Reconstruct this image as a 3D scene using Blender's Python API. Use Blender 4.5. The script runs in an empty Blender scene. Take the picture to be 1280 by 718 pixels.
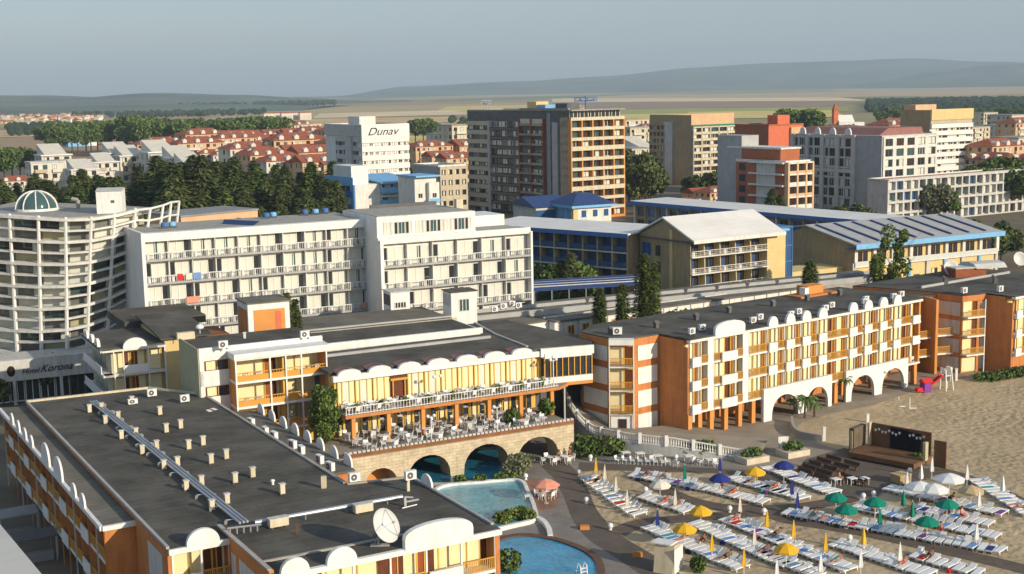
import bpy, math, random
from mathutils import Matrix, Vector
R_ = random.Random(7)
S = bpy.context.scene
COL = S.collection
# ---------------------------------------------------------------- surveying: the photo's pixels to ground points
F = 1650.; PITCH = math.atan(248 / 1650); ROLL = math.radians(-1.05); EYE = 42.
cp, sp, cr, sr = math.cos(PITCH), math.sin(PITCH), math.cos(ROLL), math.sin(ROLL)
def ray(px, py):
    a = (px - 640) / F; b = -(py - 359) / F
    x = cr * a - sr * b; y = sr * a + cr * b
    return (x, y * sp + cp, y * cp - sp)
def G(px, py, z=0.):
    d = ray(px, py); t = (z - EYE) / d[2]
    return Vector((d[0] * t, d[1] * t, z))
def V(px, py, Y):
    d = ray(px, py); t = Y / d[1]
    return Vector((d[0] * t, Y, EYE + d[2] * t))
def fu(O, hd, px, py=300):
    h = math.radians(hd); ux, uy = math.sin(h), math.cos(h); d = ray(px, py)
    return (O[0] * d[1] - O[1] * d[0]) / (uy * d[0] - ux * d[1])
def hx(O, hd, u, v=0):
    h = math.radians(hd)
    return (O[0] + u * math.sin(h) - v * math.cos(h), O[1] + u * math.cos(h) + v * math.sin(h))
def rz_of(hd): return math.radians(90 - hd)
def uv_of(O, hd, p):
    h = math.radians(hd); dx, dy = p[0] - O[0], p[1] - O[1]
    return (dx * math.sin(h) + dy * math.cos(h), -dx * math.cos(h) + dy * math.sin(h))

# ---------------------------------------------------------------- materials
MATS = {}
def mat(name, col, rough=.8, var=.12, scale=.6, bump=0., bscale=8., metal=0., spec=.3, kind=None, col2=None, ks=(1, 1), mortar=.02, isl=0., streak=0.):
    m = bpy.data.materials.new(name); m.use_nodes = True; nt = m.node_tree; N = nt.nodes; L = nt.links
    b = N['Principled BSDF']; b.inputs['Roughness'].default_value = rough; b.inputs['Metallic'].default_value = metal
    b.inputs['Specular IOR Level'].default_value = spec
    geo = N.new('ShaderNodeNewGeometry')
    c = (*col, 1)
    src = None
    if kind in ('brick', 'tile'):
        tc = N.new('ShaderNodeTexCoord'); mp = N.new('ShaderNodeMapping'); br = N.new('ShaderNodeTexBrick')
        L.new(tc.outputs['Object'], mp.inputs[0])
        if kind == 'brick': mp.inputs['Rotation'].default_value = (math.radians(90), 0, 0)
        L.new(mp.outputs[0], br.inputs['Vector'])
        br.inputs['Color1'].default_value = c; br.inputs['Color2'].default_value = (*(col2 or [x * .75 for x in col]), 1)
        br.inputs['Mortar'].default_value = (*[x * .6 for x in col], 1)
        br.inputs['Scale'].default_value = 1; br.inputs['Mortar Size'].default_value = mortar
        br.inputs['Brick Width'].default_value = ks[0]; br.inputs['Row Height'].default_value = ks[1]
        src = br.outputs['Color']
    if kind == 'stripe':
        tc = N.new('ShaderNodeTexCoord'); wv = N.new('ShaderNodeTexWave'); wv.wave_type = 'BANDS'; wv.bands_direction = 'X'
        L.new(tc.outputs['Object'], wv.inputs['Vector']); wv.inputs['Scale'].default_value = ks[0]; wv.inputs['Distortion'].default_value = 2.
        mx = N.new('ShaderNodeMix'); mx.data_type = 'RGBA'; mx.inputs[6].default_value = c; mx.inputs[7].default_value = (*(col2 or col), 1)
        L.new(wv.outputs['Fac'], mx.inputs[0]); src = mx.outputs[2]
    if isl:
        mx = N.new('ShaderNodeMix'); mx.data_type = 'RGBA'
        mx.inputs[6].default_value = (*[x * (1 - isl) for x in col], 1); mx.inputs[7].default_value = (*(col2 or [x * (1 + isl) for x in col]), 1)
        L.new(geo.outputs['Random Per Island'], mx.inputs[0]); src = mx.outputs[2]
    if var:
        nz = N.new('ShaderNodeTexNoise'); nz.inputs['Scale'].default_value = scale; nz.inputs['Detail'].default_value = 6; nz.inputs['Roughness'].default_value = .6
        L.new(geo.outputs['Position'], nz.inputs['Vector'])
        mr = N.new('ShaderNodeMapRange'); mr.inputs['From Min'].default_value = .3; mr.inputs['From Max'].default_value = .7
        mr.inputs['To Min'].default_value = 1 - var; mr.inputs['To Max'].default_value = 1 + var
        L.new(nz.outputs['Fac'], mr.inputs['Value'])
        vm = N.new('ShaderNodeVectorMath'); vm.operation = 'SCALE'
        if src: L.new(src, vm.inputs[0])
        else: vm.inputs[0].default_value = col
        L.new(mr.outputs[0], vm.inputs['Scale']); src = vm.outputs[0]
    if streak:      # rain streaks and grime: noise drawn out downwards
        mp = N.new('ShaderNodeMapping'); mp.inputs['Scale'].default_value = (1.6, 1.6, .22); L.new(geo.outputs['Position'], mp.inputs[0])
        n3 = N.new('ShaderNodeTexNoise'); n3.inputs['Scale'].default_value = 1; n3.inputs['Detail'].default_value = 5; n3.inputs['Roughness'].default_value = .7; L.new(mp.outputs[0], n3.inputs['Vector'])
        m3 = N.new('ShaderNodeMapRange'); m3.inputs['From Min'].default_value = .36; m3.inputs['From Max'].default_value = .56; m3.inputs['To Min'].default_value = 1 - streak; m3.inputs['To Max'].default_value = 1
        L.new(n3.outputs['Fac'], m3.inputs['Value']); v3 = N.new('ShaderNodeVectorMath'); v3.operation = 'SCALE'; L.new(src, v3.inputs[0]); L.new(m3.outputs[0], v3.inputs['Scale']); src = v3.outputs[0]
    if src: L.new(src, b.inputs['Base Color'])
    else: b.inputs['Base Color'].default_value = c
    if bump:
        n2 = N.new('ShaderNodeTexNoise'); n2.inputs['Scale'].default_value = bscale; n2.inputs['Detail'].default_value = 4
        L.new(geo.outputs['Position'], n2.inputs['Vector'])
        bp = N.new('ShaderNodeBump'); bp.inputs['Strength'].default_value = 1; bp.inputs['Distance'].default_value = bump
        L.new(n2.outputs['Fac'], bp.inputs['Height']); L.new(bp.outputs[0], b.inputs['Normal'])
    MATS[name] = m
    return m
mat('roofing', (.088, .081, .067), .9, .5, .22, .03, 3, kind='tile', col2=(.1, .092, .077), ks=(9, 1.05), mortar=.035)
mat('roofing_old', (.15, .138, .11), .9, .3, .3, .03, 3, kind='tile', col2=(.165, .15, .122), ks=(9, 1.05), mortar=.03)
mat('metal_roof', (.78, .76, .71), .6, .08, .2, kind='tile', col2=(.74, .72, .68), ks=(40, .6), mortar=.02)
mat('white', (.74, .72, .66), .7, .07, .7, streak=.2)
mat('bright_white', (.8, .79, .75), .6, .05, .8, streak=.14)
mat('plastic', (.78, .78, .76), .35, .04, 2)
mat('cream', (.66, .58, .41), .8, .08, .6, streak=.2)
mat('greywhite', (.58, .57, .53), .75, .1, .5, streak=.22)
mat('concrete', (.36, .34, .3), .85, .2, .8, .01, 6)
mat('darkgrey', (.12, .12, .12), .8, .2, .5)
mat('grey', (.27, .27, .27), .8, .15, .5)
mat('midgrey', (.4, .4, .39), .8, .12, .5)
mat('orange', (.62, .27, .07), .75, .08, .6)
mat('terracotta', (.56, .22, .07), .8, .1, .6, streak=.2)
mat('yellow_ochre', (.68, .43, .09), .7, .08, .8)
mat('olive_cream', (.46, .43, .27), .8, .12, .5)
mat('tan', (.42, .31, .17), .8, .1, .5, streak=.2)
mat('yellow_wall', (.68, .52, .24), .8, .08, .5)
mat('rail_orange', (.62, .31, .05), .5, .05)
mat('wood_brown', (.12, .034, .013), .6, .2, 2)
mat('wood_red', (.27, .07, .022), .6, .2, 2)
mat('curtain', (.8, .66, .33), .8, .05, 1, kind='stripe', col2=(.84, .75, .5), ks=(2.2, 1))
mat('curtain_pale', (.62, .63, .54), .8, .05, 1, kind='stripe', col2=(.7, .7, .62), ks=(2., 1))
mat('curtain_white', (.7, .68, .6), .8, .05, 1, kind='stripe', col2=(.6, .58, .5), ks=(3., 1))
mat('glass', (.03, .035, .04), .06, 0, spec=.7)
mat('glass_grey', (.17, .175, .16), .15, .15, .8, spec=.5)
mat('glass_green', (.05, .1, .1), .06, 0, spec=.7)
mat('glass_blue', (.04, .1, .22), .08, 0, spec=.7)
mat('rail_glass', (.6, .62, .58), .2, .05, 1)
mat('metal', (.55, .55, .55), .4, .1, 2, metal=.6)
mat('galv', (.5, .52, .55), .45, .1, 1, metal=.7)
mat('dish_white', (.62, .62, .6), .4, .05)
mat('blue', (.06, .17, .42), .6, .08)
mat('blue_dark', (.03, .06, .17), .5, .1)
mat('blue_light', (.2, .45, .72), .6, .08)
mat('red_tile', (.33, .1, .055), .85, .2, .5)
mat('brick_red', (.4, .13, .06), .85, .12, .5)
mat('coral', (.62, .16, .08), .8, .08)
mat('beige', (.5, .43, .31), .8, .1, .4)
mat('peach', (.65, .42, .24), .8, .1, .4)
mat('house_white', (.66, .62, .53), .8, .1, .3)
mat('rust', (.24, .1, .04), .85, .3, .8)
mat('mauve', (.3, .14, .12), .8, .15, .6)
mat('stone', (.6, .5, .35), .9, .22, 1.2, .04, 4, kind='brick', col2=(.52, .43, .29), ks=(.9, .35), mortar=.02)
mat('coping', (.6, .52, .4), .85, .15, 1)
mat('dirt', (.16, .13, .09), .95, .25, .12, .03, 1.5)
mat('asphalt', (.06, .06, .062), .9, .2, .4, .01, 20)
mat('paving', (.25, .225, .2), .85, .15, .35, kind='tile', col2=(.22, .195, .175), ks=(.8, .4), mortar=.012)
mat('promenade', (.125, .1, .08), .9, .2, .4, .006, 12)
mat('plaza', (.3, .25, .19), .9, .15, .4, .006, 8)
mat('patio_brick', (.32, .17, .12), .9, .2, .6, kind='tile', col2=(.27, .15, .11), ks=(.4, .2))
mat('pool_edge', (.14, .08, .055), .8, .15, 1)
mat('decking', (.15, .115, .085), .8, .2, 1, kind='tile', col2=(.12, .09, .066), ks=(3, .16), mortar=.012)
mat('stage_wood', (.2, .105, .05), .7, .2, 1, kind='stripe', col2=(.14, .07, .032), ks=(3.5, 1))
mat('bench_wood', (.09, .05, .032), .8, .25, 2)
mat('black_cloth', (.006, .006, .012), .95, .2, 2)
mat('leaf_conifer', (.095, .122, .04), .8, .25, .15, isl=.55, spec=.2)
mat('leaf_cypress', (.07, .095, .022), .8, .2, .3, isl=.6, spec=.2)
mat('leaf_green', (.1, .15, .035), .8, .25, .2, isl=.55, spec=.2)
mat('leaf_light', (.13, .17, .035), .8, .25, .3, isl=.5, spec=.2)
mat('leaf_palm', (.1, .16, .04), .7, .2, .6, isl=.4, spec=.3)
mat('leaf_grey', (.15, .16, .09), .8, .25, .2, isl=.4, spec=.2)
mat('bark', (.1, .07, .045), .9, .2, 2)
mat('flower_red', (.4, .05, .04), .8, .2, 2, isl=.4)
mat('hedge', (.05, .085, .02), .9, .3, .6, .1, 4)
for n, c in dict(yellow=(.75, .42, .02), navy=(.02, .035, .2), green=(.0, .2, .13), canvas=(.7, .66, .55), salmon=(.72, .3, .2), straw=(.5, .38, .2), red=(.6, .03, .03),
                 skyblue=(.15, .3, .6), purple=(.2, .05, .3), teal=(.05, .35, .35), magenta=(.5, .04, .15), black=(.01, .01, .012), skin=(.45, .22, .13), skin_tan=(.3, .14, .08), hair=(.03, .02, .012)).items():
    mat('c_' + n, c, .75, .06, 1.5)
def sand():
    m = mat('sand', (.47, .36, .222), .95, .16, .12, 0)
    nt = m.node_tree; N = nt.nodes; L = nt.links; b = N['Principled BSDF']
    geo = N.new('ShaderNodeNewGeometry')
    n1 = N.new('ShaderNodeTexNoise'); n1.inputs['Scale'].default_value = 1.1; n1.inputs['Detail'].default_value = 5; n1.inputs['Roughness'].default_value = .65
    v1 = N.new('ShaderNodeTexVoronoi'); v1.inputs['Scale'].default_value = 1.3; v1.feature = 'SMOOTH_F1'
    ad = N.new('ShaderNodeMath'); ad.operation = 'ADD'
    L.new(geo.outputs['Position'], n1.inputs['Vector']); L.new(geo.outputs['Position'], v1.inputs['Vector'])
    L.new(n1.outputs['Fac'], ad.inputs[0]); L.new(v1.outputs['Distance'], ad.inputs[1])
    # trampled patches are rougher than raked ones
    n3 = N.new('ShaderNodeTexNoise'); n3.inputs['Scale'].default_value = .045; L.new(geo.outputs['Position'], n3.inputs['Vector'])
    mr = N.new('ShaderNodeMapRange'); mr.inputs['From Min'].default_value = .42; mr.inputs['From Max'].default_value = .6; mr.inputs['To Min'].default_value = .35; mr.inputs['To Max'].default_value = 1.
    L.new(n3.outputs['Fac'], mr.inputs['Value'])
    bp = N.new('ShaderNodeBump'); bp.inputs['Distance'].default_value = .24
    L.new(mr.outputs[0], bp.inputs['Strength']); L.new(ad.outputs[0], bp.inputs['Height']); L.new(bp.outputs[0], b.inputs['Normal'])
sand()
def water():
    m = mat('pool_water', (.035, .3, .5), .06, .3, .3, .09, 2., spec=.6)
    m2 = mat('pool_water_pale', (.12, .36, .44), .07, .3, .35, .1, 2., spec=.6)
    m3 = mat('pool_water_deep', (.02, .16, .25), .06, .25, .15, .02, 2.2, spec=.6)
water()

# ---------------------------------------------------------------- mesh builder
class MB:
    def build_each(s, name, parent):
        a = 0; cuts = s.g + [(len(s.v), len(s.f))]
        for (v0, f0), (v1, f1) in zip(cuts, cuts[1:]):
            k = MB(); k.v = s.v[v0:v1]; k.f = [tuple(i - v0 for i in f) for f in s.f[f0:f1]]; k.ms = s.ms; k.mi = s.mi[f0:f1]; k.build(name, parent)
    def __init__(s, default='white'):
        s.v = []; s.f = []; s.mi = []; s.ms = []; s.d = default; s.T = None; s.g = []
    def _m(s, m):
        m = m or s.d
        if m not in s.ms: s.ms.append(m)
        return s.ms.index(m)
    def add(s, vs, fs, m=None):
        o = len(s.v); k = s._m(m); s.g.append((o, len(s.f)))
        if s.T is not None: vs = [tuple(s.T @ Vector(p)) for p in vs]
        s.v += [tuple(p) for p in vs]
        for f in fs: s.f.append(tuple(i + o for i in f)); s.mi.append(k)
        return s
    def box(s, x0, x1, y0, y1, z0, z1, m=None):
        if x1 < x0: x0, x1 = x1, x0
        if y1 < y0: y0, y1 = y1, y0
        vs = [(x, y, z) for z in (z0, z1) for (x, y) in ((x0, y0), (x1, y0), (x1, y1), (x0, y1))]
        return s.add(vs, [(3, 2, 1, 0), (4, 5, 6, 7), (0, 1, 5, 4), (1, 2, 6, 5), (2, 3, 7, 6), (3, 0, 4, 7)], m)
    def prism(s, poly, z0, z1, m=None, top=None, bottom=True):
        a = sum(poly[i][0] * poly[(i + 1) % len(poly)][1] - poly[(i + 1) % len(poly)][0] * poly[i][1] for i in range(len(poly)))
        if a < 0: poly = poly[::-1]
        n = len(poly)
        vs = [(p[0], p[1], z0) for p in poly] + [(p[0], p[1], z1) for p in poly]
        s.add(vs, [(i, (i + 1) % n, (i + 1) % n + n, i + n) for i in range(n)], m)
        s.add([(p[0], p[1], z1) for p in poly], [tuple(range(n))], top or m)
        if bottom: s.add([(p[0], p[1], z0) for p in poly], [tuple(range(n))[::-1]], m)
        return s
    def prof(s, prof, x0, x1, m=None):      # profile of (y, z) extruded along x
        n = len(prof)
        vs = [(x0, *p) for p in prof] + [(x1, *p) for p in prof]
        return s.add(vs, [tuple(range(n))[::-1], tuple(range(n, 2 * n))] + [(i, (i + 1) % n, (i + 1) % n + n, i + n) for i in range(n)], m)
    def profx(s, prof, y0, y1, m=None):     # profile of (x, z) extruded along y
        n = len(prof)
        vs = [(p[0], y0, p[1]) for p in prof] + [(p[0], y1, p[1]) for p in prof]
        return s.add(vs, [tuple(range(n)), tuple(range(n, 2 * n))[::-1]] + [(i, i + n, (i + 1) % n + n, (i + 1) % n) for i in range(n)], m)
    def quad(s, a, b, c, d, m=None): return s.add([a, b, c, d], [(0, 1, 2, 3)], m)
    def tube(s, a, b, r0, r1=None, n=8, m=None, cap=True):
        r1 = r0 if r1 is None else r1
        a, b = Vector(a), Vector(b); d = (b - a).normalized()
        x = d.orthogonal().normalized(); y = d.cross(x)
        vs = [a + x * (math.cos(t) * r0) + y * (math.sin(t) * r0) for t in [2 * math.pi * i / n for i in range(n)]]
        vs += [b + x * (math.cos(t) * r1) + y * (math.sin(t) * r1) for t in [2 * math.pi * i / n for i in range(n)]]
        fs = [(i, (i + 1) % n, (i + 1) % n + n, i + n) for i in range(n)]
        if cap: fs += [tuple(range(n))[::-1], tuple(range(n, 2 * n))]
        return s.add(vs, fs, m)
    def lathe(s, prof, n=12, c=(0, 0, 0), m=None):   # profile of (r, z)
        k = len(prof); vs = []
        for r, z in prof:
            for i in range(n):
                t = 2 * math.pi * i / n; vs.append((c[0] + r * math.cos(t), c[1] + r * math.sin(t), c[2] + z))
        fs = [(j * n + i, j * n + (i + 1) % n, (j + 1) * n + (i + 1) % n, (j + 1) * n + i) for j in range(k - 1) for i in range(n)]
        return s.add(vs, fs, m)
    def ribbon(s, pts, w, z0, z1, m=None):           # a wall that follows a line of points
        n = len(pts); L = []; Rr = []
        for i in range(n):
            a = Vector(pts[max(i - 1, 0)][:2]); b = Vector(pts[min(i + 1, n - 1)][:2]); d = (b - a).normalized(); q = Vector((-d.y, d.x)) * w / 2
            p = Vector(pts[i][:2]); zz = pts[i][2] if len(pts[i]) > 2 else 0
            L.append((*(p + q), zz)); Rr.append((*(p - q), zz))
        for i in range(n - 1):
            q = [Rr[i], Rr[i + 1], L[i + 1], L[i]]
            vs = [(p[0], p[1], p[2] + z0) for p in q] + [(p[0], p[1], p[2] + z1) for p in q]
            s.add(vs, [(3, 2, 1, 0), (4, 5, 6, 7), (0, 1, 5, 4), (1, 2, 6, 5), (2, 3, 7, 6), (3, 0, 4, 7)], m)
        return s
    def mesh(s, name='mesh', smooth=False):
        me = bpy.data.meshes.new(name); me.from_pydata(s.v, [], s.f)
        for m in s.ms: me.materials.append(MATS[m])
        me.polygons.foreach_set('material_index', s.mi)
        if smooth: me.polygons.foreach_set('use_smooth', [True] * len(s.f))
        me.update(); return me
    def build(s, name, parent=None, smooth=False, **kw):
        return ob(name, s.mesh(name, smooth), parent, **kw)
def TR(x=0, y=0, z=0, rz=0, sx=1): return Matrix.Translation((x, y, z)) @ Matrix.Rotation(rz, 4, 'Z')
RAILS = {}
def ob(name, me, parent=None, loc=None, rz=0, scale=None, **kw):
    o = bpy.data.objects.new(name, me); COL.objects.link(o)
    if parent: o.parent = parent
    if loc is not None: o.location = loc
    if rz: o.rotation_euler.z = rz
    if scale: o.scale = scale
    for k, v in kw.items(): o[k] = v
    if me is not None and me.name in RAILS: ob(RAILS[me.name][0], RAILS[me.name][1], o)
    return o
def thing(name, label, cat, loc=(0, 0, 0), rz=0, group=None):
    o = ob(name, None, None, loc, rz, label=label, category=cat)
    o.empty_display_size = .5
    if group: o['group'] = group
    return o
def tag(o, label, cat, group=None):
    o['label'] = label; o['category'] = cat
    if group: o['group'] = group
    return o
def struct(name, mb, kind='structure'):
    return mb.build(name, kind=kind)
def dup(root, loc, rz=0, label=None, group=None, scale=None):
    r = root.copy(); COL.objects.link(r); r.location = loc; r.rotation_euler = (0, 0, rz)
    if label: r['label'] = label
    if group: r['group'] = group
    if scale: r.scale = scale
    for ch in root.children:
        c = ch.copy(); COL.objects.link(c); c.parent = r
        for g in ch.children:
            d = g.copy(); COL.objects.link(d); d.parent = c
    return r
ORD = 'first second third fourth fifth sixth seventh eighth ninth tenth eleventh twelfth'.split()
def nth(i):
    if i < 12: return ORD[i]
    k = i + 1
    return '%d%s' % (k, 'th' if 10 < k % 100 < 20 else {1: 'st', 2: 'nd', 3: 'rd'}.get(k % 10, 'th'))
COUNT = {}
def parts(root, name, items):       # items: (mesh, loc, rz, scale); past 96 of a kind the rest is one part
    extra = None
    for me, loc, rz, sc in items:
        k = (root.name, name); COUNT[k] = COUNT.get(k, 0) + 1
        if COUNT[k] <= 96: ob(name, me, root, loc, rz, sc)
        else:
            extra = extra or MB()
            extra.T = Matrix.Translation(loc) @ Matrix.Rotation(rz, 4, 'Z') @ Matrix.Diagonal((*(sc or (1, 1, 1)), 1))
            for p in me.polygons: extra.add([me.vertices[i].co for i in p.vertices], [tuple(range(len(p.vertices)))], me.materials[p.material_index].name)
    if extra: extra.T = None; extra.build(name, root, kind='stuff')
# window meshes of unit size (x 0..1, z 0..1), facing -y
def win_mesh(frame='white', pane='glass', cur=None, side=0, split=1, fw=.06):
    mb = MB()
    mb.quad((0, .03, 0), (1, .03, 0), (1, .03, 1), (0, .03, 1), pane)
    if cur:
        x0, x1 = (0, .55) if side == 0 else ((.45, 1) if side == 1 else (.02, .98))
        mb.quad((x0, .02, 0), (x1, .02, 0), (x1, .02, 1), (x0, .02, 1), cur)
    mb.box(0, fw, -.03, .025, 0, 1, frame); mb.box(1 - fw, 1, -.03, .025, 0, 1, frame)
    mb.box(fw, 1 - fw, -.03, .025, 0, fw, frame); mb.box(fw, 1 - fw, -.03, .025, 1 - fw, 1, frame)
    for i in range(1, split + 1):
        x = i / (split + 1); mb.box(x - fw / 2, x + fw / 2, -.03, .025, fw, 1 - fw, frame)
    return mb.mesh('window')
WIN = dict(
    white=[win_mesh(), win_mesh(cur='curtain_pale'), win_mesh(cur='curtain_white', side=1), win_mesh(), win_mesh(pane='rail_glass'), win_mesh(cur='curtain_pale', side=2, split=2), win_mesh(split=2)],  # the flat pale pane is a bright reflection painted as colour
    pale=[win_mesh(cur='curtain_pale', side=2), win_mesh(cur='curtain_pale'), win_mesh(pane='glass_green'), win_mesh(cur='curtain_white', side=1)],
    dark=[win_mesh(frame='darkgrey'), win_mesh(frame='darkgrey', cur='curtain_pale'), win_mesh(frame='darkgrey', pane='glass_green'), win_mesh(frame='greywhite', cur='curtain_white', side=1), win_mesh(frame='wood_brown', split=2), win_mesh(frame='greywhite', split=2), win_mesh(frame='darkgrey', cur='curtain_pale', side=2)],
    blue=[win_mesh(frame='blue', pane='glass_blue'), win_mesh(frame='blue', cur='curtain_white')],
    brown=[win_mesh(frame='wood_brown', pane='glass'), win_mesh(frame='wood_brown', cur='curtain'), win_mesh(frame='wood_brown', cur='curtain_pale', side=1)],
    shutter=[win_mesh(frame='yellow_ochre', pane='wood_red', fw=.1)],
)
def face_T(face, W, D):
    return {'front': (TR(), 0, W), 'left': (TR(0, D, 0, -math.pi / 2), -math.pi / 2, D), 'right': (TR(W, 0, 0, math.pi / 2), math.pi / 2, D), 'back': (TR(W, D, 0, math.pi), math.pi, W)}[face]
def grid(root, wall, T, rz, x0, x1, z0, z1, nx, nz, pier=.3, span=.4, dep=.3, m=None, wm=None, win='white', pm=None, name='window', rnd=None, z_first=0.):
    """piers and spandrels stand out dep in front of the core wall; each opening gets a window part"""
    w = (x1 - x0) / nx; h = (z1 - z0) / nz; p = pier * w; s_ = span * h
    wall.T = T
    for i in range(nx + 1):
        a = max(x0, x0 + i * w - p / 2); b = min(x1, x0 + i * w + p / 2)
        wall.box(a, b, -dep, .0, z0, z1, pm or m)
    for j in range(nz + 1):
        a = max(z0, z0 + j * h - s_ * .55); b = min(z1, z0 + j * h + s_ * .45)
        wall.box(x0, x1, -dep + .04, .0, a, b, m)
    wall.T = None
    rr = rnd or R_
    items = []
    for j in range(nz):
        for i in range(nx):
            a = x0 + i * w + p / 2; b = z0 + j * h + s_ * .45
            loc = T @ Vector((a, -dep * .45, b))
            items.append((rr.choice(WIN[win]), loc, rz, (w - p, 1, h - s_)))
    parts(root, name, items)
    return items
HAZE_D, SKY_S, SUN_S, EXPO = 9e-5, .15, 4.3, .1
# ================================================================ the setting
def sheet(name, px, z, m, raw=None):
    mb = MB(m); pts = [G(x, y, z) for x, y in px] if raw is None else [Vector((x, y, z)) for x, y in raw]
    a = sum(pts[i].x * pts[(i + 1) % len(pts)].y - pts[(i + 1) % len(pts)].x * pts[i].y for i in range(len(pts)))
    if a < 0: pts = pts[::-1]
    mb.add([tuple(p) for p in pts], [tuple(range(len(pts)))])
    return struct(name, mb)
def smooth_px(px, n=6, closed=False):
    out = []; k = len(px)
    for i in range(k if closed else k - 1):
        p0, p1, p2, p3 = (px[(i + d) % k] if closed else px[min(max(i + d, 0), k - 1)] for d in (-1, 0, 1, 2))
        for j in range(n):
            t = j / n
            out.append(tuple(.5 * (2 * b + (c - a) * t + (2 * a - 5 * b + 4 * c - d) * t * t + (3 * b - a - 3 * c + d) * t ** 3) for a, b, c, d in zip(p0, p1, p2, p3)))
    if not closed: out.append(tuple(px[-1]))
    return out
def plain_mat():
    m = mat('plain', (.2, .17, .08), .95, .3, .0006, 0)
    nt = m.node_tree; N = nt.nodes; L = nt.links; b = N['Principled BSDF']
    geo = N.new('ShaderNodeNewGeometry'); mp = N.new('ShaderNodeMapping'); mp.inputs['Scale'].default_value = (.0011, .00045, 1); mp.inputs['Rotation'].default_value = (0, 0, .12)
    vo = N.new('ShaderNodeTexVoronoi'); vo.inputs['Scale'].default_value = 1; rp = N.new('ShaderNodeValToRGB')
    L.new(geo.outputs['Position'], mp.inputs[0]); L.new(mp.outputs[0], vo.inputs['Vector'])
    sx = N.new('ShaderNodeSeparateColor'); L.new(vo.outputs['Color'], sx.inputs[0]); L.new(sx.outputs[0], rp.inputs[0])
    cr_ = rp.color_ramp; cr_.interpolation = 'CONSTANT'
    cols = [(.56, .4, .2), (.4, .34, .14), (.66, .48, .26), (.26, .27, .1), (.5, .33, .19), (.6, .46, .22)]
    while len(cr_.elements) < len(cols): cr_.elements.new(.5)
    for i, c in enumerate(cols): cr_.elements[i].position = i / len(cols); cr_.elements[i].color = (*c, 1)
    nz = N.new('ShaderNodeTexNoise'); nz.inputs['Scale'].default_value = .004; nz.inputs['Detail'].default_value = 6
    L.new(geo.outputs['Position'], nz.inputs['Vector'])
    mx = N.new('ShaderNodeMix'); mx.data_type = 'RGBA'; mx.blend_type = 'MULTIPLY'; mx.inputs[0].default_value = .4
    L.new(rp.outputs[0], mx.inputs[6]); L.new(nz.outputs['Fac'], mx.inputs[7]); L.new(mx.outputs[2], b.inputs['Base Color'])
plain_mat()
for n, c in dict(field_brown=(.34, .22, .14), field_tan=(.66, .45, .23), field_gold=(.7, .54, .17), field_green=(.36, .38, .1), field_pale=(.78, .6, .36)).items(): mat(n, c, .95, .2, .01)
mat('wood_far', (.025, .045, .016), .9, .4, .03)
mat('hill', (.12, .14, .1), .95, .55, .0016)
def terrain():
    g = MB('plain'); g.prism([(-13200, -200), (13200, -200), (13200, 15300), (-13200, 15300)], -6, -1.2)
    struct('plain', g)
    g = MB('dirt'); g.add([(-420, -60, 0), (420, -60, 0), (620, 900, 0), (-620, 900, 0)], [(0, 1, 2, 3)]); struct('town_ground', g)
terrain()
# fields seen between the town and the hills, by the photo's bands
def field(px, m, z): return sheet('field', px, z, m)
FIELDS = [
    ('field_gold', [(380, 172), (640, 168), (640, 176), (380, 182)]), ('field_green', [(240, 168), (420, 166), (420, 176), (240, 180)]),
    ('field_tan', [(200, 152), (560, 146), (600, 158), (230, 166)]), ('field_gold', [(560, 133), (700, 131), (730, 139), (540, 141)]),
    ('field_pale', [(400, 142), (560, 138), (600, 143), (390, 148)]), ('field_brown', [(560, 146), (740, 140), (760, 148), (600, 155)]),
    ('field_pale', [(690, 123.5), (1050, 122), (1090, 126), (690, 128)]), ('field_brown', [(690, 128.5), (1090, 126.5), (1010, 136), (690, 138)]),
    ('field_gold', [(700, 140), (860, 139), (860, 150), (700, 150)]), ('field_green', [(770, 137), (1060, 134), (1060, 139), (770, 143)]),
    ('field_tan', [(0, 163), (190, 158), (200, 166), (0, 172)]), ('field_green', [(0, 152), (200, 148), (190, 156), (0, 160)]),
    ('field_pale', [(20, 133), (190, 128), (240, 132), (60, 137)]), ('field_gold', [(860, 140), (1040, 138), (1060, 146), (860, 149)]),
    ('field_brown', [(90, 172), (200, 168), (190, 178), (80, 182)]),
]
for i, (m, px) in enumerate(FIELDS): field(px, m, -.9 + .02 * i)
def ridge(name, pts, base_y, depth, m='hill', seed=1, amp=.12):
    """a long hill: crest heights along X, sloping down to the front and to the back"""
    rr = random.Random(seed); mb = MB(m); n = 90; rows = 14
    xs = [pts[0][0] + (pts[-1][0] - pts[0][0]) * i / n for i in range(n + 1)]
    def crest(x):
        for (a, h), (b, k) in zip(pts, pts[1:]):
            if a <= x <= b:
                t = (x - a) / (b - a); t = t * t * (3 - 2 * t); return h + (k - h) * t
        return 0
    ph = [rr.uniform(0, 9) for _ in range(8)]
    vs = []
    for j in range(rows + 1):
        s = j / rows; prof = math.sin(min(1, s / .62) * math.pi / 2) ** 1.5 if s < .62 else math.cos((s - .62) / .38 * math.pi / 2)
        for x in xs:
            u = x / depth
            w = sum(math.sin(u * (2.2 + 1.9 * k) + ph[k] + s * (3 + k) * (1 if k % 2 else -1)) / (1 + k) for k in range(6)) * amp
            h = max(0, crest(x) * (prof + w * math.sin(s * math.pi) ** .7 * .8) + crest(x) * w * .12)
            vs.append((x, base_y + depth * s, h - 3))
    fs = [(j * (n + 1) + i, j * (n + 1) + i + 1, (j + 1) * (n + 1) + i + 1, (j + 1) * (n + 1) + i) for j in range(rows) for i in range(n)]
    mb.add(vs, fs); o = mb.build(name, smooth=True, kind='structure')
    return o
def ridge_px(name, crest, Y, depth, **k):
    pts = []
    for x, y in crest:
        p = V(x, y, Y + depth * .62); pts.append((p.x, max(2, p.z + 3)))
    ridge(name, pts, Y, depth, **k)
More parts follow.
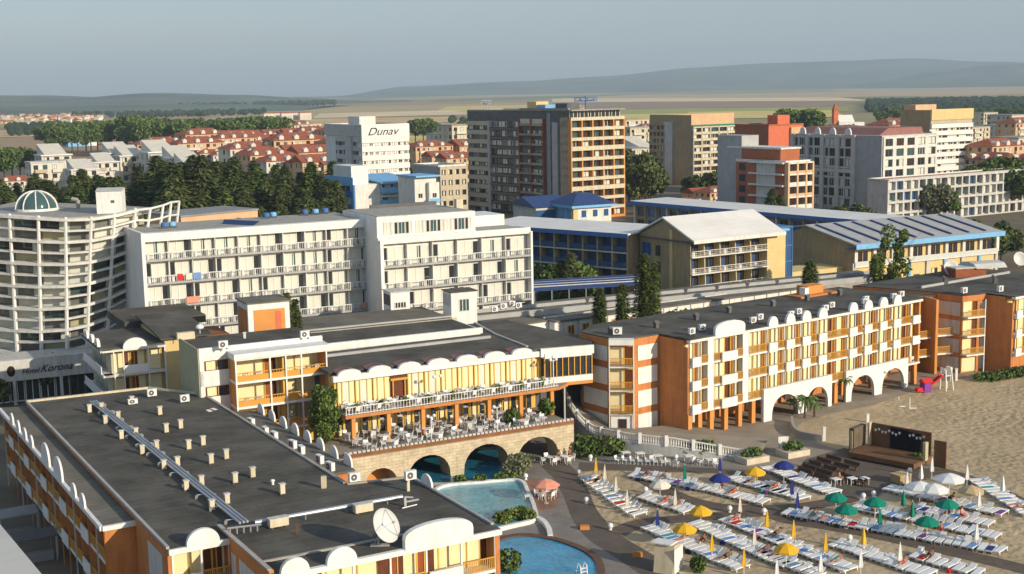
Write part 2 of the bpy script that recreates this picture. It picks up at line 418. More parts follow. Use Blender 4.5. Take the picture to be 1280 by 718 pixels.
ridge_px('hills', [(430, 124), (520, 108), (640, 101), (760, 95), (860, 88), (960, 84), (1060, 81), (1130, 78), (1220, 80), (1400, 82)], 9500, 5000, seed=2)
ridge_px('hills', [(1040, 122), (1100, 102), (1170, 92), (1230, 84), (1300, 80), (1420, 84)], 8200, 2600, seed=5)
ridge_px('hills', [(-160, 118), (0, 120), (60, 121), (130, 123.5), (200, 119.5), (300, 120.5), (370, 123), (440, 127), (520, 128)], 4200, 2400, seed=9, amp=.2)
ridge_px('hills', [(-160, 128), (40, 129), (150, 130), (260, 131), (420, 132)], 3000, 1400, seed=4, amp=.25)

# pool side: sheets flush with each other lie a few mm apart
PROM_EDGE = [(700, 545), (712, 562), (722, 590), (735, 612), (748, 640), (775, 668), (810, 690), (845, 712), (880, 760)]
sheet('deck_paving', [(430, 640), (470, 560), (560, 555), (700, 530), (760, 556), (860, 560), (960, 552), (1000, 556), (1010, 640), (1040, 860), (560, 860), (430, 720)], .004, 'paving')
sheet('promenade', [(676, 583), (690, 577), (704, 574)] + smooth_px(PROM_EDGE[2:]) + [(800, 760)] + smooth_px([(800, 718), (765, 694), (735, 674), (716, 650), (704, 620), (690, 596)]), .008, 'promenade')
sheet('promenade', [(722, 590), (724, 578), (760, 580), (860, 584), (935, 588), (985, 600), (1000, 612), (960, 606), (900, 592), (800, 589), (745, 588)], .012, 'promenade')
sheet('sand_beach', [(726, 590)] + smooth_px(PROM_EDGE[2:]) + [(930, 900), (1700, 900), (1700, 420), (1450, 440), (1280, 462), (1215, 470), (1160, 480), (1133, 493), (1085, 508), (1040, 517), (1003, 528), (990, 536), (985, 545), (1000, 570), (990, 604), (940, 594), (860, 588), (760, 588)], .006, 'sand')
sheet('stage_plaza', smooth_px([(905, 570), (925, 560), (985, 545), (1040, 560), (1100, 572), (1165, 580), (1190, 590), (1165, 600), (1120, 606), (1108, 616), (1080, 626), (1040, 618), (990, 598), (950, 588), (915, 582)], 4, True), .012, 'plaza')
sheet('stage_plaza', [(985, 598), (1008, 574), (1055, 560), (1120, 575), (1165, 588), (1115, 602), (1098, 620), (1064, 622)], .018, 'promenade')
# boardwalks that cross the sand between the rows of loungers
def path(px, w, z, m='decking'):
    pts = [G(x, y, 0) for x, y in smooth_px(px, 6)]
    mb = MB(m); mb.ribbon([(p.x, p.y) for p in pts], w, z - .1, z); struct('boardwalk', mb)
path([(800, 596), (850, 622), (900, 634), (950, 636), (1000, 634), (1040, 628), (1070, 622)], 2.2, .03)
path([(960, 640), (985, 650), (1040, 659), (1100, 670), (1180, 688), (1240, 702), (1320, 722)], 2.2, .034)
path([(770, 667), (800, 655), (850, 649), (900, 645), (960, 641)], 2.2, .038)
path([(1120, 606), (1165, 590), (1200, 596), (1240, 612), (1300, 640)], 2.4, .042)
# arcade pavement and sand edge in front of the orange hotel
sheet('arcade_pavement', [(835, 560), (960, 556), (985, 545), (1003, 528), (1040, 517), (1085, 508), (1133, 493), (1160, 480), (1280, 462), (1280, 452), (1150, 462), (1000, 490), (850, 530)], .01, 'plaza')

def pool(px, z, m, rim='white', rh=.35, rw=.45, name='swimming_pool', label='', grp=None):
    pts = [G(x, y, 0) for x, y in smooth_px(px, 6, True)]
    c = sum((Vector(p) for p in pts), Vector()) / len(pts)
    root = thing(name, label, 'pool', (c.x, c.y, 0))
    loc = [(p.x - c.x, p.y - c.y) for p in pts]
    mb = MB(m); mb.prism(loc, .012, z); mb.build('water', root)
    mb = MB(rim); mb.ribbon(loc + [loc[0], loc[1]], rw, .0, rh); mb.build('rim', root)
pool([(505, 588), (512, 574), (545, 564), (600, 562), (640, 566), (648, 585), (636, 600), (592, 604), (552, 607), (515, 604)], .12, 'pool_water_deep', 'concrete', .3, .3, label='dark teal upper pool running under the stone arches')
pool([(535, 640), (548, 613), (600, 606), (648, 603.5), (660, 618), (668, 638), (668, 652), (640, 660), (600, 668), (550, 668)], .14, 'pool_water_pale', 'bright_white', .4, .4, label='pale blue curved pool with white rim between arches and round pool')
pool([(590, 690), (640, 672), (685, 674), (730, 689), (749, 706), (746, 730), (700, 760), (600, 760), (560, 720)], .1, 'pool_water', 'pool_edge', .22, .7, label='bright blue round pool with brown edge at the bottom of the view')
def rim_wall():
    mb = MB('bright_white'); pts = [G(x, y, 0) for x, y in smooth_px([(672, 650), (680, 655), (686, 664), (688, 673)])]
    mb.ribbon([(p.x, p.y) for p in pts], .5, 0, .35); tag(mb.build('low_wall'), 'short curved white kerb wall between the two lower pools', 'wall')
rim_wall()
# ================================================================ hotel pieces shared by the orange and white hotel
def chair_bm(m='plastic'):
    mb = MB(m)
    for x in (-.22, .22):
        for y in (-.22, .2): mb.tube((x * 1.08, y * 1.1, 0), (x, y, .43), .025, n=5)
    mb.box(-.25, .25, -.25, .25, .42, .47)
    mb.prof([(.2, .47), (.26, .47), (.36, .9), (.31, .9)], -.25, .25)
    for x in (-.27, .27): mb.prof([(-.22, .62), (.28, .62), (.28, .67), (-.22, .67)], x - .03, x + .03); mb.tube((x, -.2, .43), (x, -.2, .63), .022, n=5)
    return mb
CHAIR = chair_bm().mesh('plastic_chair')
CHAIR_N = [0]
def chair(loc, rz, label, group):
    return tag(ob('plastic_chair', CHAIR, None, loc, rz), label, 'chair', group)
class Balcony:
    """slab as the part's mesh, rail or parapet as its sub-part"""
    def __init__(s, slab, kind, rail): s.a = (slab, kind, rail)
    def mesh(s, name):
        slab, kind, rail = s.a; me = slab.mesh(name)
        if rail.v: RAILS[me.name] = (kind, rail.mesh(kind))
        return me
def bal_mesh(w, kind, rail='rail_orange'):
    mb = MB('bright_white'); mb.box(0, w, -.35, 1.1, -.22, .0); rb = MB(rail)
    if kind == 'rail':
        rb.box(0, w, -.3, -.24, .92, 1.); rb.box(0, w, -.3, -.25, .06, .12)
        n = max(3, int(w / .16))
        for i in range(n + 1): x = .03 + (w - .06) * i / n; rb.box(x - .03, x + .03, -.295, -.255, .1, .95)
    elif kind == 'solid': rb.box(.0, w, -.62, -.355, -.22, .95, 'bright_white')
    return Balcony(mb, 'railing' if kind == 'rail' else 'parapet', rb)
def room_mesh(w, h, kind, rr):
    """back wall of a loggia: curtains, glass door"""
    mb = MB('yellow_ochre')
    if kind == 'curtain': segs = [(.0, .62, 'curtain'), (.62, 1, 'wood_brown')]
    elif kind == 'door': segs = [(0, .35, 'wood_red'), (.35, .8, 'wood_brown'), (.8, 1, 'curtain')]
    elif kind == 'wide': segs = [(0, .28, 'wood_red'), (.28, .5, 'wood_brown'), (.5, 1, 'curtain')]
    else: segs = [(0, 1, 'curtain')]
    for a, b, m in segs:
        mb.box(a * w, b * w, -.02 if m != 'curtain' else -.05, .0, 0, h, m)
    mb.box(0, w, -.09, -.02, h - .2, h, 'yellow_ochre'); mb.box(0, .06, -.09, -.02, 0, h - .2, 'yellow_ochre'); mb.box(w - .06, w, -.09, -.02, 0, h - .2, 'yellow_ochre')
    mb.box(segs[0][1] * w - .04, segs[0][1] * w + .04, -.09, -.02, 0, h - .2, 'yellow_ochre')
    return mb.mesh('window')
def dormer(w, h, t=.35, m='bright_white', flat=0.):
    n = 14; mb = MB(m)
    pr = [(w / 2 * math.cos(math.pi * i / n), h * math.sin(math.pi * i / n) ** (.8)) for i in range(n + 1)]
    mb.profx([(x, flat + z) for x, z in pr] + [(-w / 2, 0), (w / 2, 0)] if flat else pr, 0, t)
    return mb
AC = None
def ac_mesh():
    mb = MB('plastic'); mb.box(-.42, .42, -.17, .17, .15, .78); mb.box(-.36, -.3, -.17, .17, 0, .15, 'darkgrey'); mb.box(.3, .36, -.17, .17, 0, .15, 'darkgrey')
    n = 14
    mb.add([(-.08 + .25 * math.cos(2 * math.pi * i / n), -.178, .47 + .25 * math.sin(2 * math.pi * i / n)) for i in range(n)], [tuple(range(n))], 'darkgrey')
    mb.add([(-.08 + .07 * math.cos(2 * math.pi * i / n), -.184, .47 + .07 * math.sin(2 * math.pi * i / n)) for i in range(n)], [tuple(range(n))], 'plastic')
    mb.box(-.44, .44, -.19, .19, .78, .8)
    return mb.mesh('air_conditioner')
AC = ac_mesh()
def ac(p, rz, label, group=None, s=1.25): return tag(ob('air_conditioner', AC, None, p, rz, (s, s, s)), label, 'air conditioner', group)
def vent_mesh():
    mb = MB('cream'); mb.box(-.17, .17, -.14, .14, 0, .75); mb.box(-.22, .22, -.2, .2, .75, .82, 'greywhite'); mb.box(-.25, .25, -.22, .22, 0, .06, 'roofing')
    return mb.mesh('roof_vent')
VENT = vent_mesh()

# ================================================================ the flat roofed hotel in the foreground
def hotel_a():
    O = (-28.9, 98.6); hd = 60; h0 = 9.
    r = thing('hotel', 'long brown hotel with black flat roof full of vents, nearest in the foreground', 'hotel', (*O, 0), rz_of(hd))
    W = MB('terracotta')
    main = [(0, 48.5), (0, 1.2), (0, -6.7), (4.6, -6.7), (4.6, -15.6), (22.6, -16), (22.9, -3), (22.9, 0), (17, 1), (17, 41), (13, 47.6)]
    # walls set back 1.3 m behind the front galleries
    core = [(0, 48.5), (0, -5.4), (4.7, -5.4), (4.7, -14.3), (22.4, -14.6), (22.8, 0), (17, 1), (17, 41), (13, 47.6)]
    W.prism(core, 0, h0 - .05); 
    W.box(-.05, .25, -6.7, 2.7, 0, h0 - .05); W.box(4.55, 4.9, -15.6, -4.2, 0, h0 + .35); W.box(22.3, 22.65, -16, -14, 0, h0 - .05)
    W.prism([(-2.4, 2.8), (0, 2.75), (0, 48.6), (-1.1, 49.5), (-1.1, 4)], 0, 8.4)
    W.prism([(17, 8), (20.6, 8), (20.6, 34), (17, 34)], 0, 8.0)
    W.build('wall', r)
    Rf = MB('roofing')
    Rf.prism([(0, 48.5), (0, -6.8), (4.6, -6.8), (4.6, -15.7), (22.7, -16.1), (23., 0), (17.4, 1.1), (17.4, 41), (13, 47.7)], h0 - .05, h0 + .12)
    Rf.prism([(-2.6, 2.7), (-.02, 2.6), (-.02, 48.7), (-2.6, 49.8)], 8.45, 8.65, 'roofing_old'); Rf.prism([(17.42, 7.5), (21, 7.5), (21, 34), (17.42, 36)], 8.0, 8.2, 'roofing_old')
    Rf.build('roof', r)
    K = MB('concrete')       # kerbs, gutters and flashings round the roof
    K.box(-.12, .12, -6.7, 48.4, h0 + .1, h0 + .3, 'midgrey'); K.box(17.2, 17.5, 1.2, 40.9, h0 + .1, h0 + .26)
    K.ribbon([(0, 48.5), (13, 47.6), (17.2, 41)], .3, h0 + .1, h0 + .34, 'cream'); K.ribbon([(4.6, -4.3), (4.6, -15.6)], .3, h0 + .36, h0 + .46, 'midgrey')
    K.ribbon([(4.7, -13.2), (20.5, -13.6)], .25, h0 + .1, h0 + .24); K.ribbon([(22.75, -.3), (17.4, .8)], .25, h0 + .1, h0 + .25); K.ribbon([(22.6, -15), (22.85, -.6)], .25, h0 + .1, h0 + .28, 'midgrey')
    K.build('roof_kerb', r)
    E_ = MB('bright_white')  # white eaves
    E_.box(0, 4.6, -7.05, -6.6, h0 - .3, h0 + .1); E_.box(4.5, 22.7, -16.3, -15.9, h0 - .3, h0 + .1); E_.box(-2.8, -2.5, 2.6, 49.5, 8.3, 8.67); E_.box(-2.6, 0, 2.4, 2.7, 8.3, 8.67)
    E_.build('eaves', r)
    P = MB('greywhite')      # white panels on the orange return walls
    P.box(-.09, -.05, -5.2, -1.2, 5.6, 8.2); P.box(-.09, -.05, -5.2, -1.2, 2.6, 5.1)
    for z in (5.5, 2.6): P.box(4.5, 4.55, -12.9, -9.2, z, z + 2.7); P.box(4.5, 4.55, -8.4, -7.4, z, z + 2.7)
    P.build_each('panel', r)
    # front galleries: block 2 and block 3
    rr = random.Random(3)
    FR = [(0.3, -6.7, 4.3, [(0, 1.5, 'all'), (1.5, 3.3, 'curtain'), (3.3, 4.3, 'door')]),
          (4.9, -15.9, 17.4, [(0, 2.6, 'all'), (2.6, 4.2, 'door'), (4.2, 6.6, 'all'), (6.6, 9.2, 'curtain'), (9.2, 11.4, 'wide'), (11.4, 13.2, 'door'), (13.2, 15.6, 'all'), (15.6, 17.4, 'curtain')])]
    wi = []; bi = []; fins = MB('bright_white'); fl = MB('bright_white')
    for (x0, y0, L_, segs) in FR:
        for z in (.2, 3.1, 6.):
            for a, b, k in segs:
                wi.append((room_mesh(b - a, 2.6, k, rr), (x0 + a, y0 + 1.3, z), 0, None))
            fl.box(x0, x0 + L_, y0 + .0, y0 + 1.3, z - .3, z - .02)
        n = 2 if L_ < 6 else 6
        for i in range(n + 1):
            x = x0 + (L_) * i / n; fins.box(x - .07, x + .07, y0 - .05, y0 + .1, 0, h0 - .3)
        for z in (3.1, 6.):
            for i in range(n):
                a = x0 + L_ * i / n + .08; w = L_ / n - .16
                kind = 'solid' if (n == 2 and i == 0) or (n == 6 and i in (1, 4)) else 'rail'
                bi.append((bal_mesh(w, kind).mesh('balcony'), (a, y0 + .2, z), 0, None))
    # left gallery, in shade, seen along the street
    T = TR(-2.4, 48.9, 0, -math.pi / 2)
    nb = 16; w = 46. / nb
    for i in range(nb):
        for j, z in enumerate((2.55, 5.5)):
            wi.append((room_mesh(w - .3, 2.35, rr.choice(['curtain', 'door', 'wide', 'all']), rr), T @ Vector((i * w + .15, 1.25, z)), -math.pi / 2, None))
            bi.append((bal_mesh(w - .16, 'solid' if (i % 3 == 1) else 'rail').mesh('balcony'), T @ Vector((i * w + .08, .2, z)), -math.pi / 2, (1, .5, 1)))
    fins.T = T
    for i in range(nb + 1): fins.box(i * w - .05, i * w + .05, -.05, .05, 0, 8.3, 'terracotta' if i % 3 else 'greywhite')
    for i in range(0, nb + 1): fins.box(i * w - .06, i * w + .06, .06, 1.25, 2.4, 8.35, 'terracotta')
    fins.T = None
    fl.T = T; fl.box(0, 46, 0.02, 1.28, 2.3, 2.52); fl.box(0, 46, .02, 1.28, 5.25, 5.47); fl.T = None
    # right side strip has plain windows
    Tr = TR(20.6, 8, 0, math.pi / 2)
    for i in range(9):
        for z in (3., 5.8): wi.append((WIN['brown'][i % 3], Tr @ Vector((1 + i * 2.8, -.05, z)), math.pi / 2, (1.6, 1, 1.8)))
    parts(r, 'window', wi); parts(r, 'balcony', bi); fl.build('gallery_floor', r); fins.build_each('fin', r)
    # arched gables along the eaves
    d1 = dormer(1.9, 1.1).mesh('gable'); d2 = dormer(3.6, 1.9).mesh('gable')
    d1 = dormer(1.9, 1.1, .16).mesh('gable'); d2 = dormer(3.6, 1.9, .18).mesh('gable')
    gi = []
    for v in (41.8, 38.2, 34.6, 31.2, 12.4, 9.): gi.append((d1, (-2.75, v, 8.6), -math.pi / 2, None))
    for v in (24.2, 18.6): gi.append((d2, (-2.75, v, 8.6), -math.pi / 2, None))
    for i in range(8): gi.append((d1, (21.1, 9.2 + i * 3.35, 8.2), math.pi / 2, None))
    gi.append((d1, (22.9, -3.4, h0), math.pi / 2, (1.1, 1, 1.1)))
    gi.append((dormer(2.5, 1.25).mesh('gable'), (2.55, -7.1, h0 + .05), 0, None))
    gi.append((dormer(2.1, 1.1).mesh('gable'), (6.2, -16.35, h0 + .05), 0, None)); gi.append((dormer(2.3, 1.2).mesh('gable'), (9.7, -16.35, h0 + .05), 0, None))
    gi.append((dormer(5.6, .95, .5, flat=.75).mesh('gable'), (17.4, -16.4, h0 + .05), 0, None))
    parts(r, 'gable', gi)
    return O, hd, h0 + .12
AO, AH, AZ = hotel_a()
def on_a(u, v, z=0): x, y = hx(AO, AH, u, v); return Vector((x, y, AZ + z))
def roof_a():
    rz = rz_of(AH)
    # vents by their place in the photo (base of each)
    near = [(345, 511), (363, 520)]
    rows = [[(165, 506), (200, 519)], [(208, 541), (226, 536)], [(236, 562), (254, 557)], [(264, 580), (283, 574)], [(294, 604), (316, 597)], [(353, 618)]]
    rows0 = [(112, 516), (127, 514), (132, 530), (148, 525), (152, 549), (170, 546), (178, 568), (196, 562), (205, 587), (222, 583), (233, 613), (252, 607), (265, 638), (284, 630)]
    n = 0
    for row in rows:
        for i, (x, y) in enumerate(row):
            p = G(x, y, AZ); n += 1
            tag(ob('roof_vent', VENT, None, p, rz), '%s cream vent from the rear on the open black roof, right of the pipes' % nth(n - 1), 'roof vent', 'vents on the black roof').scale = (1.2, 1.2, 1.15)
    for i, (x, y) in enumerate(rows0):
        p = G(x, y, AZ)
        tag(ob('roof_vent', VENT, None, p, rz, (1.15, 1.15, 1.1)), '%s cream vent from the rear along the pair of long pipes' % nth(i), 'roof vent', 'vents along the pipes')
    # pipe bundle
    m = MB('galv')
    for k, o in enumerate((-.3, 0, .3)): m.tube(on_a(5.9 + o, 43, .45), on_a(6.3 + o, -5.2, .45), .1, n=8)
    for k in range(13): v = 42 - k * 3.8; a = on_a(5.4, v); m.box(a.x - .1, a.x + .1, a.y - .1, a.y + .1, AZ, AZ + .3, 'concrete'); b = on_a(6.8, v - .4); m.box(b.x - .1, b.x + .1, b.y - .1, b.y + .1, AZ, AZ + .3, 'concrete'); m.tube(on_a(5.4, v, .33), on_a(6.8, v - .4, .33), .05, n=5)
    tag(m.build('roof_pipes'), 'bundle of grey pipes running lengthwise over the black roof', 'pipe')
    m = MB('galv'); m.tube(on_a(7., -5.7, .45), on_a(19.2, -6.2, .5), .17, n=10)
    for u in (8, 11, 14.5, 18): m.tube(on_a(u, -5.95, 0), on_a(u, -5.95, .4), .06, n=6)
    tag(m.build('roof_duct'), 'thick grey pipe crossing the front of the black roof', 'pipe')
    for i, (x, y, lab) in enumerate(((348, 656, 'cream box unit under the crossing pipe, by the pipe junction'), (454, 638, 'cream box unit under the crossing pipe, behind the dish'))):
        t = thing('roof_unit', lab, 'roof unit', G(x, y + 3, AZ), rz)
        m = MB('cream'); m.box(-.75, .75, -.3, .3, .12, .75); m.box(-.8, .8, -.34, .34, .75, .8, 'greywhite'); m.build('casing', t)
        m = MB('darkgrey'); m.box(-.6, -.5, -.25, .25, 0, .12); m.box(.5, .6, -.25, .25, 0, .12); m.build('foot', t)
    # pipe support cluster at the corner
    t = MB('galv'); a = on_a(5.6, -5.8)
    for k in range(5): t.tube(on_a(4.9 + k * .5, -6.1 - .1 * k, 0), on_a(4.9 + k * .5, -6.1 - .1 * k, .5), .07, n=6)
    t.tube(on_a(4.7, -6.1, .5), on_a(7.2, -6.6, .5), .09, n=6); tag(t.build('pipe_manifold'), 'pipe manifold where the two roof pipes meet', 'pipe')
    # big white satellite dish
    p = G(478, 684, AZ)
    t = thing('satellite_dish', 'large round white satellite dish facing right on the black roof', 'satellite dish', p, 0)
    m = MB('dish_white'); prof = [(0.001, 0)] + [(1.3 * k / 8, .42 * (k / 8) ** 2) for k in range(1, 9)] + [(1.3, .47), (.6, .05), (0.001, -.04)]
    m.T = Matrix.Translation((.05, .0, 1.5)) @ Matrix.Rotation(math.radians(62), 4, Vector((.55, .83, 0))); m.lathe(prof, 28)
    m.build('reflector', t, smooth=True)
    m = MB('metal'); m.tube((-.35, .3, 0), (-.2, .15, 1.3), .09); m.tube((-.7, .5, 0), (-.2, .15, .9), .04); m.tube((.2, .8, 0), (-.2, .15, .9), .04); m.box(-.9, .5, .1, .5, 0, .1, 'concrete'); m.build('mount', t)
    m = MB('metal'); nrm = m.T or Matrix.Rotation(math.radians(62), 4, Vector((.55, .83, 0)))
    q = Matrix.Translation((.05, 0, 1.5)) @ nrm
    for k in range(3):
        an = 2.1 * k; m.tube(q @ Vector((1.25 * math.cos(an), 1.25 * math.sin(an), .42)), q @ Vector((0, 0, 1.15)), .025, n=5)
    m.tube(q @ Vector((0, 0, 1.1)), q @ Vector((0, 0, 1.3)), .09); m.build('feed_arm', t)
    # air conditioners at the far rear, along the right parapet and on a post
    for i, (x, y, l, s) in enumerate(((190, 497, 'white air conditioner at rear edge of the black roof beside the low cream box', 1.2), (231, 504, 'white air conditioner on the black roof against the shaded wall', 1.15))): ac(G(x, y, AZ), rz, l, None, s)
    tag(ob('air_conditioner', AC, None, G(166, 506, AZ), rz, (1.2, 1.2, .8)), 'low cream box unit at the rear of the black roof', 'air conditioner')
    for i, (x, y) in enumerate(((262, 524), (268, 522), (314, 534), (332, 545), (343, 551), (366, 562), (377, 569), (400, 581), (413, 590))):
        ac(G(x, y, AZ - .9), rz - math.pi / 2 + .1 * (i % 3), '%s air conditioner from the rear along the right parapet of the black roof' % nth(i), 'air conditioners along the right parapet', 1.15)
    ac(G(443, 604, AZ), rz, 'pale air conditioner at the front end of the right parapet row', None, 1.15)
    t = thing('air_conditioner_post', 'white air conditioner raised on a post at the roof corner by the pool', 'air conditioner', G(510, 614, AZ), rz)
    m = MB('cream'); m.box(-.12, .12, -.12, .12, 0, 1.); m.build('post', t); ob('fan_unit', AC, t, (.25, 0, .8), 0, (1.15, 1.15, 1.15))
    m = MB('metal'); a = G(507, 633, AZ); m.T = Matrix.Translation(a) @ Matrix.Rotation(rz, 4, 'Z'); m.box(-.2, 0, -.2, 0, 0, .8); m.tube((-.1, -.1, .8), (.8, .3, .5), .08); m.tube((-.6, -.6, .1), (.8, -.4, .1), .06); m.box(.4, 1.6, .8, 1.0, .0, .1)
    tag(m.build('valve_stand'), 'small metal valve stand near the pool end of the black roof', 'pipe')
    m = MB('concrete'); m.T = Matrix.Translation(G(405, 610, AZ)); m.box(-.2, .2, -.2, .2, 0, 1.0, 'cream'); tag(m.build('roof_stub'), 'short cream stub post at the roof step below the air conditioners', 'roof vent')
    m = MB('plastic'); m.T = Matrix.Translation(G(341, 606, AZ)); m.lathe([(.12, 0), (.12, .3), (.2, .32), (.14, .45), (.001, .47)], 10); tag(m.build('mushroom_vent'), 'small white round cap vent on the black roof', 'roof vent')
    m = MB('rust'); m.T = Matrix.Translation(G(372, 668, AZ))
    for k in range(3): m.tube((-.1 + .1 * k, 0, 0), (-.1 + .1 * k, 0, .9), .02, n=5)
    m.tube((-.12, 0, .6), (.12, 0, .6), .015, n=5); tag(m.build('rebar_stub'), 'rusty metal stub between the two cream box units', 'metal stub')
roof_a()

# ================================================================ white and yellow wing with orange balconies (behind the black roof)
def hotel_b():
    O = (-34.3, 141.4); hd = 62
    r = thing('hotel_wing', 'white wing with yellow windows and orange balconies behind the black roof', 'hotel', (*O, 0), rz_of(hd))
    w = MB('bright_white'); w.box(0, 14.2, 0.02, 8, 0, 14.1); w.box(-.12, 0, 0, 8.2, 0, 14.5, 'olive_cream')
    w.box(0, 14.2, -.1, .3, 13.5, 14.55); w.box(0, 3.3, -.1, 0, 10.3, 12.); w.box(0, 3.3, -.1, 0, 7.2, 9.05); w.box(0, .5, -.1, .0, 5, 13.5); w.box(0, 3.3, -.1, 0, 5, 6.1)
    for z in (8., 10.8, 13.4): w.box(3.2, 13.8, -2.6, 0, z - .18, z + .08)
    w.box(3.1, 14, -2.75, .1, 13.4, 14.0)
    for z in (5.1,): w.box(3.2, 13.8, -2.6, 0, z - .18, z + .08)
    w.box(3.2, 13.8, -2.3, 0, 0, 4.9, 'yellow_ochre')
    w.build('wall', r)
    m = MB('roofing'); m.box(-.1, 14.1, .3, 8.3, 14.12, 14.3); m.build('roof', r)
    wi = [(WIN['brown'][1], (.55, -.04, z), 0, (2.6, 1, 1.1)) for z in (12., 9.1, 6.1)]
    rr = random.Random(5)
    seg = [(3.5, 7.1, 'all'), (7.2, 8.9, 'door'), (9.0, 10.7, 'wide'), (10.8, 13.6, 'all')]
    for z in (5.2, 8.1, 10.9):
        for a, b, k in seg: wi.append((room_mesh(b - a, 2.4, k, rr), (a, -.05, z), 0, None))
    parts(r, 'window', wi)
    f = MB('bright_white')
    for x in (3.3, 7.15, 8.95, 10.75, 13.7): f.box(x - .08, x + .08, -2.62, -2.45, 0, 13.3)
    f.box(3.25, 3.4, -2.4, 0, 5, 13.4, 'orange'); f.box(13.55, 13.7, -2.4, 0, 5, 13.4, 'orange'); f.box(8.85, 9.05, -1.6, 0, 5, 13.4, 'yellow_ochre')
    f.build_each('post', r)
    bi = []
    for z in (5.18, 8.08, 10.88):
        for a, b in ((3.4, 7.05), (7.25, 8.85), (9.05, 10.65), (10.85, 13.6)):
            mb = MB('rail_orange'); L_ = b - a
            mb.box(0, L_, -.05, .03, .88, .96); mb.box(0, L_, -.03, .01, .02, .62)
            for i in range(int(L_ / .3) + 1): x = .02 + i * .3; mb.box(x, x + .05, -.04, .02, .02, .9)
            bi.append((mb.mesh('railing'), (a, -2.4, z), 0, None))
    parts(r, 'railing', bi)
    for i, (x, y, l) in enumerate(((279, 437, 'white air conditioner at the front edge of the white wing roof, left end'), (381, 424, 'white air conditioner at the right end of the white wing roof'))): ac(G(x, y, 14.4), rz_of(hd), l, None, 1.2)
    tag(ob('roof_box', MB('cream').box(-1, 1, -.35, .35, 0, .8).mesh(), None, G(232, 424, 14.3), rz_of(hd)), 'cream box at the rear left corner of the white wing roof', 'roof unit')
    m = MB('plastic'); m.lathe([(.05, 0), (.05, .5), (.45, .6), (.5, .8), (.3, 1.05), (.001, 1.1)], 12); o = m.build('roof_dome', smooth=True); o.location = G(250, 417, 14.3); tag(o, 'small white dome lamp on the rear of the white wing roof', 'lamp')
    m = MB('plastic'); m.box(-.12, .12, -.12, .12, 0, .6); m.box(-.18, .18, -.18, .18, .6, .7); o = m.build('roof_vent'); o.location = G(306, 423, 14.3); tag(o, 'single white vent at the back of the white wing roof near the stair tower', 'roof vent')
    k = 0
    for z in (8.1, 10.9, 5.2):
        for x in (4.6, 6., 11.8, 12.8):
            p = Vector((*hx(O, hd, x, -1.7), z)); chair(p, rz_of(hd) + R_.uniform(-.6, .6) + 3.1, 'white plastic chair, %s on the balconies of the white wing' % nth(k), 'chairs on the white wing balconies'); k += 1
    # green-yellow annexe with round gables, stair slot between
    O2 = (-46.8, 151.5)
    r = thing('annexe', 'small green yellow annexe with white round gables left of the white wing', 'building', (*O2, 0), rz_of(62))
    w = MB('olive_cream'); w.box(0, 6.2, 1.2, 13, 0, 12.6); w.box(6.2, 8.2, .6, 13, 0, 13.2, 'yellow_wall'); w.box(8.25, 11.6, 2.4, 13, 0, 12.4, 'grey'); w.box(9, 9.9, 2.1, 2.4, 0, 13, 'yellow_wall')
    w.box(11.6, 14.4, 1.5, 8, 0, 12.9, 'rust')
    for z in (9.6, 6.6): w.box(-1, 6, .0, 1.2, z - .2, z + .06, 'white'); w.box(-1.2, -.02, 0, 13, z - .2, z + .06, 'white')
    w.box(-1.2, 6.2, -.1, 1.2, 12.4, 12.62, 'white'); w.box(-1.4, 0, .0, 13, 12.4, 12.62, 'greywhite')
    w.build('wall', r)
    m = MB('roofing'); m.box(-1.4, 6.2, .3, 13, 12.63, 12.8); m.prof([(-.1, 13.2), (13, 14.2), (13, 14.4), (-.1, 13.4)], 5.6, 11.8); m.box(4.2, 14.6, 13, 24, 12.6, 13.6); m.build('roof', r)
    gi = [(dormer(2.8, 1.25).mesh('gable'), (2.6, -.15, 12.6), 0, None)] + [(dormer(2., 1.1).mesh('gable'), (-1.3, v, 12.6), -math.pi / 2, None) for v in (3, 6.2, 9.4)]
    parts(r, 'gable', gi)
    wi = []
    for z in (9.7, 6.7, 3.7):
        for a in (.3, 2.2, 4.1): wi.append((room_mesh(1.7, 2.5, ('curtain', 'all', 'wide')[int(a) % 3], rr), (a, 1.18, z), 0, None))
        for v in (2, 5.2, 8.4): wi.append((WIN['white'][1], (-.02, v + 2, z), -math.pi / 2, (2, 1, 2.3)))
    parts(r, 'window', wi)
    p = MB('plastic')
    for z in (9.66, 6.66): p.box(1.3, 4.0, -.1, 0, z, z + 1.0); p.box(-1.25, -1.15, 1, 12, z, z + .9)
    for x in (0.1, 1.2, 4.1, 6.05): p.box(x - .06, x + .06, -.08, .04, 0, 12.4)
    p.build('balcony', r)
    m = MB('galv')
    for k in range(3): m.tube((-1.9, 2 + k * .6, 5.9 + .3 * k), (-1.2, -1.6 + k * .6, 4.6 + .3 * k), .06, n=5)
    m.build('awning_bars', r)
    # stair tower, orange panel in a white frame
    p = Vector((-32.1, 158, 0))
    r = thing('stair_tower', 'small orange and white stair tower rising above the dark roofs', 'tower', p, rz_of(64))
    w = MB('bright_white'); w.box(0, 5.2, 0, 5, 10, 16.7); w.box(.7, 4.6, -.06, 0, 12.6, 15.9, 'orange'); w.box(3.4, 4.1, -.1, -.06, 13, 15.6, 'coral'); w.box(-.06, 0, .5, 4.6, 12, 15.9, 'terracotta'); w.build('wall', r)
    m = MB('roofing_old'); m.box(-.2, 5.4, -.2, 5.2, 16.7, 16.85); m.build('roof', r)
hotel_b()

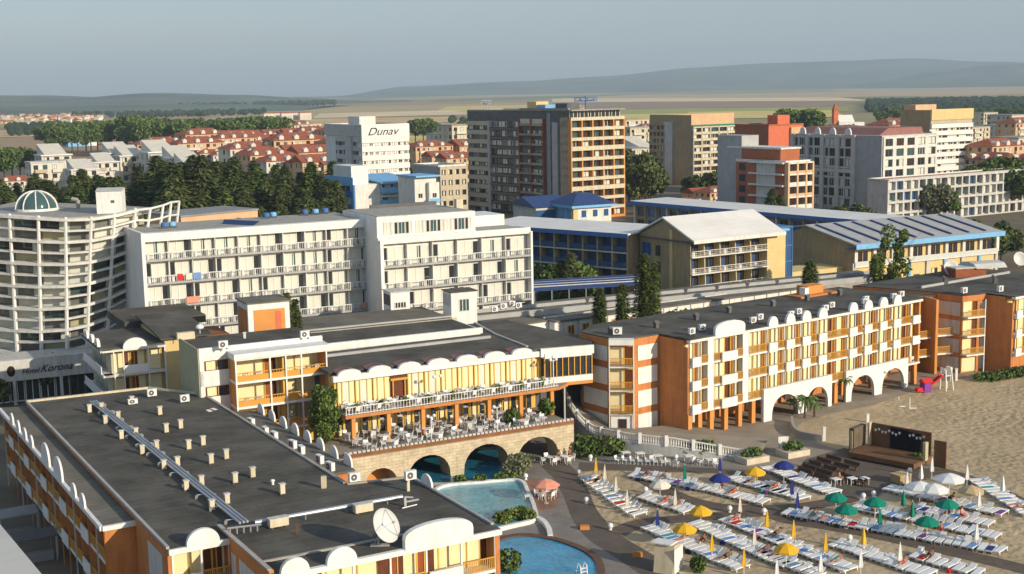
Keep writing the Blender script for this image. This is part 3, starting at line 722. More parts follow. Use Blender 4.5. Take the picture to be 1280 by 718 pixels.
# ================================================================ restaurant with two terraces on stone arches
RO = (-17.93, 134.2); RH = 62
def on_r(u, v, z): x, y = hx(RO, RH, u, v); return Vector((x, y, z))
def restaurant():
    r = thing('restaurant', 'yellow curtained restaurant with two dining terraces above stone arches', 'restaurant', (*RO, 0), rz_of(RH))
    # stone arcade: wall with four arched openings
    arcs = [(2.2, 6.0, 2.3), (7.2, 12.3, 2.9), (13.9, 19.6, 3.1), (20.6, 26., 3.0)]
    w = MB('stone'); top = 3.8; n = 12
    def arch_wall(y0, y1, m='stone'):
        xs = [0] + [c for a in arcs for c in a[:2]] + [28]
        for i in range(0, len(xs), 2): w.box(xs[i], xs[i + 1], y0, y1, 0, top, m)
        for a, b, h in arcs:
            c = (a + b) / 2; hw = (b - a) / 2
            pts = [(c - hw * math.cos(math.pi * i / n), h * math.sin(math.pi * i / n) ** .75) for i in range(n + 1)]
            for (x0, z0), (x1, z1) in zip(pts, pts[1:]):
                w.add([(x0, y0, z0), (x1, y0, z1), (x1, y0, top), (x0, y0, top), (x0, y1, z0), (x1, y1, z1), (x1, y1, top), (x0, y1, top)], [(0, 1, 2, 3), (7, 6, 5, 4), (0, 4, 5, 1), (3, 2, 6, 7)], m)
    arch_wall(0, 2.6)
    w.build('stone_arcade', r)
    m = MB('plaza'); m.box(-2.5, 28, .02, 9, 3.82, 3.95); m.build('terrace_floor', r)
    m = MB('coping')
    m.box(0, 28, -.1, .25, 3.96, 4.35, 'rust'); 
    for i in range(56): m.box(i * .5 + .04, i * .5 + .38, -.16, .2, 4.35, 4.55, 'greywhite')
    m.build('parapet', r)
    # back of the lower terrace and upper slab
    m = MB('yellow_ochre'); m.box(2, 28, 9, 9.4, 3.95, 11); m.box(2, 28.2, 7.6, 9, 7.3, 10.9)
    m.box(2, 30.2, 13.6, 14, 0, 11, 'darkgrey'); m.build('wall', r)
    m = MB('terracotta'); m.prism([(2, 4.4), (28.6, 4.2), (30.5, 5.4), (30.5, 9), (2, 9)], 6.95, 7.3, 'terracotta', 'plaza'); m.build('upper_floor', r)
    m = MB('plastic')    # white railing of the upper terrace
    for i in range(75): x = 2.1 + i * .355; m.box(x, x + .05, 4.44, 4.49, 7.3, 8.2)
    m.box(2, 28.6, 4.42, 4.5, 8.15, 8.24); m.box(2, 28.6, 4.42, 4.5, 7.4, 7.46); m.build('railing', r)
    for i in range(7): c = 3 + i * 4.15; ob('column', MB('orange').box(-.22, .22, -.22, .22, 3.95, 6.95).mesh(), r, (c, 4.9, 0))
    for i in range(12): c = 3.4 + i * 2.1; ob('inner_column', MB('yellow_ochre').box(-.12, .12, -.12, .12, 3.95, 6.95).mesh(), r, (c, 8.8, 0))
    # windows with yellow curtains: upper and lower
    rr = random.Random(8); wi = []
    cur = MB('curtain'); 
    ms = []
    for kind in range(3):
        mb = MB('curtain'); mb.box(0, 1.95, -.05, 0, 0, 3.1)
        mb.box(0, .1, -.16, -.04, 0, 3.2, 'yellow_ochre'); mb.box(.5, .6, -.14, -.04, 0, 3.2, 'yellow_ochre'); mb.box(1.35, 1.45, -.14, -.04, 0, 3.2, 'yellow_ochre')
        if kind == 1: mb.box(.6, 1.35, -.07, -.04, .1, 2.9, 'curtain_pale')
        if kind == 2: mb.box(.6, 1.35, -.07, -.04, .1, 2.9, 'wood_brown')
        ms.append(mb.mesh('window'))
    for i in range(12):
        if i == 3: continue
        wi.append((ms[rr.choice((0, 1, 1, 0))], (2.3 + i * 2.1, 7.58, 7.35), 0, None))
    mb = MB('wood_brown'); mb.box(0, 2, -.05, 0, 0, 3.1); mb.box(.2, .32, -.3, -.05, 0, 2.6, 'rail_orange'); mb.box(1.65, 1.77, -.3, -.05, 0, 2.6, 'rail_orange'); mb.box(.0, 2., -.35, -.05, 2.5, 2.75, 'rail_orange'); ob('entrance', mb.mesh(), r, (2.3 + 3 * 2.1, 7.58, 7.35))
    mbl = MB('glass'); mbl.box(0, 1.9, -.04, 0, 0, 2.9); mbl.box(.3, .9, -.06, -.04, 0, 2.9, 'curtain'); mbl.box(0, .1, -.1, -.04, 0, 2.9, 'yellow_ochre'); mbl.box(.95, 1.05, -.1, -.04, 0, 2.9, 'yellow_ochre'); me = mbl.mesh('window')
    for i in range(12): wi.append((me, (2.4 + i * 2.1, 8.98, 3.98), 0, None))
    parts(r, 'window', wi)
    # roofs
    m = MB('roofing'); m.prism([(1.7, 8.4), (27.5, 7.2), (34, 6), (36.6, 9.6), (35.4, 16), (33.6, 27), (26.6, 27), (26.4, 19.6), (2, 19.6)], 11.15, 11.45)
    m.box(1.7, 26, 16.5, 16.9, 11.45, 11.75, 'midgrey'); m.ribbon([(27, 9), (27.5, 18), (29, 27)], .3, 11.45, 11.6, 'midgrey'); m.build('roof', r)
    m = MB('bright_white'); m.box(1.7, 28, 6.95, 7.5, 10.55, 11.2); m.prism([(27.6, 6.7), (34.2, 5.5), (34.3, 5.9), (27.7, 7.2)], 10.5, 11.5)
    m.build('fascia', r)
    gi = []
    for i in range(7):
        gi.append((dormer(2.7, .62, .5).mesh('gable'), (3.6 + i * 3.6, 6.9, 11.2), 0, None))
    parts(r, 'gable', gi)
    m = MB('mauve')
    for i in range(7): c = 3.6 + i * 3.6; m.add([(c - 1.4, 7.5, 11.47), (c + 1.4, 7.5, 11.47), (c + 1.1, 9.4, 11.5), (c - 1.1, 9.4, 11.5), (c, 7.4, 11.95), (c, 9.2, 11.75)], [(0, 4, 5, 3), (1, 2, 5, 4), (3, 5, 2)])
    m.build('canopy', r)
    # glazed bridge to the orange hotel
    m = MB('bright_white'); m.prism([(28, 6.4), (34, 5.5), (35.6, 10), (28, 10)], 7.3, 8.0); m.prism([(28, 6.4), (34, 5.5), (35.6, 10), (28, 10)], 6.9, 7.3, 'orange'); m.prism([(28, 6.5), (34, 5.6), (35.6, 10), (28, 10)], 10.3, 10.9)
    m.build('bridge_deck', r)
    m = MB('glass'); m.prism([(28.1, 6.7), (34, 5.8), (35.2, 9.8), (28.1, 9.8)], 8.0, 10.3); m.build('bridge_glazing', r)
    m = MB('rail_orange')
    for i in range(9): t = i / 8; x, y = 28 + 6 * t, 6.62 - .9 * t; m.box(x - .06, x + .06, y - .06, y + .06, 8, 10.3)
    m.build('bridge_mullion', r)
    m = MB('midgrey'); m.box(30.6, 30.8, 6.6, 6.8, 0, 6.9); m.build('bridge_column', r)
    m = MB('darkgrey'); m.box(28.2, 40, 14, 14.3, 0, 6.9); m.build('back_wall', r)
    # lamp posts with globes
    def lamp(u, v, z, h, n, lab):
        t = thing('street_lamp', lab, 'lamp', on_r(u, v, z), rz_of(RH))
        m = MB('plastic'); m.tube((0, 0, 0), (0, 0, h), .06); m.tube((-.35, 0, h - .15), (.35, 0, h - .15), .035, n=6); m.lathe([(.14, 0), (.14, .15), (.06, .25)], 8); m.build('post', t)
        for dx, dy, dz in ((-.38, 0, 0), (.38, 0, 0), (0, 0, .3))[:n]: mm = MB('plastic'); mm.lathe([(.001, -.2)] + [(.2 * math.cos(a), .2 * math.sin(a)) for a in (-1, -.5, 0, .5, 1)] + [(.001, .2)], 10); ob('globe', mm.mesh('globe', True), t, (dx, dy, h + dz))
    lamp(13.2, 4.9, 7.3, 3., 2, 'white twin globe lamp in the middle of the upper terrace'); lamp(28.2, 4.9, 7.3, 3.2, 3, 'white globe lamp at the right end of the upper terrace')
    lamp(10.5, .9, 3.95, 3, 2, 'white lamp post on the lower terrace above the second arch'); lamp(18.6, .9, 3.95, 3, 2, 'white lamp post on the lower terrace above the third arch')
    # tables and chairs
    tm = MB('plastic'); tm.lathe([(.001, .7), (.5, .7), (.5, .74), (.001, .74)], 14); tm.lathe([(.04, .05), (.04, .7)], 8); tm.lathe([(.25, 0), (.25, .04), (.04, .06)], 10); tme = tm.mesh('table')
    k = 0; q = 0
    for nm, z, vs, n, x0, dx in (('upper', 7.31, (5.4, 6.6), 11, 3.2, 2.35), ('lower', 3.96, (1.7, 4.2, 6.8), 9, 3, 2.7)):
        k = q = 0
        for v in vs:
            for i in range(n):
                u = x0 + i * dx + (v * .7) % .9; c = on_r(u, v, z)
                tag(ob('round_table', tme, None, c), 'white round table, %s from the back left on the %s terrace' % (nth(k), nm), 'table', 'tables on the %s terrace' % nm); k += 1
                for a in range(3 if nm == 'lower' else 4):
                    if R_.random() < .12: continue
                    an = a * 2.09 + R_.uniform(-.3, .3) + i if nm == 'lower' else a * 1.571 + R_.uniform(-.2, .2) + .6
                    chair(c + Vector((math.cos(an) * .75, math.sin(an) * .75, 0)), an - math.pi / 2, 'white plastic chair, %s in the rows on the %s terrace' % (nth(q), nm), 'chairs on the %s terrace' % nm); q += 1
    # potted plants and a service hut under the arches
    for i in range(9):
        t = thing('potted_plant', 'small green potted shrub, %s from left along the upper terrace rail' % nth(i), 'plant', on_r(3.4 + i * 2.9, 4.75, 7.3), 0, 'shrubs along the upper terrace rail')
        MB('rust').lathe([(.18, 0), (.25, .35), (.001, .33)], 8).build('pot', t); leaf_blob(90, .38, (0, 0, .75), 'leaf_green', .13, i).build('foliage', t)
# ================================================================ leaves and trees
def leaf_blob(n, r, c, m, s, seed=0, sq=(1, 1, 1), mb=None):
    rr = random.Random(seed); mb = mb or MB(m); vs = []; fs = []
    for _ in range(n):
        while True:
            p = Vector((rr.uniform(-1, 1), rr.uniform(-1, 1), rr.uniform(-1, 1)))
            if .2 < p.length < 1: break
        if rr.random() < .6: p = p.normalized() * rr.uniform(.7, 1.05)
        q = Vector((c[0] + p.x * r * sq[0], c[1] + p.y * r * sq[1], c[2] + p.z * r * sq[2]))
        a = Vector((rr.gauss(0, 1), rr.gauss(0, 1), rr.gauss(0, 1))).normalized(); b = a.orthogonal().normalized(); a2 = a.cross(b)
        k = s * rr.uniform(.6, 1.3); o = len(vs)
        vs += [q - b * k - a2 * k * .6, q + b * k - a2 * k * .6, q + b * k * .7 + a2 * k * .7, q - b * k * .7 + a2 * k * .7]; fs.append((o, o + 1, o + 2, o + 3))
    mb.add(vs, fs, m)
    return mb
def cone_leaves(n, h, r, m, s, seed=0, z0=.6, tiers=9, mb=None, pw=.85):
    rr = random.Random(seed); mb = mb or MB(m); vs = []; fs = []
    for _ in range(n):
        t = rr.random() ** 1.5; z = z0 + (h - z0) * t
        rad = r * (1 - t) ** pw * (.72 + .28 * abs(math.sin(t * tiers * math.pi))) + .05
        an = rr.uniform(0, 6.283); lob = 1 + .16 * math.sin(an * 3 + seed + t * 4)
        d = rad * lob * rr.uniform(.5, 1.0) ** .5
        q = Vector((d * math.cos(an), d * math.sin(an), z - .12 * d))
        out = Vector((math.cos(an), math.sin(an), -.35 + rr.uniform(-.3, .5))).normalized(); side = Vector((-math.sin(an), math.cos(an), rr.uniform(-.4, .4))).normalized()
        k = s * rr.uniform(.6, 1.35); o = len(vs)
        vs += [q - side * k * .6, q + out * k * .4 - side * k * .2, q + out * k * 1.3, q + side * k * .6]; fs.append((o, o + 1, o + 2, o + 3))
    mb.add(vs, fs, m)
    mb.lathe([(.02, z0)] + [(r * (1 - t) ** pw * .62, z0 + (h - z0) * t) for t in (.02, .2, .4, .6, .8, .95)] + [(.01, h * .98)], 9, (0, 0, 0), m)  # added solid core inside the leaves, blocks light through the crown
    return mb
def conifer_mesh(h, r, seed, m='leaf_conifer', n=900, s=.75): return cone_leaves(n, h, r, m, s, seed, h * .08).mesh('crown')
def broad_mesh(h, r, seed, m='leaf_green', n=900, s=.5, nb=9):
    rr = random.Random(seed); mb = MB(m)
    for k in range(nb):
        an = rr.uniform(0, 6.283); d = r * rr.uniform(.1, .75); z = h * rr.uniform(.42, .88); br = r * rr.uniform(.3, .55)
        leaf_blob(n // nb, br, (d * math.cos(an), d * math.sin(an), z), m, s, seed * 50 + k, (1, 1, .8), mb)
    return mb.mesh('crown')
def trunk_mesh(h, r, br=0, seed=0):
    rr = random.Random(seed); mb = MB('bark'); mb.tube((0, 0, 0), (0, 0, h), r, r * .45, 8)
    for k in range(br):
        an = rr.uniform(0, 6.283); z = h * rr.uniform(.55, .95); mb.tube((0, 0, z), (math.cos(an) * h * .35, math.sin(an) * h * .35, z + h * .35), r * .35, r * .1, 6)
    return mb.mesh('trunk')
def tree(name, label, loc, crown, trunk, s=1, group=None, rz=None, cat='tree'):
    t = thing(name, label, cat, loc, R_.uniform(0, 6.28) if rz is None else rz, group); t.scale = (s, s, s)
    ob('crown', crown, t); ob('trunk', trunk, t)
    return t
CON = [conifer_mesh(16, 5.6, i, n=2600, s=.8) for i in range(4)]
CONT = trunk_mesh(15, .35); CON_L = conifer_mesh(15, 5.8, 17, 'leaf_green', 2600, .8)
BRO = [broad_mesh(9, 4.4, i, m, 3200, .33, 13) for i, m in enumerate(('leaf_green', 'leaf_green', 'leaf_light', 'leaf_grey'))]
BRO.append(broad_mesh(9, 4.4, 8, 'leaf_conifer', 3200, .33, 13)); BROT = trunk_mesh(5, .25, 5, 1)
restaurant()
def near_trees():
    t = thing('tree', 'leafy green tree between the black roof and the stone arches', 'tree', G(407, 597, 0), 0)
    mb = MB('leaf_green'); rr = random.Random(4)
    for k in range(18):
        an = rr.uniform(0, 6.28); d = rr.uniform(0, 1.9); z = rr.uniform(4.5, 9.6); leaf_blob(420, rr.uniform(.8, 1.3), (d * math.cos(an) * (1 - (z - 5) / 9), d * math.sin(an), z), 'leaf_green', .14, 70 + k, (1, 1, .85), mb)
    mb.build('crown', t); ob('trunk', trunk_mesh(7, .2, 6, 3), t)
    # cypresses between the low roofs
    for x, yb, yt, w, l in ((750, 408, 360, 1.0, 'slim dark cypress, left of the three behind the orange hotel'), (778, 406, 355, 1.0, 'slim dark cypress, middle of the three behind the orange hotel'), (806, 408, 317, 1.75, 'tallest and broadest dark cypress behind the orange hotel')):
        Y = 186; p = V(x, yb, Y); top = V(x, yt, Y).z; t = thing('cypress', l, 'tree', (p.x, Y, 0), 0, None)
        mb = cone_leaves(4200, top, w * 1.35, 'leaf_cypress', .42, x, .8, 3, None, .42)
        if w > 1.5: cone_leaves(2600, top * .93, w * .85, 'leaf_cypress', .42, x + 1, .8, 3, mb, .4); n_ = 4200 * 4 + 8 * 9; mb.v = [(a + (1.3 if i >= n_ else 0), b, c) for i, (a, b, c) in enumerate(mb.v)]
        mb.build('crown', t); ob('trunk', trunk_mesh(top * .9, .15), t)
    for x, yt, Y, w, l in ((360, 366, 163, .8, 'slim cypress beside the stair tower, left of its twin'), (370, 374, 163.5, .7, 'shorter slim cypress beside the stair tower, right of its twin')):
        p = V(x, 400, Y); top = V(x, yt, Y).z; t = thing('cypress', l, 'tree', (p.x, Y, 0)); cone_leaves(3000, top, w * 1.3, 'leaf_cypress', .4, x, 4, 3, None, .5).build('crown', t); ob('trunk', trunk_mesh(top * .9, .15), t)
    p = V(1011, 400, 196); t = thing('conifer', 'rounded dark conifer rising behind the orange hotel roof', 'tree', (p.x, 196, 0)); top = V(1011, 325, 196).z
    cone_leaves(5000, top, 2.6, 'leaf_cypress', .42, 5, 2, 4, None, .55).build('crown', t); ob('trunk', trunk_mesh(top * .85, .2), t)
    # feathery acacia in front of the blue roofed building
    p = V(1115, 400, 224); t = thing('acacia', 'feathery light green tree before the blue roofed building', 'tree', (p.x, 224, 0)); mb = MB('leaf_light'); rr = random.Random(9)
    top = V(1115, 292, 224).z
    for k in range(20):
        x = rr.uniform(-3.2, 3.8); z = rr.uniform(6, top); leaf_blob(260, rr.uniform(.7, 1.3), (x, rr.uniform(-1.5, 1.5), z), 'leaf_light', .2, k + 900, (1, 1, 1.5), mb)
    mb.build('crown', t); ob('trunk', trunk_mesh(top * .8, .18, 7, 2), t)
    p = V(856, 395, 190); t = thing('shrub', 'round green hedge clump behind the orange hotel roof', 'shrub', (p.x, 190, 0)); mb = MB('leaf_green')
    for k in range(5): leaf_blob(300, 1.9, (-3 + k * 1.6, 0, 7.6 + .6 * math.sin(k)), 'leaf_green', .25, k, (1, 1, .8), mb)
    mb.build('foliage', t); ob('stem', trunk_mesh(7, .2), t)
near_trees()
# ================================================================ orange hotel with round gables and arcade
def corner_block(r, pts, ztop, floors, wl):
    pass
def hotel_e():
    O = (20.8, 154.2); hd = 52.9; H_ = 12.
    r = thing('hotel', 'orange hotel with white round gables, yellow curtains and a white beach arcade', 'hotel', (*O, 0), rz_of(hd))
    L_ = 45.2
    core = [(0.0, .8), (L_ - .3, .8), (L_ - .3, 14), (-2, 15), (-6.3, 12.2), (-6.3, 6.9), (-4.2, 5.02), (0, 5.02)]
    W = MB('terracotta'); 
    W.prism([(p[0], p[1]) for p in core], 2.9, H_ - .1)
    W.box(-.03, .25, 0, 4.88, 0, H_ - .92)
    W.box(0, L_ - .3, 5, 14, 0, 2.95); W.prism([(-2, 15), (-6.3, 12.2), (-6.3, 6.9), (-4.2, 5.02), (0, 5.02), (0, 14)], 0, 2.95)
    W.prism([(-2, 15), (-6.45, 12.3), (-6.45, 6.8), (-4.25, 4.9), (.1, 4.9), (0.1, 14)], H_ - .9, H_ + .02)
    W.build('wall', r)
    Rf = MB('roofing'); Rf.prism([(.0, -.3), (L_ + .2, -.3), (L_, 14.2), (-2, 15.2), (-6.3, 12.2), (-6.3, 6.95), (-4.2, 5.05), (0, 5.05)], H_ + .03, H_ + .18); Rf.build('roof', r)
    # chamfered corner: white panels and a stack of balconies
    P = MB('bright_white')
    T1 = TR(-6.3, 12.2, 0, -math.pi / 2); T3 = TR(-4.2, 5.02, 0, 0)
    an = math.atan2(5.02 - 6.9, 2.1); T2 = TR(-6.3, 6.9, 0, an); wd = math.hypot(2.1, 1.88)
    for z in (.3, 3.2, 6.1, 9.0):
        P.T = T1; P.box(.5, 4.9, -.08, 0, z + .25, z + 2.3); P.T = T3; P.box(.7, 3.9, -.08, 0, z + .25, z + 2.3)
    P.build_each('panel', r)
    fl = MB('bright_white'); fl.T = T2; bi = []; wi = []
    for z in (3.1, 6.0, 8.9): fl.box(-.1, wd + .1, -1.25, 0, z - .2, z + .02)
    fl.box(-.1, wd + .1, -1.3, 0, 11.5, 12.15); fl.box(.1, wd - .1, -.9, 0, 0, 2.9)
    for x in (-.05, wd + .05): fl.box(x - .06, x + .06, -1.2, -1.08, 0, 11.6)
    fl.T = None
    rr = random.Random(11)
    for z in (3.12, 6.02, 8.92):
        wi.append((room_mesh(wd, 2.5, 'curtain', rr), T2 @ Vector((0, -.02, z)), an, None))
        bi.append((bal_mesh(wd, 'rail').mesh('balcony'), T2 @ Vector((0, -.9, z)), an, None))
    wi.append((WIN['brown'][0], T2 @ Vector((1., -.95, 1.2)), an, (1.0, 1, 1.2)))
    # main front, bay by bay:  (u0, u1, room, balcony, gable)
    B_ = [(.25, 1.7, 'all', 'solid'), (1.7, 3.2, 'door', 'rail'), (4.3, 5.3, 'door', 'rail'), (5.3, 8., 'curtain', 'solid'), (8., 9.3, 'door', 'rail'), (10.4, 12.1, 'wide', 'rail'), (12.1, 13.6, 'all', 'rail')]
    for c in (14.65, 17.87, 20.94, 24.16, 30.33, 33.43, 36.69, 39.67): B_ += [(c - .95, c + .6, 'door', 'solid')]
    for a, b in ((15.3, 16.9), (18.5, 19.95), (21.6, 23.2), (31., 32.4), (34.1, 35.7), (37.3, 38.7)): B_ += [(a, b, 'all' if a < 30 else 'curtain', 'rail')]
    B_ += [(24.8, 27.2, 'curtain', 'rail'), (27.2, 29.3, 'wide', 'rail'), (40.4, 43., 'curtain', 'rail'), (43., 44.6, 'door', 'solid')]
    solid = (14.65, 17.87, 20.94, 24.16, 30.33, 33.43, 36.69, 39.67)
    fins = MB('bright_white'); fins.box(3.25, 4.3, -.1, .82, 2.9, H_); fins.box(9.35, 10.35, -.1, .82, 2.9, H_)
    for a, b, k, bk in B_:
        fins.box(a - .05, a + .05, -.15, .12, 3.0, H_ - .3)
        for z in (3.15, 6.05, 8.95):
            if z < 4 and bk == 'solid' and a > 12: bk2 = 'none'
            else: bk2 = bk
            wi.append((room_mesh(b - a - .04, 2.55, k, rr), (a + .02, .78, z), 0, None))
            bi.append((bal_mesh(b - a - .02, bk2).mesh('balcony'), (a + .01, .05, z), 0, None))
    fins.build_each('fin', r)
    for z in (3.15, 6.05, 8.95): fl.box(.25, L_, -.22, .8, z - .24, z - .02)
    fl.box(.0, L_ + .1, -.4, .2, H_ - .28, H_ + .02); fl.box(L_ - .35, L_, -.1, 1.3, 3, H_ - .3, 'orange')
    fl.build('floor_slab', r)
    parts(r, 'window', wi); parts(r, 'balcony', bi)
    gi = [(dormer(1.7, 1.25).mesh('gable'), (c - .15, -.5, H_), 0, None) for c in solid] + [(dormer(5.2, .9, .4, flat=.75).mesh('gable'), (6.75, -.5, H_), 0, None)]
    parts(r, 'gable', gi)
    # ground floor: orange columns, white arcade in two runs
    for i, x in enumerate((.3, 2., 4., 6.5, 9., 11.4, 27.3, 44.4)): ob('column', MB('orange').box(-.32, .32, -.1, .5, 0, 2.92).mesh(), r, (x, 0, 0))
    for i, x in enumerate((16.2, 22.6, 31.6, 38)): ob('inner_column', MB('orange').box(-.3, .3, 2.2, 2.8, 0, 2.92).mesh(), r, (x, 0, 0))
    n = 14
    for (u0, u1, arcs) in ((12.6, 25.7, [(14.1, 19.1, 3.), (20.7, 25., 3.)]), (28.6, 41.9, [(29.7, 34.6, 3.2), (36.2, 41.1, 3.2)])):
        xs = [u0] + [c for a in arcs for c in a[:2]] + [u1]; arcade = MB('bright_white')
        for i in range(0, len(xs), 2): arcade.box(xs[i], xs[i + 1], -.7, -.25, 0, 4.2)
        for a, b, h in arcs:
            c = (a + b) / 2; hw = (b - a) / 2
            pts = [(c - hw * math.cos(math.pi * i / n), h * math.sin(math.pi * i / n) ** .7) for i in range(n + 1)]
            for (x0, z0), (x1, z1) in zip(pts, pts[1:]):
                arcade.add([(x0, -.7, z0), (x1, -.7, z1), (x1, -.7, 4.2), (x0, -.7, 4.2), (x0, -.25, z0), (x1, -.25, z1), (x1, -.25, 4.2), (x0, -.25, 4.2)], [(0, 1, 2, 3), (7, 6, 5, 4), (0, 4, 5, 1), (3, 2, 6, 7)])
        arcade.build('arcade', r)
    m = MB('yellow_wall')
    for x in (1, 5, 15.5, 18, 23, 33, 40): m.box(x, x + 1.2, 4.9, 5, .1, 2.5, 'white')
    m.build('door', r)
    rz = rz_of(hd)
    for i, (u, v) in enumerate(((2.2, 1.6), (4.9, 2.5), (9.8, 2.), (13.2, 1.8), (15.6, 2.8), (20., 1.5), (22.3, 2.2), (26.9, 1.6), (29.4, 2.6), (34.9, 1.5), (36.6, 2.6), (41.2, 1.5), (43.6, 2.))):
        ac((*hx(O, hd, u, v), H_ + .15), rz, '%s air conditioner from left on the front of the orange hotel roof' % nth(i), 'air conditioners on the orange hotel roof', 1.1)
    ac((*hx(O, hd, -4.6, 7.4), H_ + .15), rz - .6, 'air conditioner on the chamfered corner of the orange hotel roof', None, 1.3)
    for i, (u, v) in enumerate(((-4.4, 8.8), (2.4, 8.), (10., 8.6), (17., 9.5), (25., 9), (32., 9.), (39., 9.))):
        m = MB('darkgrey'); m.box(-.25, .25, -.25, .25, 0, .6); m.prof([(-.35, .6), (.35, .6), (0, .95)], -.35, .35); o = m.build('chimney'); o.location = (*hx(O, hd, u, v), H_ + .15); o.rotation_euler.z = rz
        tag(o, 'small dark chimney, %s from left on the orange hotel roof' % nth(i), 'chimney', 'chimneys on the orange hotel roof')
    m = MB('terracotta'); m.box(-4, 4, -1.5, 1.5, 0, .25); m.box(-1.6, 1.8, -.6, 1.4, .25, 1.4, 'orange'); m.box(-2.6, -1.8, -1, 0, .25, 1.3, 'plastic'); o = m.build('roof_terrace'); o.location = (*hx(O, hd, 36.5, 12), H_ + .18); o.rotation_euler.z = rz; tag(o, 'orange rimmed roof platform at the back of the orange hotel', 'roof platform')
    k = 0
    for z in (8.96, 6.06, 3.16):
        for u in (1., 6.3, 11., 14.4, 17.6, 26, 27.5, 33.2, 36.4, 39.4, 41.2, 43.8):
            chair((*hx(O, hd, u, .25), z), rz + 3.1 + R_.uniform(-.8, .8), 'white plastic chair, %s on the orange hotel balconies' % nth(k), 'chairs on the orange hotel balconies'); k += 1
hotel_e()
def hotel_f():
    O = (71.4, 185.6); hd = 53; H_ = 11.3
    r = thing('hotel', 'dark orange hotel block at the right edge with stacked corner balconies', 'hotel', (*O, 0), rz_of(hd))
    L_ = 22
    poly = [(0, 1.3), (L_, 1.3), (L_, 22), (-8, 22), (-4.3, 10), (-4.4, 5.3), (-1.2, 4.5), (0, 4.5)]
    W = MB('terracotta'); W.prism(poly, 0, H_ - .1); W.prism([(-8, 22), (-4.45, 10), (-4.5, 5.2), (-1.2, 4.35), (.1, 4.35), (.1, 20)], H_ - .8, H_ + .02); W.box(-.03, .25, 0, 4.33, 0, H_ - .85); W.build('wall', r)
    m = MB('roofing'); m.prism([(0, -.3), (L_, -.3), (L_, 22), (-8, 22), (-4.35, 10), (-4.35, 5.3), (-1.2, 4.5), (0, 4.5)], H_ + .03, H_ + .15); m.box(-3, 20, 13.2, 13.5, H_ + .15, H_ + .5, 'midgrey'); m.build('roof', r)
    P = MB('greywhite'); P.T = TR(-4.36, 10, 0, -math.pi / 2)
    for z in (0.2, 2.85, 5.6, 8.2): P.box(.3, 4.4, -.08, 0, z + .15, z + 2.1)
    P.T = TR(-1.2, 4.5); 
    for z in (0.2, 2.85, 5.6, 8.2): P.box(.15, 1.1, -.08, 0, z + .15, z + 2.1)
    P.build_each('panel', r)
    an = math.atan2(-.8, 3.2); T2 = TR(-4.4, 5.3, 0, an); wd = math.hypot(3.2, .8)
    wi = []; bi = []; rr = random.Random(2); fl = MB('bright_white')
    for z in (2.9, 5.65, 8.4):
        wi.append((room_mesh(wd * .8, 2.4, 'curtain', rr), T2 @ Vector((0.1, -.02, z)), an, None)); bi.append((bal_mesh(wd, 'rail').mesh('balcony'), T2 @ Vector((0, -.9, z)), an, None))
    wi.append((room_mesh(wd * .8, 2.2, 'all', rr), T2 @ Vector((.1, -.02, .2)), an, None))
    for i in range(7):
        a = .3 + i * 3
        for z in (2.9, 5.65, 8.4):
            wi.append((room_mesh(1.4, 2.4, 'all', rr), (a, 1.28, z), 0, None)); wi.append((room_mesh(1.4, 2.4, 'door', rr), (a + 1.45, 1.28, z), 0, None))
            bi.append((bal_mesh(1.4, 'solid').mesh('balcony'), (a, .05, z), 0, None)); bi.append((bal_mesh(1.5, 'rail').mesh('balcony'), (a + 1.42, .05, z), 0, None))
    fl.box(0, L_, -.4, .2, H_ - .3, H_ + .02); fl.T = T2; fl.box(wd - .1, wd + .02, -1.2, -1.1, 0, H_ - .5); fl.T = None; fl.build('eaves', r)
    parts(r, 'window', wi); parts(r, 'balcony', bi)
    # stair link with slanting balconies between the two orange hotels
    O2 = hx(O, hd, -9.5, 8.5)
    r = thing('stair_link', 'shaded stair link with orange balconies between the two orange hotels', 'building', (*O2, 0), rz_of(75))
    w = MB('terracotta'); w.box(-3, 9, 3, 9, 0, 10.8); w.box(2.2, 2.6, -.3, 3, 0, 10.9, 'orange'); w.build('wall', r)
    m = MB('roofing'); m.box(-3.2, 9.2, 2.8, 9.2, 10.82, 11.0); m.build('roof', r)
    for z in (2.9, 5.6, 8.3)[:2]:
        ob('balcony', bal_mesh(4.6, 'rail').mesh('balcony'), r, (2.6, .6, z), 0, (1, 1.3, 1)); ob('balcony', bal_mesh(5, 'rail').mesh('balcony'), r, (-2.6, .6, z - .3), .12, (1, 1.3, 1))
    for i, (x, y, l) in enumerate(((1205, 368, 'air conditioner at the corner of the dark orange hotel roof, left'), (1250, 366, 'air conditioner on the dark orange hotel roof, at its right'))): ac(G(x, y, H_ + .1), rz_of(hd), l, None, 1.25)
    for i, (x, y) in enumerate(((1182, 356), (1244, 355))):
        m = MB('darkgrey'); m.box(-.3, .3, -.3, .3, 0, .9); m.tube((0, 0, .9), (-.5, 0, 1.3), .2, n=6); o = m.build('chimney'); o.location = G(x, y, H_ + .1); tag(o, 'dark bent chimney pipe on the dark orange hotel roof, %s' % ('left one' if i == 0 else 'right one'), 'chimney')
    for x, y, s, l in ((1187, 346, 1.3, 'white satellite dish on the roof behind the orange hotels, nearer the middle'), (1273, 334, 1.2, 'white satellite dish on the roof at the right edge')):
        t = thing('satellite_dish', l, 'satellite dish', G(x, y, H_), 0); m = MB('dish_white'); m.T = Matrix.Translation((0, 0, 1.3)) @ Matrix.Rotation(math.radians(70), 4, Vector((1, .2, 0))); m.lathe([(.001, 0)] + [(s * k / 6, .35 * s * (k / 6) ** 2) for k in range(1, 7)] + [(s * .5, 0), (.001, -.04)], 20); m.build('reflector', t, True); MB('metal').tube((0, .1, 0), (0, .1, 1.2), .08).build('mount', t)
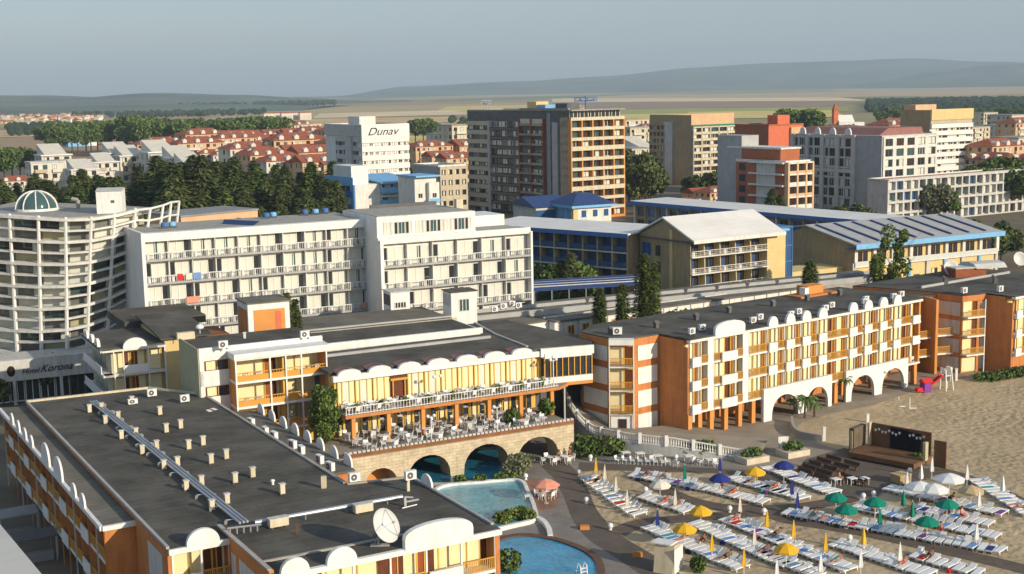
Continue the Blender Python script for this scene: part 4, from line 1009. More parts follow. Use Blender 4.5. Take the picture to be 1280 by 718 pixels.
    # pale tarpaulin over a brown shed on that roof
    t = thing('roof_shed', 'brown roof shed with a pale bulging tarpaulin top', 'shed', G(1213, 345, H_), rz_of(75)); m = MB('wood_red'); m.box(-4, 1.5, -2, 2, 0, 1.5); m.build('wall', t); m = MB('greywhite'); m.prof([(-2.4, 1.4), (-1.6, 2.1), (0, 2.3), (1.6, 2.1), (2.4, 1.4)], -.5, 5); m.box(-4.1, -.5, -2.1, 2.1, 1.5, 1.7); m.build('tarpaulin', t)
hotel_f()

# ================================================================ low flat roofs behind the restaurant
def low_roofs():
    O = (-22.3, 155.6); hd = 64
    r = thing('kitchen_block', 'low block with black flat roof and thick white fascia behind the restaurant', 'building', (*O, 0), rz_of(hd))
    w = MB('bright_white'); w.box(0, 20.4, 0, 8.6, 0, 11.9); w.build('wall', r)
    w = MB('roofing'); w.box(.4, 20, .4, 8.6, 11.9, 12.0); w.build('roof', r); w = MB('bright_white'); w.box(-.1, 20.5, -.15, .35, 11.3, 12.15); w.box(-.1, .3, .35, 8.6, 11.6, 12.1); w.build('fascia', r)
    r = thing('service_block', 'low black roofed block with pale edge in front of the white balcony hotel', 'building', (*hx(O, hd, -1, 9.2), 0), rz_of(hd))
    w = MB('concrete'); w.box(-3, 22, 0, 12, 0, 11.7); w.build('wall', r); w = MB('roofing_old'); w.box(-3, 21.8, .4, 12, 11.7, 11.85); w.build('roof', r); w = MB('cream'); w.box(-3, 22, -.1, .3, 11.2, 11.95); w.box(-3, 22, 1.6, 1.9, 11.85, 12.05, 'midgrey'); w.build('fascia', r)
    for (x0, yb, yt, x1, Y, lab, dx) in ((480, 392, 366, 512, 181, 'white roof cabin with dark left side before the white balcony hotel', .28), (551, 397, 366, 596, 178, 'white roof cabin with a glazed door in front of the white balcony hotel', .3)):
        a = V(x0 + (x1 - x0) * dx, yb, Y); b = V(x1, yb, Y); zt = V(x1, yt, Y).z; wd = (b.x - a.x) * 1.1
        t = thing('roof_cabin', lab, 'cabin', (a.x, a.y, 0), rz_of(66)); m = MB('bright_white'); m.box(0, wd, 0, 3.2, 8, zt); m.box(-.06, 0, .3, 2.9, zt - 1.9, zt - .4, 'darkgrey' if dx < .29 else 'greywhite'); m.build('wall', t)
        m = MB('roofing' if dx > .29 else 'greywhite'); m.box(-.15, wd + .15, -.15, 3.3, zt, zt + .12); m.build('roof', t)
        if dx > .29:
            ob('door', win_mesh(pane='glass_green', split=2), t, (wd * .3, -.05, zt - 2.7), 0, (wd * .4, 1, 1.8))
        else: ob('window', win_mesh(pane='glass', split=3), t, (wd * .2, -.05, zt - 2.2), 0, (wd * .6, 1, .8))
    for i, (x, y) in enumerate(((618, 391), (629, 387), (640, 384), (648, 386))): ac(G(x, y, 11.2), rz_of(62), '%s air conditioner in the cluster right of the white roof cabins' % nth(i), 'air conditioners beside the white roof cabins', 1.1)
    # long white row with orange shuttered windows
    O = (4., 187.6); hd = 57
    r = thing('terrace_row', 'long low white row with orange shutters and a dark flat roof', 'building', (*O, 0), rz_of(hd))
    w = MB('bright_white'); w.box(-6, 2.5, 1.5, 10, 0, 8.2); w.box(2.5, 52, 0, 4.5 , 0, 8.3); 
    for i in range(18): x = 4 + i * 2.7; w.box(x, x + .12, -.12, 0, 3, 8.2, 'greywhite')
    w.build('wall', r); m = MB('roofing_old'); m.box(-6, 2.4, 1.4, 10, 8.2, 8.4); m.box(2.4, 52.2, -.3, 4.6, 8.3, 8.5); m.box(2.4, 52, 2.6, 2.8, 8.5, 8.7, 'greywhite'); m.build('roof', r)
    parts(r, 'window', [(WIN['shutter'][0], (4.8 + i * 2.7, -.06, 6.1), 0, (1.2, 1, 1.5)) for i in range(17)])
    r = thing('covered_walk', 'long grey parapet roof running behind the white shuttered row', 'building', (-10., 188.7, 0), rz_of(63.7))
    w = MB('concrete'); w.box(0, 85, 0, 9, 0, 8.6); w.build('wall', r); m = MB('roofing_old'); m.box(.4, 84.6, .4, 9, 8.6, 8.7); m.build('roof', r); m = MB('midgrey'); m.box(-.1, 85, -.15, .35, 8.2, 9.1); m.box(0, 85, 4.2, 4.5, 8.7, 9.2); m.build('parapet', r)
    for i in range(8):
        o = MB('darkgrey').box(-.2, .2, -.2, .2, 0, .7).box(-.3, .3, -.3, .3, .7, .85).build('chimney'); o.location = (*hx((-10., 188.7), 63.7, 24 + i * 6, .1), 9.1); tag(o, 'dark chimney stub, %s from left on the long grey parapet roof' % nth(i), 'chimney', 'chimney stubs on the grey parapet roof')
    r = thing('car_shelter', 'shelter with blue and white striped roof below the blue balcony wing', 'shelter', G(668, 384, 6)); 
    m = MB('blue_dark'); m.T = Matrix.Rotation(rz_of(75), 4, 'Z')
    for i in range(4): m.prof([(i * 2.4, 2.6 + i * .05), (i * 2.4 + 1.9, 2.9 + i * .05), (i * 2.4 + 1.9, 3.0 + i * .05), (i * 2.4, 2.7 + i * .05)], 0, 22, 'blue_dark'); m.box(0, 22, i * 2.4 + 1.95, i * 2.4 + 2.3, 2.8, 3.1, 'white')
    m.build('roof', r); m = MB('grey'); m.T = Matrix.Rotation(rz_of(75), 4, 'Z')
    for i in range(8): m.box(i * 3, i * 3 + .15, 0, .15, -6, 2.7); m.box(i * 3, i * 3 + .15, 9, 9.15, -6, 2.7)
    m.build('post', r)
low_roofs()

# ================================================================ white balcony hotel (two blocks)
def bal_white(w, tall=False):
    mb = MB('midgrey'); mb.box(0, w, -1.3, 0, -.26, 0)
    [mb.box(w * k / 12 - .02, w * k / 12 + .02, -1.26, -1.22, .0, .88, 'bright_white') for k in range(1, 12)]; mb.box(.3, .6, -.9, -.5, .0, .75, 'plastic'); mb.box(w * .6, w * .6 + .35, -1.0, -.6, 0, .8, 'plastic'); mb.box(0, w, -1.3, -1.2, .88, .98, 'bright_white')
    for k in range(4): x = w * k / 3; mb.box(max(0, x - .04), min(w, x + .04), -1.28, -1.2, 0, .95, 'bright_white')
    return mb.mesh('balcony')
def room_white(w, h, kind):
    mb = MB('greywhite'); mb.box(0, w, -.02, 0, 0, h)
    a, b = {0: (.08, .7), 1: (.3, .92), 2: (.08, .92), 3: (.08, .6)}[kind]
    mb.box(a * w, b * w, -.06, -.02, .05, h - .35, 'curtain_pale' if kind != 3 else 'glass_green')
    if kind in (0, 3): mb.box(.74 * w, .93 * w, -.06, -.02, .05, h - .35, 'glass')
    if kind == 1: mb.box(.07 * w, .26 * w, -.06, -.02, .05, h - .35, 'glass')
    if kind == 2: mb.box(.45 * w, .6 * w, -.08, -.02, .05, h - .35, 'glass_green')
    for x in (a, b, (a + b) / 2): mb.box(x * w - .05, x * w + .05, -.12, -.02, 0, h - .3, 'bright_white')
    mb.box(0, w, -.1, -.02, h - .35, h - .1, 'bright_white')
    return mb.mesh('window')
def hotel_h():
    rm = None
    def block(name, lab, O, hd, L_, D, top, n, floors, para, side=True):
        r = thing(name, lab, 'hotel', (*O, 0), rz_of(hd))
        w = MB('white'); w.box(0, L_, .75, D, 0, top - .1); w.box(-.5, 0, -.9, D, 0, top + .3, 'bright_white'); w.box(L_, L_ + .35, -.6, D, 0, top, 'bright_white')
        w.box(0, L_, -.35, 1.25, top - para, top + .15, 'bright_white')
        bw = L_ / n; bm = bal_white(bw); wm = [room_white(bw - .2, 2.95, k) for k in range(4)]; rr = random.Random(n)
        wi = []; bi = []
        for z in floors:
            for i in range(n):
                wi.append((wm[rr.choice((0, 0, 1, 2, 2, 3 if z > 18 else 0, 1))], (i * bw + .1, .73, z), 0, None)); bi.append((bm, (i * bw, .75, z), 0, None))
                w.box(i * bw - .06, i * bw + .06, -.1, .75, z, z + 3.05)
        w.build('wall', r); parts(r, 'window', wi); parts(r, 'balcony', bi)
        return r
    r = block('hotel', 'long white balcony hotel with thick white roof edge, left block', (-50.4, 180), 62, 33, 14, 23.1, 10, (19.6, 16.35, 13.1, 9.85, 6.6, 3.3), 1.0)
    m = MB('concrete'); m.box(0, 33, .5, 14, 23.0, 23.2); m.add([(13, 7, 23.22), (16, 1.5, 23.22), (17, 1.5, 23.8), (13.5, 7.5, 23.8)], [(0, 1, 2, 3)], 'blue_dark'); m.build('roof', r)
    O2 = (-18.9, 190.6)
    r = block('hotel', 'white balcony hotel with set back top floor, right block', O2, 62, 24.5, 15, 20.3, 6, (16.7, 13.3, 9.9, 6.5, 3.1), .35)
    m = MB('concrete'); m.box(0, 24.5, .5, 15, 20.42, 20.6); m.build('roof', r)
    w = MB('bright_white'); w.box(-.45, 15.5, .3, 14, 20.6, 23.9); w.box(-.6, 24.6, -.4, .2, 20.1, 20.9); w.box(16.5, 24.5, 8, 15, 20.6, 22.3); w.box(15.2, 16.3, 6, 7, 23, 25.3, 'cream'); w.build('top_floor', r)
    m = MB('concrete'); m.box(-.2, 15.2, .6, 14, 23.9, 24.0); m.box(4, 15.3, 13.6, 14, 24, 24.5, 'darkgrey'); m.build('top_roof', r)  # dark box along the back rim stands in for the rim's shadow
    parts(r, 'window', [(WIN['pale'][i % 4], (.6 + i * 1.15 + (i > 3) * .5, .25, 21.2), 0, (1.05, 1, 1.9)) for i in range(12)])
    for i, (u, v, zz, O_) in enumerate(((4.4, 6, 23.2, (-50.4, 180)), (5.6, 6.3, 23.2, (-50.4, 180)), (21, 11, 23.2, (-50.4, 180)), (22.2, 11.4, 23.2, (-50.4, 180)), (27.5, 12, 23.2, (-50.4, 180)), (29.3, 12.3, 23.2, (-50.4, 180)), (31, 12.6, 23.2, (-50.4, 180)))):
        t = thing('water_tank', 'blue rooftop tank, %s from left on the white balcony hotel' % nth(i), 'water tank', (*hx(O_, 62, u, v), zz), 0, 'blue tanks on the white hotel roof'); m = MB('blue_light' if i % 2 else 'blue'); m.lathe([(.001, .25), (.45, .25), (.5, .35), (.5, .75), (.4, .86), (.001, .9)], 10); m.build('tank', t); MB('darkgrey').box(-.5, .5, -.5, .5, 0, .25).build('stand', t)
    # washing on the rails
    for i, (u, z, c, w_, l) in enumerate(((4.2, 16.5, 'c_red', .8, 'red towel'), (5.4, 16.5, 'canvas', .9, 'white towel'), (6.4, 16.5, 'c_skyblue', 1.1, 'blue towel'), (5.3, 13.2, 'c_salmon', 1.8, 'pink towel'), (31.4, 10.0, 'c_salmon', .7, 'orange towel'))):
        p = hx((-50.4, 180), 62, u, -.62); m = MB('c_canvas' if c == 'canvas' else c); m.box(0, w_, -.04, .04, 0, .9); o = m.build('towel'); o.location = (*p, z); o.rotation_euler.z = rz_of(62); tag(o, '%s hanging on a balcony rail of the white hotel, %s' % (l, ('upper row left', 'upper row middle', 'upper row right', 'one floor lower', 'lowest at the right end')[i]), 'towel')
hotel_h()

# ================================================================ curved glazed hotel at the left
def curved_hotel():
    top_px = [(-60, 266), (-24, 268), (13, 270.5), (49, 273), (83, 275), (115, 274), (144, 269.5), (170, 263)]
    bot_px = [(-34, 434), (-8, 438), (23, 441), (53, 441.5), (85, 438.5), (110, 432), (135, 421), (158, 407)]
    zt, zb = 25.4, 6.4; nf = 6
    YS = (192, 190, 188.3, 187, 186.6, 187.2, 188.8, 191)
    zt = 25.0
    top = [V(x, y, q - 2.2) for (x, y), q in zip(top_px, YS)]; bot = [V(x, y, q) for (x, y), q in zip(bot_px, YS)]
    c0 = Vector((-62, 192, 0)); rz = 0
    r = thing('curved_hotel', 'tall curved glass fronted hotel with white ribs and a roof dome', 'hotel', c0)
    top = [p - c0 for p in top]; bot = [p - c0 for p in bot]
    def at(i, t, k=0.):   # point on rib i at height fraction t
        a = bot[i].lerp(top[i], t); return a
    def inset(p, d): return p + Vector((0.1 * d, d, 0))
    w = MB('olive_cream'); n = len(top)
    wi = []
    gl = MB('glass'); 
    for f in range(nf):
        t0, t1 = f / nf, (f + 1) / nf
        for i in range(n - 1):
            a, b, c, d = at(i, t0), at(i + 1, t0), at(i + 1, t1), at(i, t1)
            a2, b2, c2, d2 = (inset(q, 1.0) for q in (a, b, c, d))
            mb = MB('glass'); o = a2.copy()
            def P(u, v): return (a2.lerp(b2, u)).lerp(d2.lerp(c2, u), v) - o
            k = (i * 7 + f * 3) % 5
            mb.add([P(0, 0), P(1, 0), P(1, .45), P(0, .45)], [(0, 1, 2, 3)], 'curtain_pale' if k == 0 else 'olive_cream' if k == 1 else 'rail_glass' if k == 2 else 'glass_grey')
            mb.add([P(0, .45), P(.62, .45), P(.62, 1), P(0, 1)], [(0, 1, 2, 3)], 'glass_green' if k == 4 else 'glass_grey' if k in (0, 3) else 'glass' if k == 1 else 'curtain_pale')
            mb.add([P(.62, .45), P(1, .45), P(1, 1), P(.62, 1)], [(0, 1, 2, 3)], 'curtain_pale' if k != 4 else 'glass')
            wi.append((mb.mesh('window'), o, 0, None))
    parts(r, 'window', wi)
    m = MB('white')
    for f in range(nf + 1):
        t0 = f / nf
        m.ribbon([tuple(at(i, t0)) for i in range(n)], 1.3, -.2, .2)
        if f < nf:
            q = [at(i, t0 + .5 / nf) for i in range(n)]; m.ribbon([tuple(p) for p in q], 1.0, -.14, .12)
    m.build('floor_band', r)
    for i in range(n):
        m = MB('bright_white'); a, b = at(i, -.02) + Vector((0, -.35, 0)), at(i, 1.02) + Vector((0, -.35, 0)); m.tube(a, b, .3, .24, 6); m.build('rib', r)
    # open steel frame that carries the curve on at the right
    for i, (xt, yt, xb, yb) in enumerate(((188, 261, 181, 309), (204, 257, 197, 308), (214, 253, 208, 306), (224, 252, 218, 306))):
        Y = 190 + i * 4; a = V(xt, yt, Y) - c0; b = V(xb, yb, Y) - c0; m = MB('bright_white'); m.tube(b, a, .26, .2, 6); m.build('frame_post', r)
    m = MB('bright_white')
    for f in (0, 1, 2, 3): 
        pts = [at(7, 1 - f * .085)] + [(V(xt + (xb - xt) * f / 3.2, yt + (yb - yt) * f / 3.2, 190 + i * 4) - c0) for i, (xt, yt, xb, yb) in enumerate(((188, 261, 181, 309), (204, 257, 197, 308), (214, 253, 208, 306), (224, 252, 218, 306)))]
        for a, b in zip(pts, pts[1:]): m.tube(a, b, .16, n=6)
    m.build('frame_bar', r)
    # body and roof
    body = [(p.x, max(p.y, q.y) + 1.4) for p, q in zip(bot, top)] + [(bot[-1].x + 1, bot[-1].y + 9), (bot[0].x, bot[0].y + 20)]
    w.prism(body, 0, zt - .2); w.build('wall', r)
    m = MB('concrete'); m.prism([(p.x, p.y) for p in top] + [(top[-1].x + 1, top[-1].y + 9), (top[0].x, top[0].y + 26)], zt - .1, zt + .3); m.build('roof', r)
    # dome
    c = G(46, 263, zt + .3) - c0; m = MB('glass_green'); R0 = 3.0
    m.lathe([(R0 * math.cos(a), .3 + R0 * .85 * math.sin(a)) for a in [math.pi / 2 * k / 8 for k in range(8)]] + [(.001, .3 + R0 * .85)], 20, c); m.build('dome_glass', r, True)
    m = MB('bright_white'); m.lathe([(R0 + .2, 0), (R0 + .2, .35), (R0 - .1, .35)], 20, c)
    for k in range(10):
        an = 2 * math.pi * k / 10; pr = [(R0 * 1.03 * math.cos(a), .3 + R0 * .87 * math.sin(a)) for a in [math.pi / 2 * q / 6 for q in range(7)]]
        for (r0, z0), (r1, z1) in zip(pr, pr[1:]): m.tube(c + Vector((r0 * math.cos(an), r0 * math.sin(an), z0)), c + Vector((r1 * math.cos(an), r1 * math.sin(an), z1)), .11, n=5)
    m.build('dome_rib', r)
    # white plant room
    a = V(121, 262, 189); zt2 = V(121, 240, 189).z
    t = thing('plant_room', 'white box shaped plant room on the curved hotel roof', 'cabin', (a.x, 189, zt + .3), rz_of(80)); m = MB('bright_white'); m.box(0, 3.5, 0, 5, 0, zt2 - zt - .3); m.build('wall', t); m = MB('greywhite'); m.prof([(-.1, zt2 - zt - .3), (5.1, zt2 - zt - .3), (2.5, zt2 - zt + .1)], -.1, 3.6); m.build('roof', t); MB('darkgrey').box(2, 2.5, -.04, 0, 1.5, 1.9).build('vent', t)
    p = G(98, 261, zt + .3); m = MB('concrete'); m.tube((0, 0, 0), (0, 0, 1.3), .3); m.tube((0, 0, 1.3), (-.9, 0, 1.5), .3); o = m.build('vent_pipe'); o.location = p; tag(o, 'bent grey vent pipe between the dome and the white plant room', 'roof vent')
    # shaded entrance building with the sign
    a, b = V(-30, 470, 176), V(142, 458, 184); O = (a.x, a.y); L_ = math.hypot(b.x - a.x, b.y - a.y); hd = math.degrees(math.atan2(b.x - a.x, b.y - a.y))
    r = thing('entrance_hall', 'bluish white entrance hall with black script sign under the curved hotel', 'building', (*O, 0), rz_of(hd))
    w = MB('greywhite'); w.box(0, L_, 0, 6, 3.4, 6.3); w.box(0, L_, 1.2, 6, 0, 3.4, 'darkgrey'); w.build('wall', r)
    w = MB('greywhite')
    for x in (4.8, 11, 16.8): w.box(x - .2, x + .2, 0, .5, 0, 3.4)
    w.build_each('column', r); parts(r, 'window', [(WIN['dark'][0] if i > 5 else WIN['white'][0], (.3 + i * 2., 1.1, .2), 0, (1.9, 1, 3.1)) for i in range(9)])
    def text(s, u, z, h, par, y=-.08, mm='black', shear=.35):
        cu = bpy.data.curves.new('lettering', 'FONT'); cu.body = s; cu.size = h; cu.extrude = .03; cu.shear = shear; cu.offset = .0; cu.materials.append(MATS[mm] if mm in MATS else MATS['c_black'])
        tmp = bpy.data.objects.new('tmp', cu); COL.objects.link(tmp); me = bpy.data.meshes.new_from_object(tmp); bpy.data.objects.remove(tmp); o = ob('lettering', me, par, (u, y, z)); o.rotation_euler = (math.pi / 2, 0, 0); return o
    uu = lambda px: fu(O, hd, px, 455)
    text('Hotel', uu(26), 4.3, 1.0, r); text('Korona', uu(49), 4.3, 1.4, r, shear=.5)
    n = 16; m = MB('c_black'); m.T = TR(uu(13), -.06, 4.8); m.add([(.55 * math.cos(2 * math.pi * k / n), 0, .75 * math.sin(2 * math.pi * k / n)) for k in range(n)], [tuple(range(n))]); m.box(-.1, .1, -.02, -.01, -.1, .15, 'c_red'); m.build('emblem', r)
    return text
text = curved_hotel()
for i, (x, y, s) in enumerate(((62, 497, 6.5), (5, 505, 4.5), (12, 500, 4))):
    p = G(x, y, 0) if i == 0 else G(x, y + 4, 0)
    tree('young_tree', ('slender dark tree before the sign of the entrance hall', 'dark bush at the left edge beside the entrance hall', 'low green bush left of the entrance hall')[i], p, broad_mesh(9, 3.0, 40 + i, 'leaf_conifer', 900, .4, 8), BROT, s / 9)
# ================================================================ blue and beige hotel: two wings, long roof, blue roofed hall
def blue_hotel():
    # shaded wing with blue balconies
    O = hx((21.2, 240), 130, -34); hd = 130; L_ = 34
    r = thing('balcony_wing', 'shaded hotel wing with rows of dark blue balconies and a pale metal roof', 'hotel', (*O, 0), rz_of(hd))
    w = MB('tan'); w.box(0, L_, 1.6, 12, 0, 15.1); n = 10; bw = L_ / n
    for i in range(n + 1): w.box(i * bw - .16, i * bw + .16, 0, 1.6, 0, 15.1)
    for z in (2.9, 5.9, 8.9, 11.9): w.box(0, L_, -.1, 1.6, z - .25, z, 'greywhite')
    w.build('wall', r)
    m = MB('metal_roof'); m.prof([(-1.2, 15.2), (11, 15.75), (11, 16.05), (-1.2, 15.5)], -.5, L_ + 1); m.build('roof', r); m = MB('blue'); m.box(-.5, L_ + 1, -1.3, -1.15, 14.7, 15.5); m.box(-.5, L_, -1.1, 0, 15.0, 15.15); m.build('eaves', r)
    rail = MB('blue_dark'); rail.box(.2, bw - .2, -.05, 0, .95, 1.05); rail.box(.2, bw - .2, -.03, 0, .1, .9, 'glass_blue'); rm = rail.mesh('railing')
    dk = MB('glass_blue'); dk.box(.2, bw * .62, -.04, 0, 0, 2.6); dk.box(bw * .62, bw - .2, -.04, 0, 0, 2.6, 'wood_brown'); dk.box(bw * .6, bw * .64, -.1, 0, 0, 2.6, 'blue'); dm = dk.mesh('window')
    parts(r, 'window', [(dm, (i * bw, 1.58, z), 0, None) for z in (0, 3, 6, 9, 12) for i in range(n)]); parts(r, 'railing', [(rm, (i * bw, 0.05, z), 0, None) for z in (3, 6, 9, 12) for i in range(n)])
    # sunlit wing
    O = (31.4, 230); hd = 57; L_ = fu(O, hd, 982); D = 14
    r = thing('balcony_wing', 'sunlit beige hotel wing with white balconies and pale pitched roof', 'hotel', (*O, 0), rz_of(hd))
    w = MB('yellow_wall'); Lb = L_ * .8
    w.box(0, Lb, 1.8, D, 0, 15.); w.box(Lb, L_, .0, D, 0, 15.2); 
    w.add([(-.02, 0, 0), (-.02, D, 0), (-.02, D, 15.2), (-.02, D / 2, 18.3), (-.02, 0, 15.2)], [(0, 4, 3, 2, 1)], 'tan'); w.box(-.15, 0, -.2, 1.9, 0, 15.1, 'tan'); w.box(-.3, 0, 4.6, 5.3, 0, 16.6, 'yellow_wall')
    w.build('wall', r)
    m = MB('metal_roof'); m.prof([(-1.6, 14.9), (D / 2, 18.5), (D + 1, 15), (D + 1, 15.3), (D / 2, 18.8), (-1.6, 15.2)], -.6, L_ * .93); m.build('roof', r)
    m = MB('white'); m.box(-.6, L_ * .93, -1.75, -1.6, 14.6, 15.25); m.box(L_ * .93, L_ + .4, -.6, 3, 15.2, 15.6, 'blue_light'); m.box(-.6, -.35, -1.6, D, 14.6, 14.9, 'darkgrey'); m.build('eaves', r)
    n = 5; bw = Lb / n
    w = MB('yellow_wall')
    for i in range(n + 1): w.prof([(0, 5), (1.8, 5), (1.8, 15), (.6, 15)], i * bw - .08, i * bw + .08)
    w.build('fin', r)
    bm = MB('white'); bm.box(0, bw, -.6, 1.8, -.2, 0); bm.box(0, bw, -.55, -.5, .9, 1.0); [bm.box(bw * k / 4 - .03, bw * k / 4 + .03, -.53, -.5, 0, .9) for k in range(5)]; bm.box(0, bw, -.53, -.51, .3, .34); bm.box(0, bw, -.53, -.51, .6, .64); bm.box(.6, 1.1, 0, .4, 0, .8, 'plastic'); bm = bm.mesh('balcony')
    items = [(WIN['blue'][(i + j) % 2], (i * bw + .5, 1.75, 3.1 + j * 3.05), 0, (bw * .45, 1, 2.2)) for j in range(4) for i in range(n)] + [(WIN['brown'][0], (i * bw + bw * .6, 1.75, 3 + j * 3.05), 0, (bw * .3, 1, 2.3)) for j in range(4) for i in range(n)]
    items += [(WIN['dark'][0], Vector((-.06, D - 4.5, z)), -math.pi / 2, (1.4, 1, 2.)) for z in (5.5, 8.5, 11.5)] + [(WIN['blue'][0], Vector((-.06, D - .6, z)), -math.pi / 2, (2.6, 1, 2.4)) for z in (5.3, 8.6, 11.4)]
    parts(r, 'window', items); parts(r, 'balcony', [(bm, (i * bw, 0, 3 + j * 3.05), 0, None) for j in range(4) for i in range(n)])
    m = MB('glass_blue'); m.box(L_ + .1, L_ + 3.2, 1.5, 5, 0, 15.6); m.build('glass_tower', r); m = MB('blue')
    for z in (3, 6, 9, 12, 15.5): m.box(L_ + .05, L_ + 3.3, 1.4, 5.1, z, z + .2)
    for x in (.1, 1.6, 3.1): m.box(L_ + x, L_ + x + .15, 1.38, 1.5, 0, 15.5)
    m.build('glazing_bar', r)
    # long low roof behind
    P0, P1 = G(790, 252, 10.8), G(1112, 279, 10.8); hd = math.degrees(math.atan2(P1.x - P0.x, P1.y - P0.y)); L_ = (P1 - P0).length
    r = thing('long_hall', 'long shaded beige hall under a pale sloping roof with blue eaves', 'hall', (P0.x, P0.y, 0), rz_of(hd))
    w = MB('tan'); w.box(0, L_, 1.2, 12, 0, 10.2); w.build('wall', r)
    m = MB('metal_roof'); m.prof([(0, 10.6), (14, 10.75), (14, 11.05), (0, 10.9)], -1, L_ + 1); m.build('roof', r); m = MB('blue'); m.box(-1, L_ + 1, -.15, 0, 9.9, 10.9); m.build('eaves', r)
    n = 20; bw = L_ / n
    for i in range(n): ob('column', MB('tan' if i % 3 else 'white').box(-.2, .2, .3, .8, 0, 10.2).mesh(), r, (i * bw + .5, 0, 0))
    parts(r, 'window', [(WIN['blue'][0] if i % 3 else WIN['dark'][0], (i * bw + 1, 1.15, z), 0, (bw - 1.6, 1, 2.4)) for i in range(n) for z in (3.6, 6.9)])
    # blue roofed hall on the right
    O = G(1068, 307, 10.2); hd = 62; L_ = fu(O, hd, 1246)
    r = thing('leisure_hall', 'yellow and white hall with ribbed blue grey roof and blue eaves', 'hall', (O.x, O.y, 0), rz_of(hd))
    D = 18; w = MB('yellow_wall'); w.box(0, L_, 1.6, D, 0, 9.5); w.box(0, L_, .2, 1.6, 0, 5.8)
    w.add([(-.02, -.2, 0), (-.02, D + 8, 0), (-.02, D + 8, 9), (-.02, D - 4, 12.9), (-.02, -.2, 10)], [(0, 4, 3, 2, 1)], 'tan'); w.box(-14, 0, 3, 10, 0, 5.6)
    for i in range(9): x = L_ * i / 8; w.box(x - .35, x + .35, -.15, .2, 0, 6.6, 'blue_light' if i % 2 else 'greywhite'); w.box(x + 1.2, x + 2, 1.1, 1.6, 5.9, 9.5, 'white')
    w.build('wall', r)
    m = MB('midgrey'); m.prof([(-1.2, 10.1), (D - 4, 12.9), (D, 12.3), (D, 12.6), (D - 4, 13.2), (-1.2, 10.4)], -.6, L_ + .8); m.build('roof', r)
    m = MB('blue_dark')
    for i in range(8): x = L_ * (i + .25) / 8; m.prof([(0, 10.6), (D - 5, 13.0), (D - 5, 13.25), (0, 10.9)], x, x + .55)
    m.build('roof_rib', r)
    m = MB('blue_light'); m.box(-.7, L_ + .9, -1.4, -1.2, 9.5, 10.5); m.box(-.7, L_ + .9, -1.2, 1.6, 9.4, 9.55, 'blue'); m.build('eaves', r)
    m = MB('white'); m.box(0, L_, -.4, 1.6, 5.7, 6.0); m.box(0, L_, -.4, -.35, 6, 6.9, 'rail_glass'); m.build('balcony', r)
    items = []
    for i in range(8): x = L_ * i / 8; items += [(WIN['brown'][0], (x + 2.1, 1.55, 6.05), 0, (1.5, 1, 2.5)), (WIN['dark'][0], (x + 3.8, 1.55, 6.05), 0, (1.2, 1, 2.5)), (WIN['dark'][0] if i % 2 else WIN['brown'][1], (x + 1.4, .15, 2.6 if i > 3 else .3), 0, (1.6, 1, 1.4 if i > 3 else 2.8))]
    items += [(WIN['white'][0], (-9, 2.95, 2.2), 0, (4, 1, 2.0)), (WIN['dark'][0], (-4, 2.95, .3), 0, (2.4, 1, 3))]
    parts(r, 'window', items)
    # small blue roofed house in front of the big tower
    O = V(667, 270, 330); hd = 62
    O = (V(717, 270, 325).x, 325); zt = V(717, 258, 325).z
    r = thing('villa', 'white and yellow villa with blue tiled hip roof before the big tower', 'house', (*O, 0), rz_of(hd)); m = MB('white'); m.box(0, 11, 0, 11, 0, zt); m.box(-.05, .0, 0, 11, 0, zt, 'blue_light'); m.box(-.1, 1.2, -.1, 1, 0, zt, 'yellow_wall'); m.box(0, 11, -.06, 0, 0, zt - 4.2, 'yellow_wall'); m.build('wall', r)
    m = MB('blue_dark'); z = zt + .1; m.add([(-1, -1, z), (12, -1, z), (12, 12, z), (-1, 12, z), (3.5, 4, z + 2.6), (7.5, 4, z + 2.6), (7.5, 7, z + 2.6), (3.5, 7, z + 2.6)], [(0, 1, 5, 4), (1, 2, 6, 5), (2, 3, 7, 6), (3, 0, 4, 7), (4, 5, 6, 7)]); m.build('roof', r); m = MB('blue_light'); m.box(-1.05, 12.05, -1.05, 12.05, zt - .5, zt + .08); m.build('eaves', r)
    parts(r, 'window', [(WIN['blue'][0], (x, -.07, zt - 2.9), 0, (1.3, 1, 1.7)) for x in (2.3, 5.6, 8.8)] + [(WIN['dark'][0], (-.07, y, zt - 3.2), -math.pi / 2, (1.6, 1, 2)) for y in (3, 6, 9)])
    r = thing('villa', 'low shaded blue roofed annexe left of the white and yellow villa', 'house', (V(670, 270, 330).x, 330, 0), rz_of(hd)); m = MB('greywhite'); m.box(0, 9, 0, 12, 0, zt - .6); m.box(-.05, 9.05, -.05, -.0, 1, zt - 1.4, 'glass_blue'); m.build('wall', r); m = MB('blue_dark'); m.prof([(-.8, zt - .6), (6, zt + 1.8), (12.8, zt - .6)], -.8, 10); m.build('roof', r)
blue_hotel()

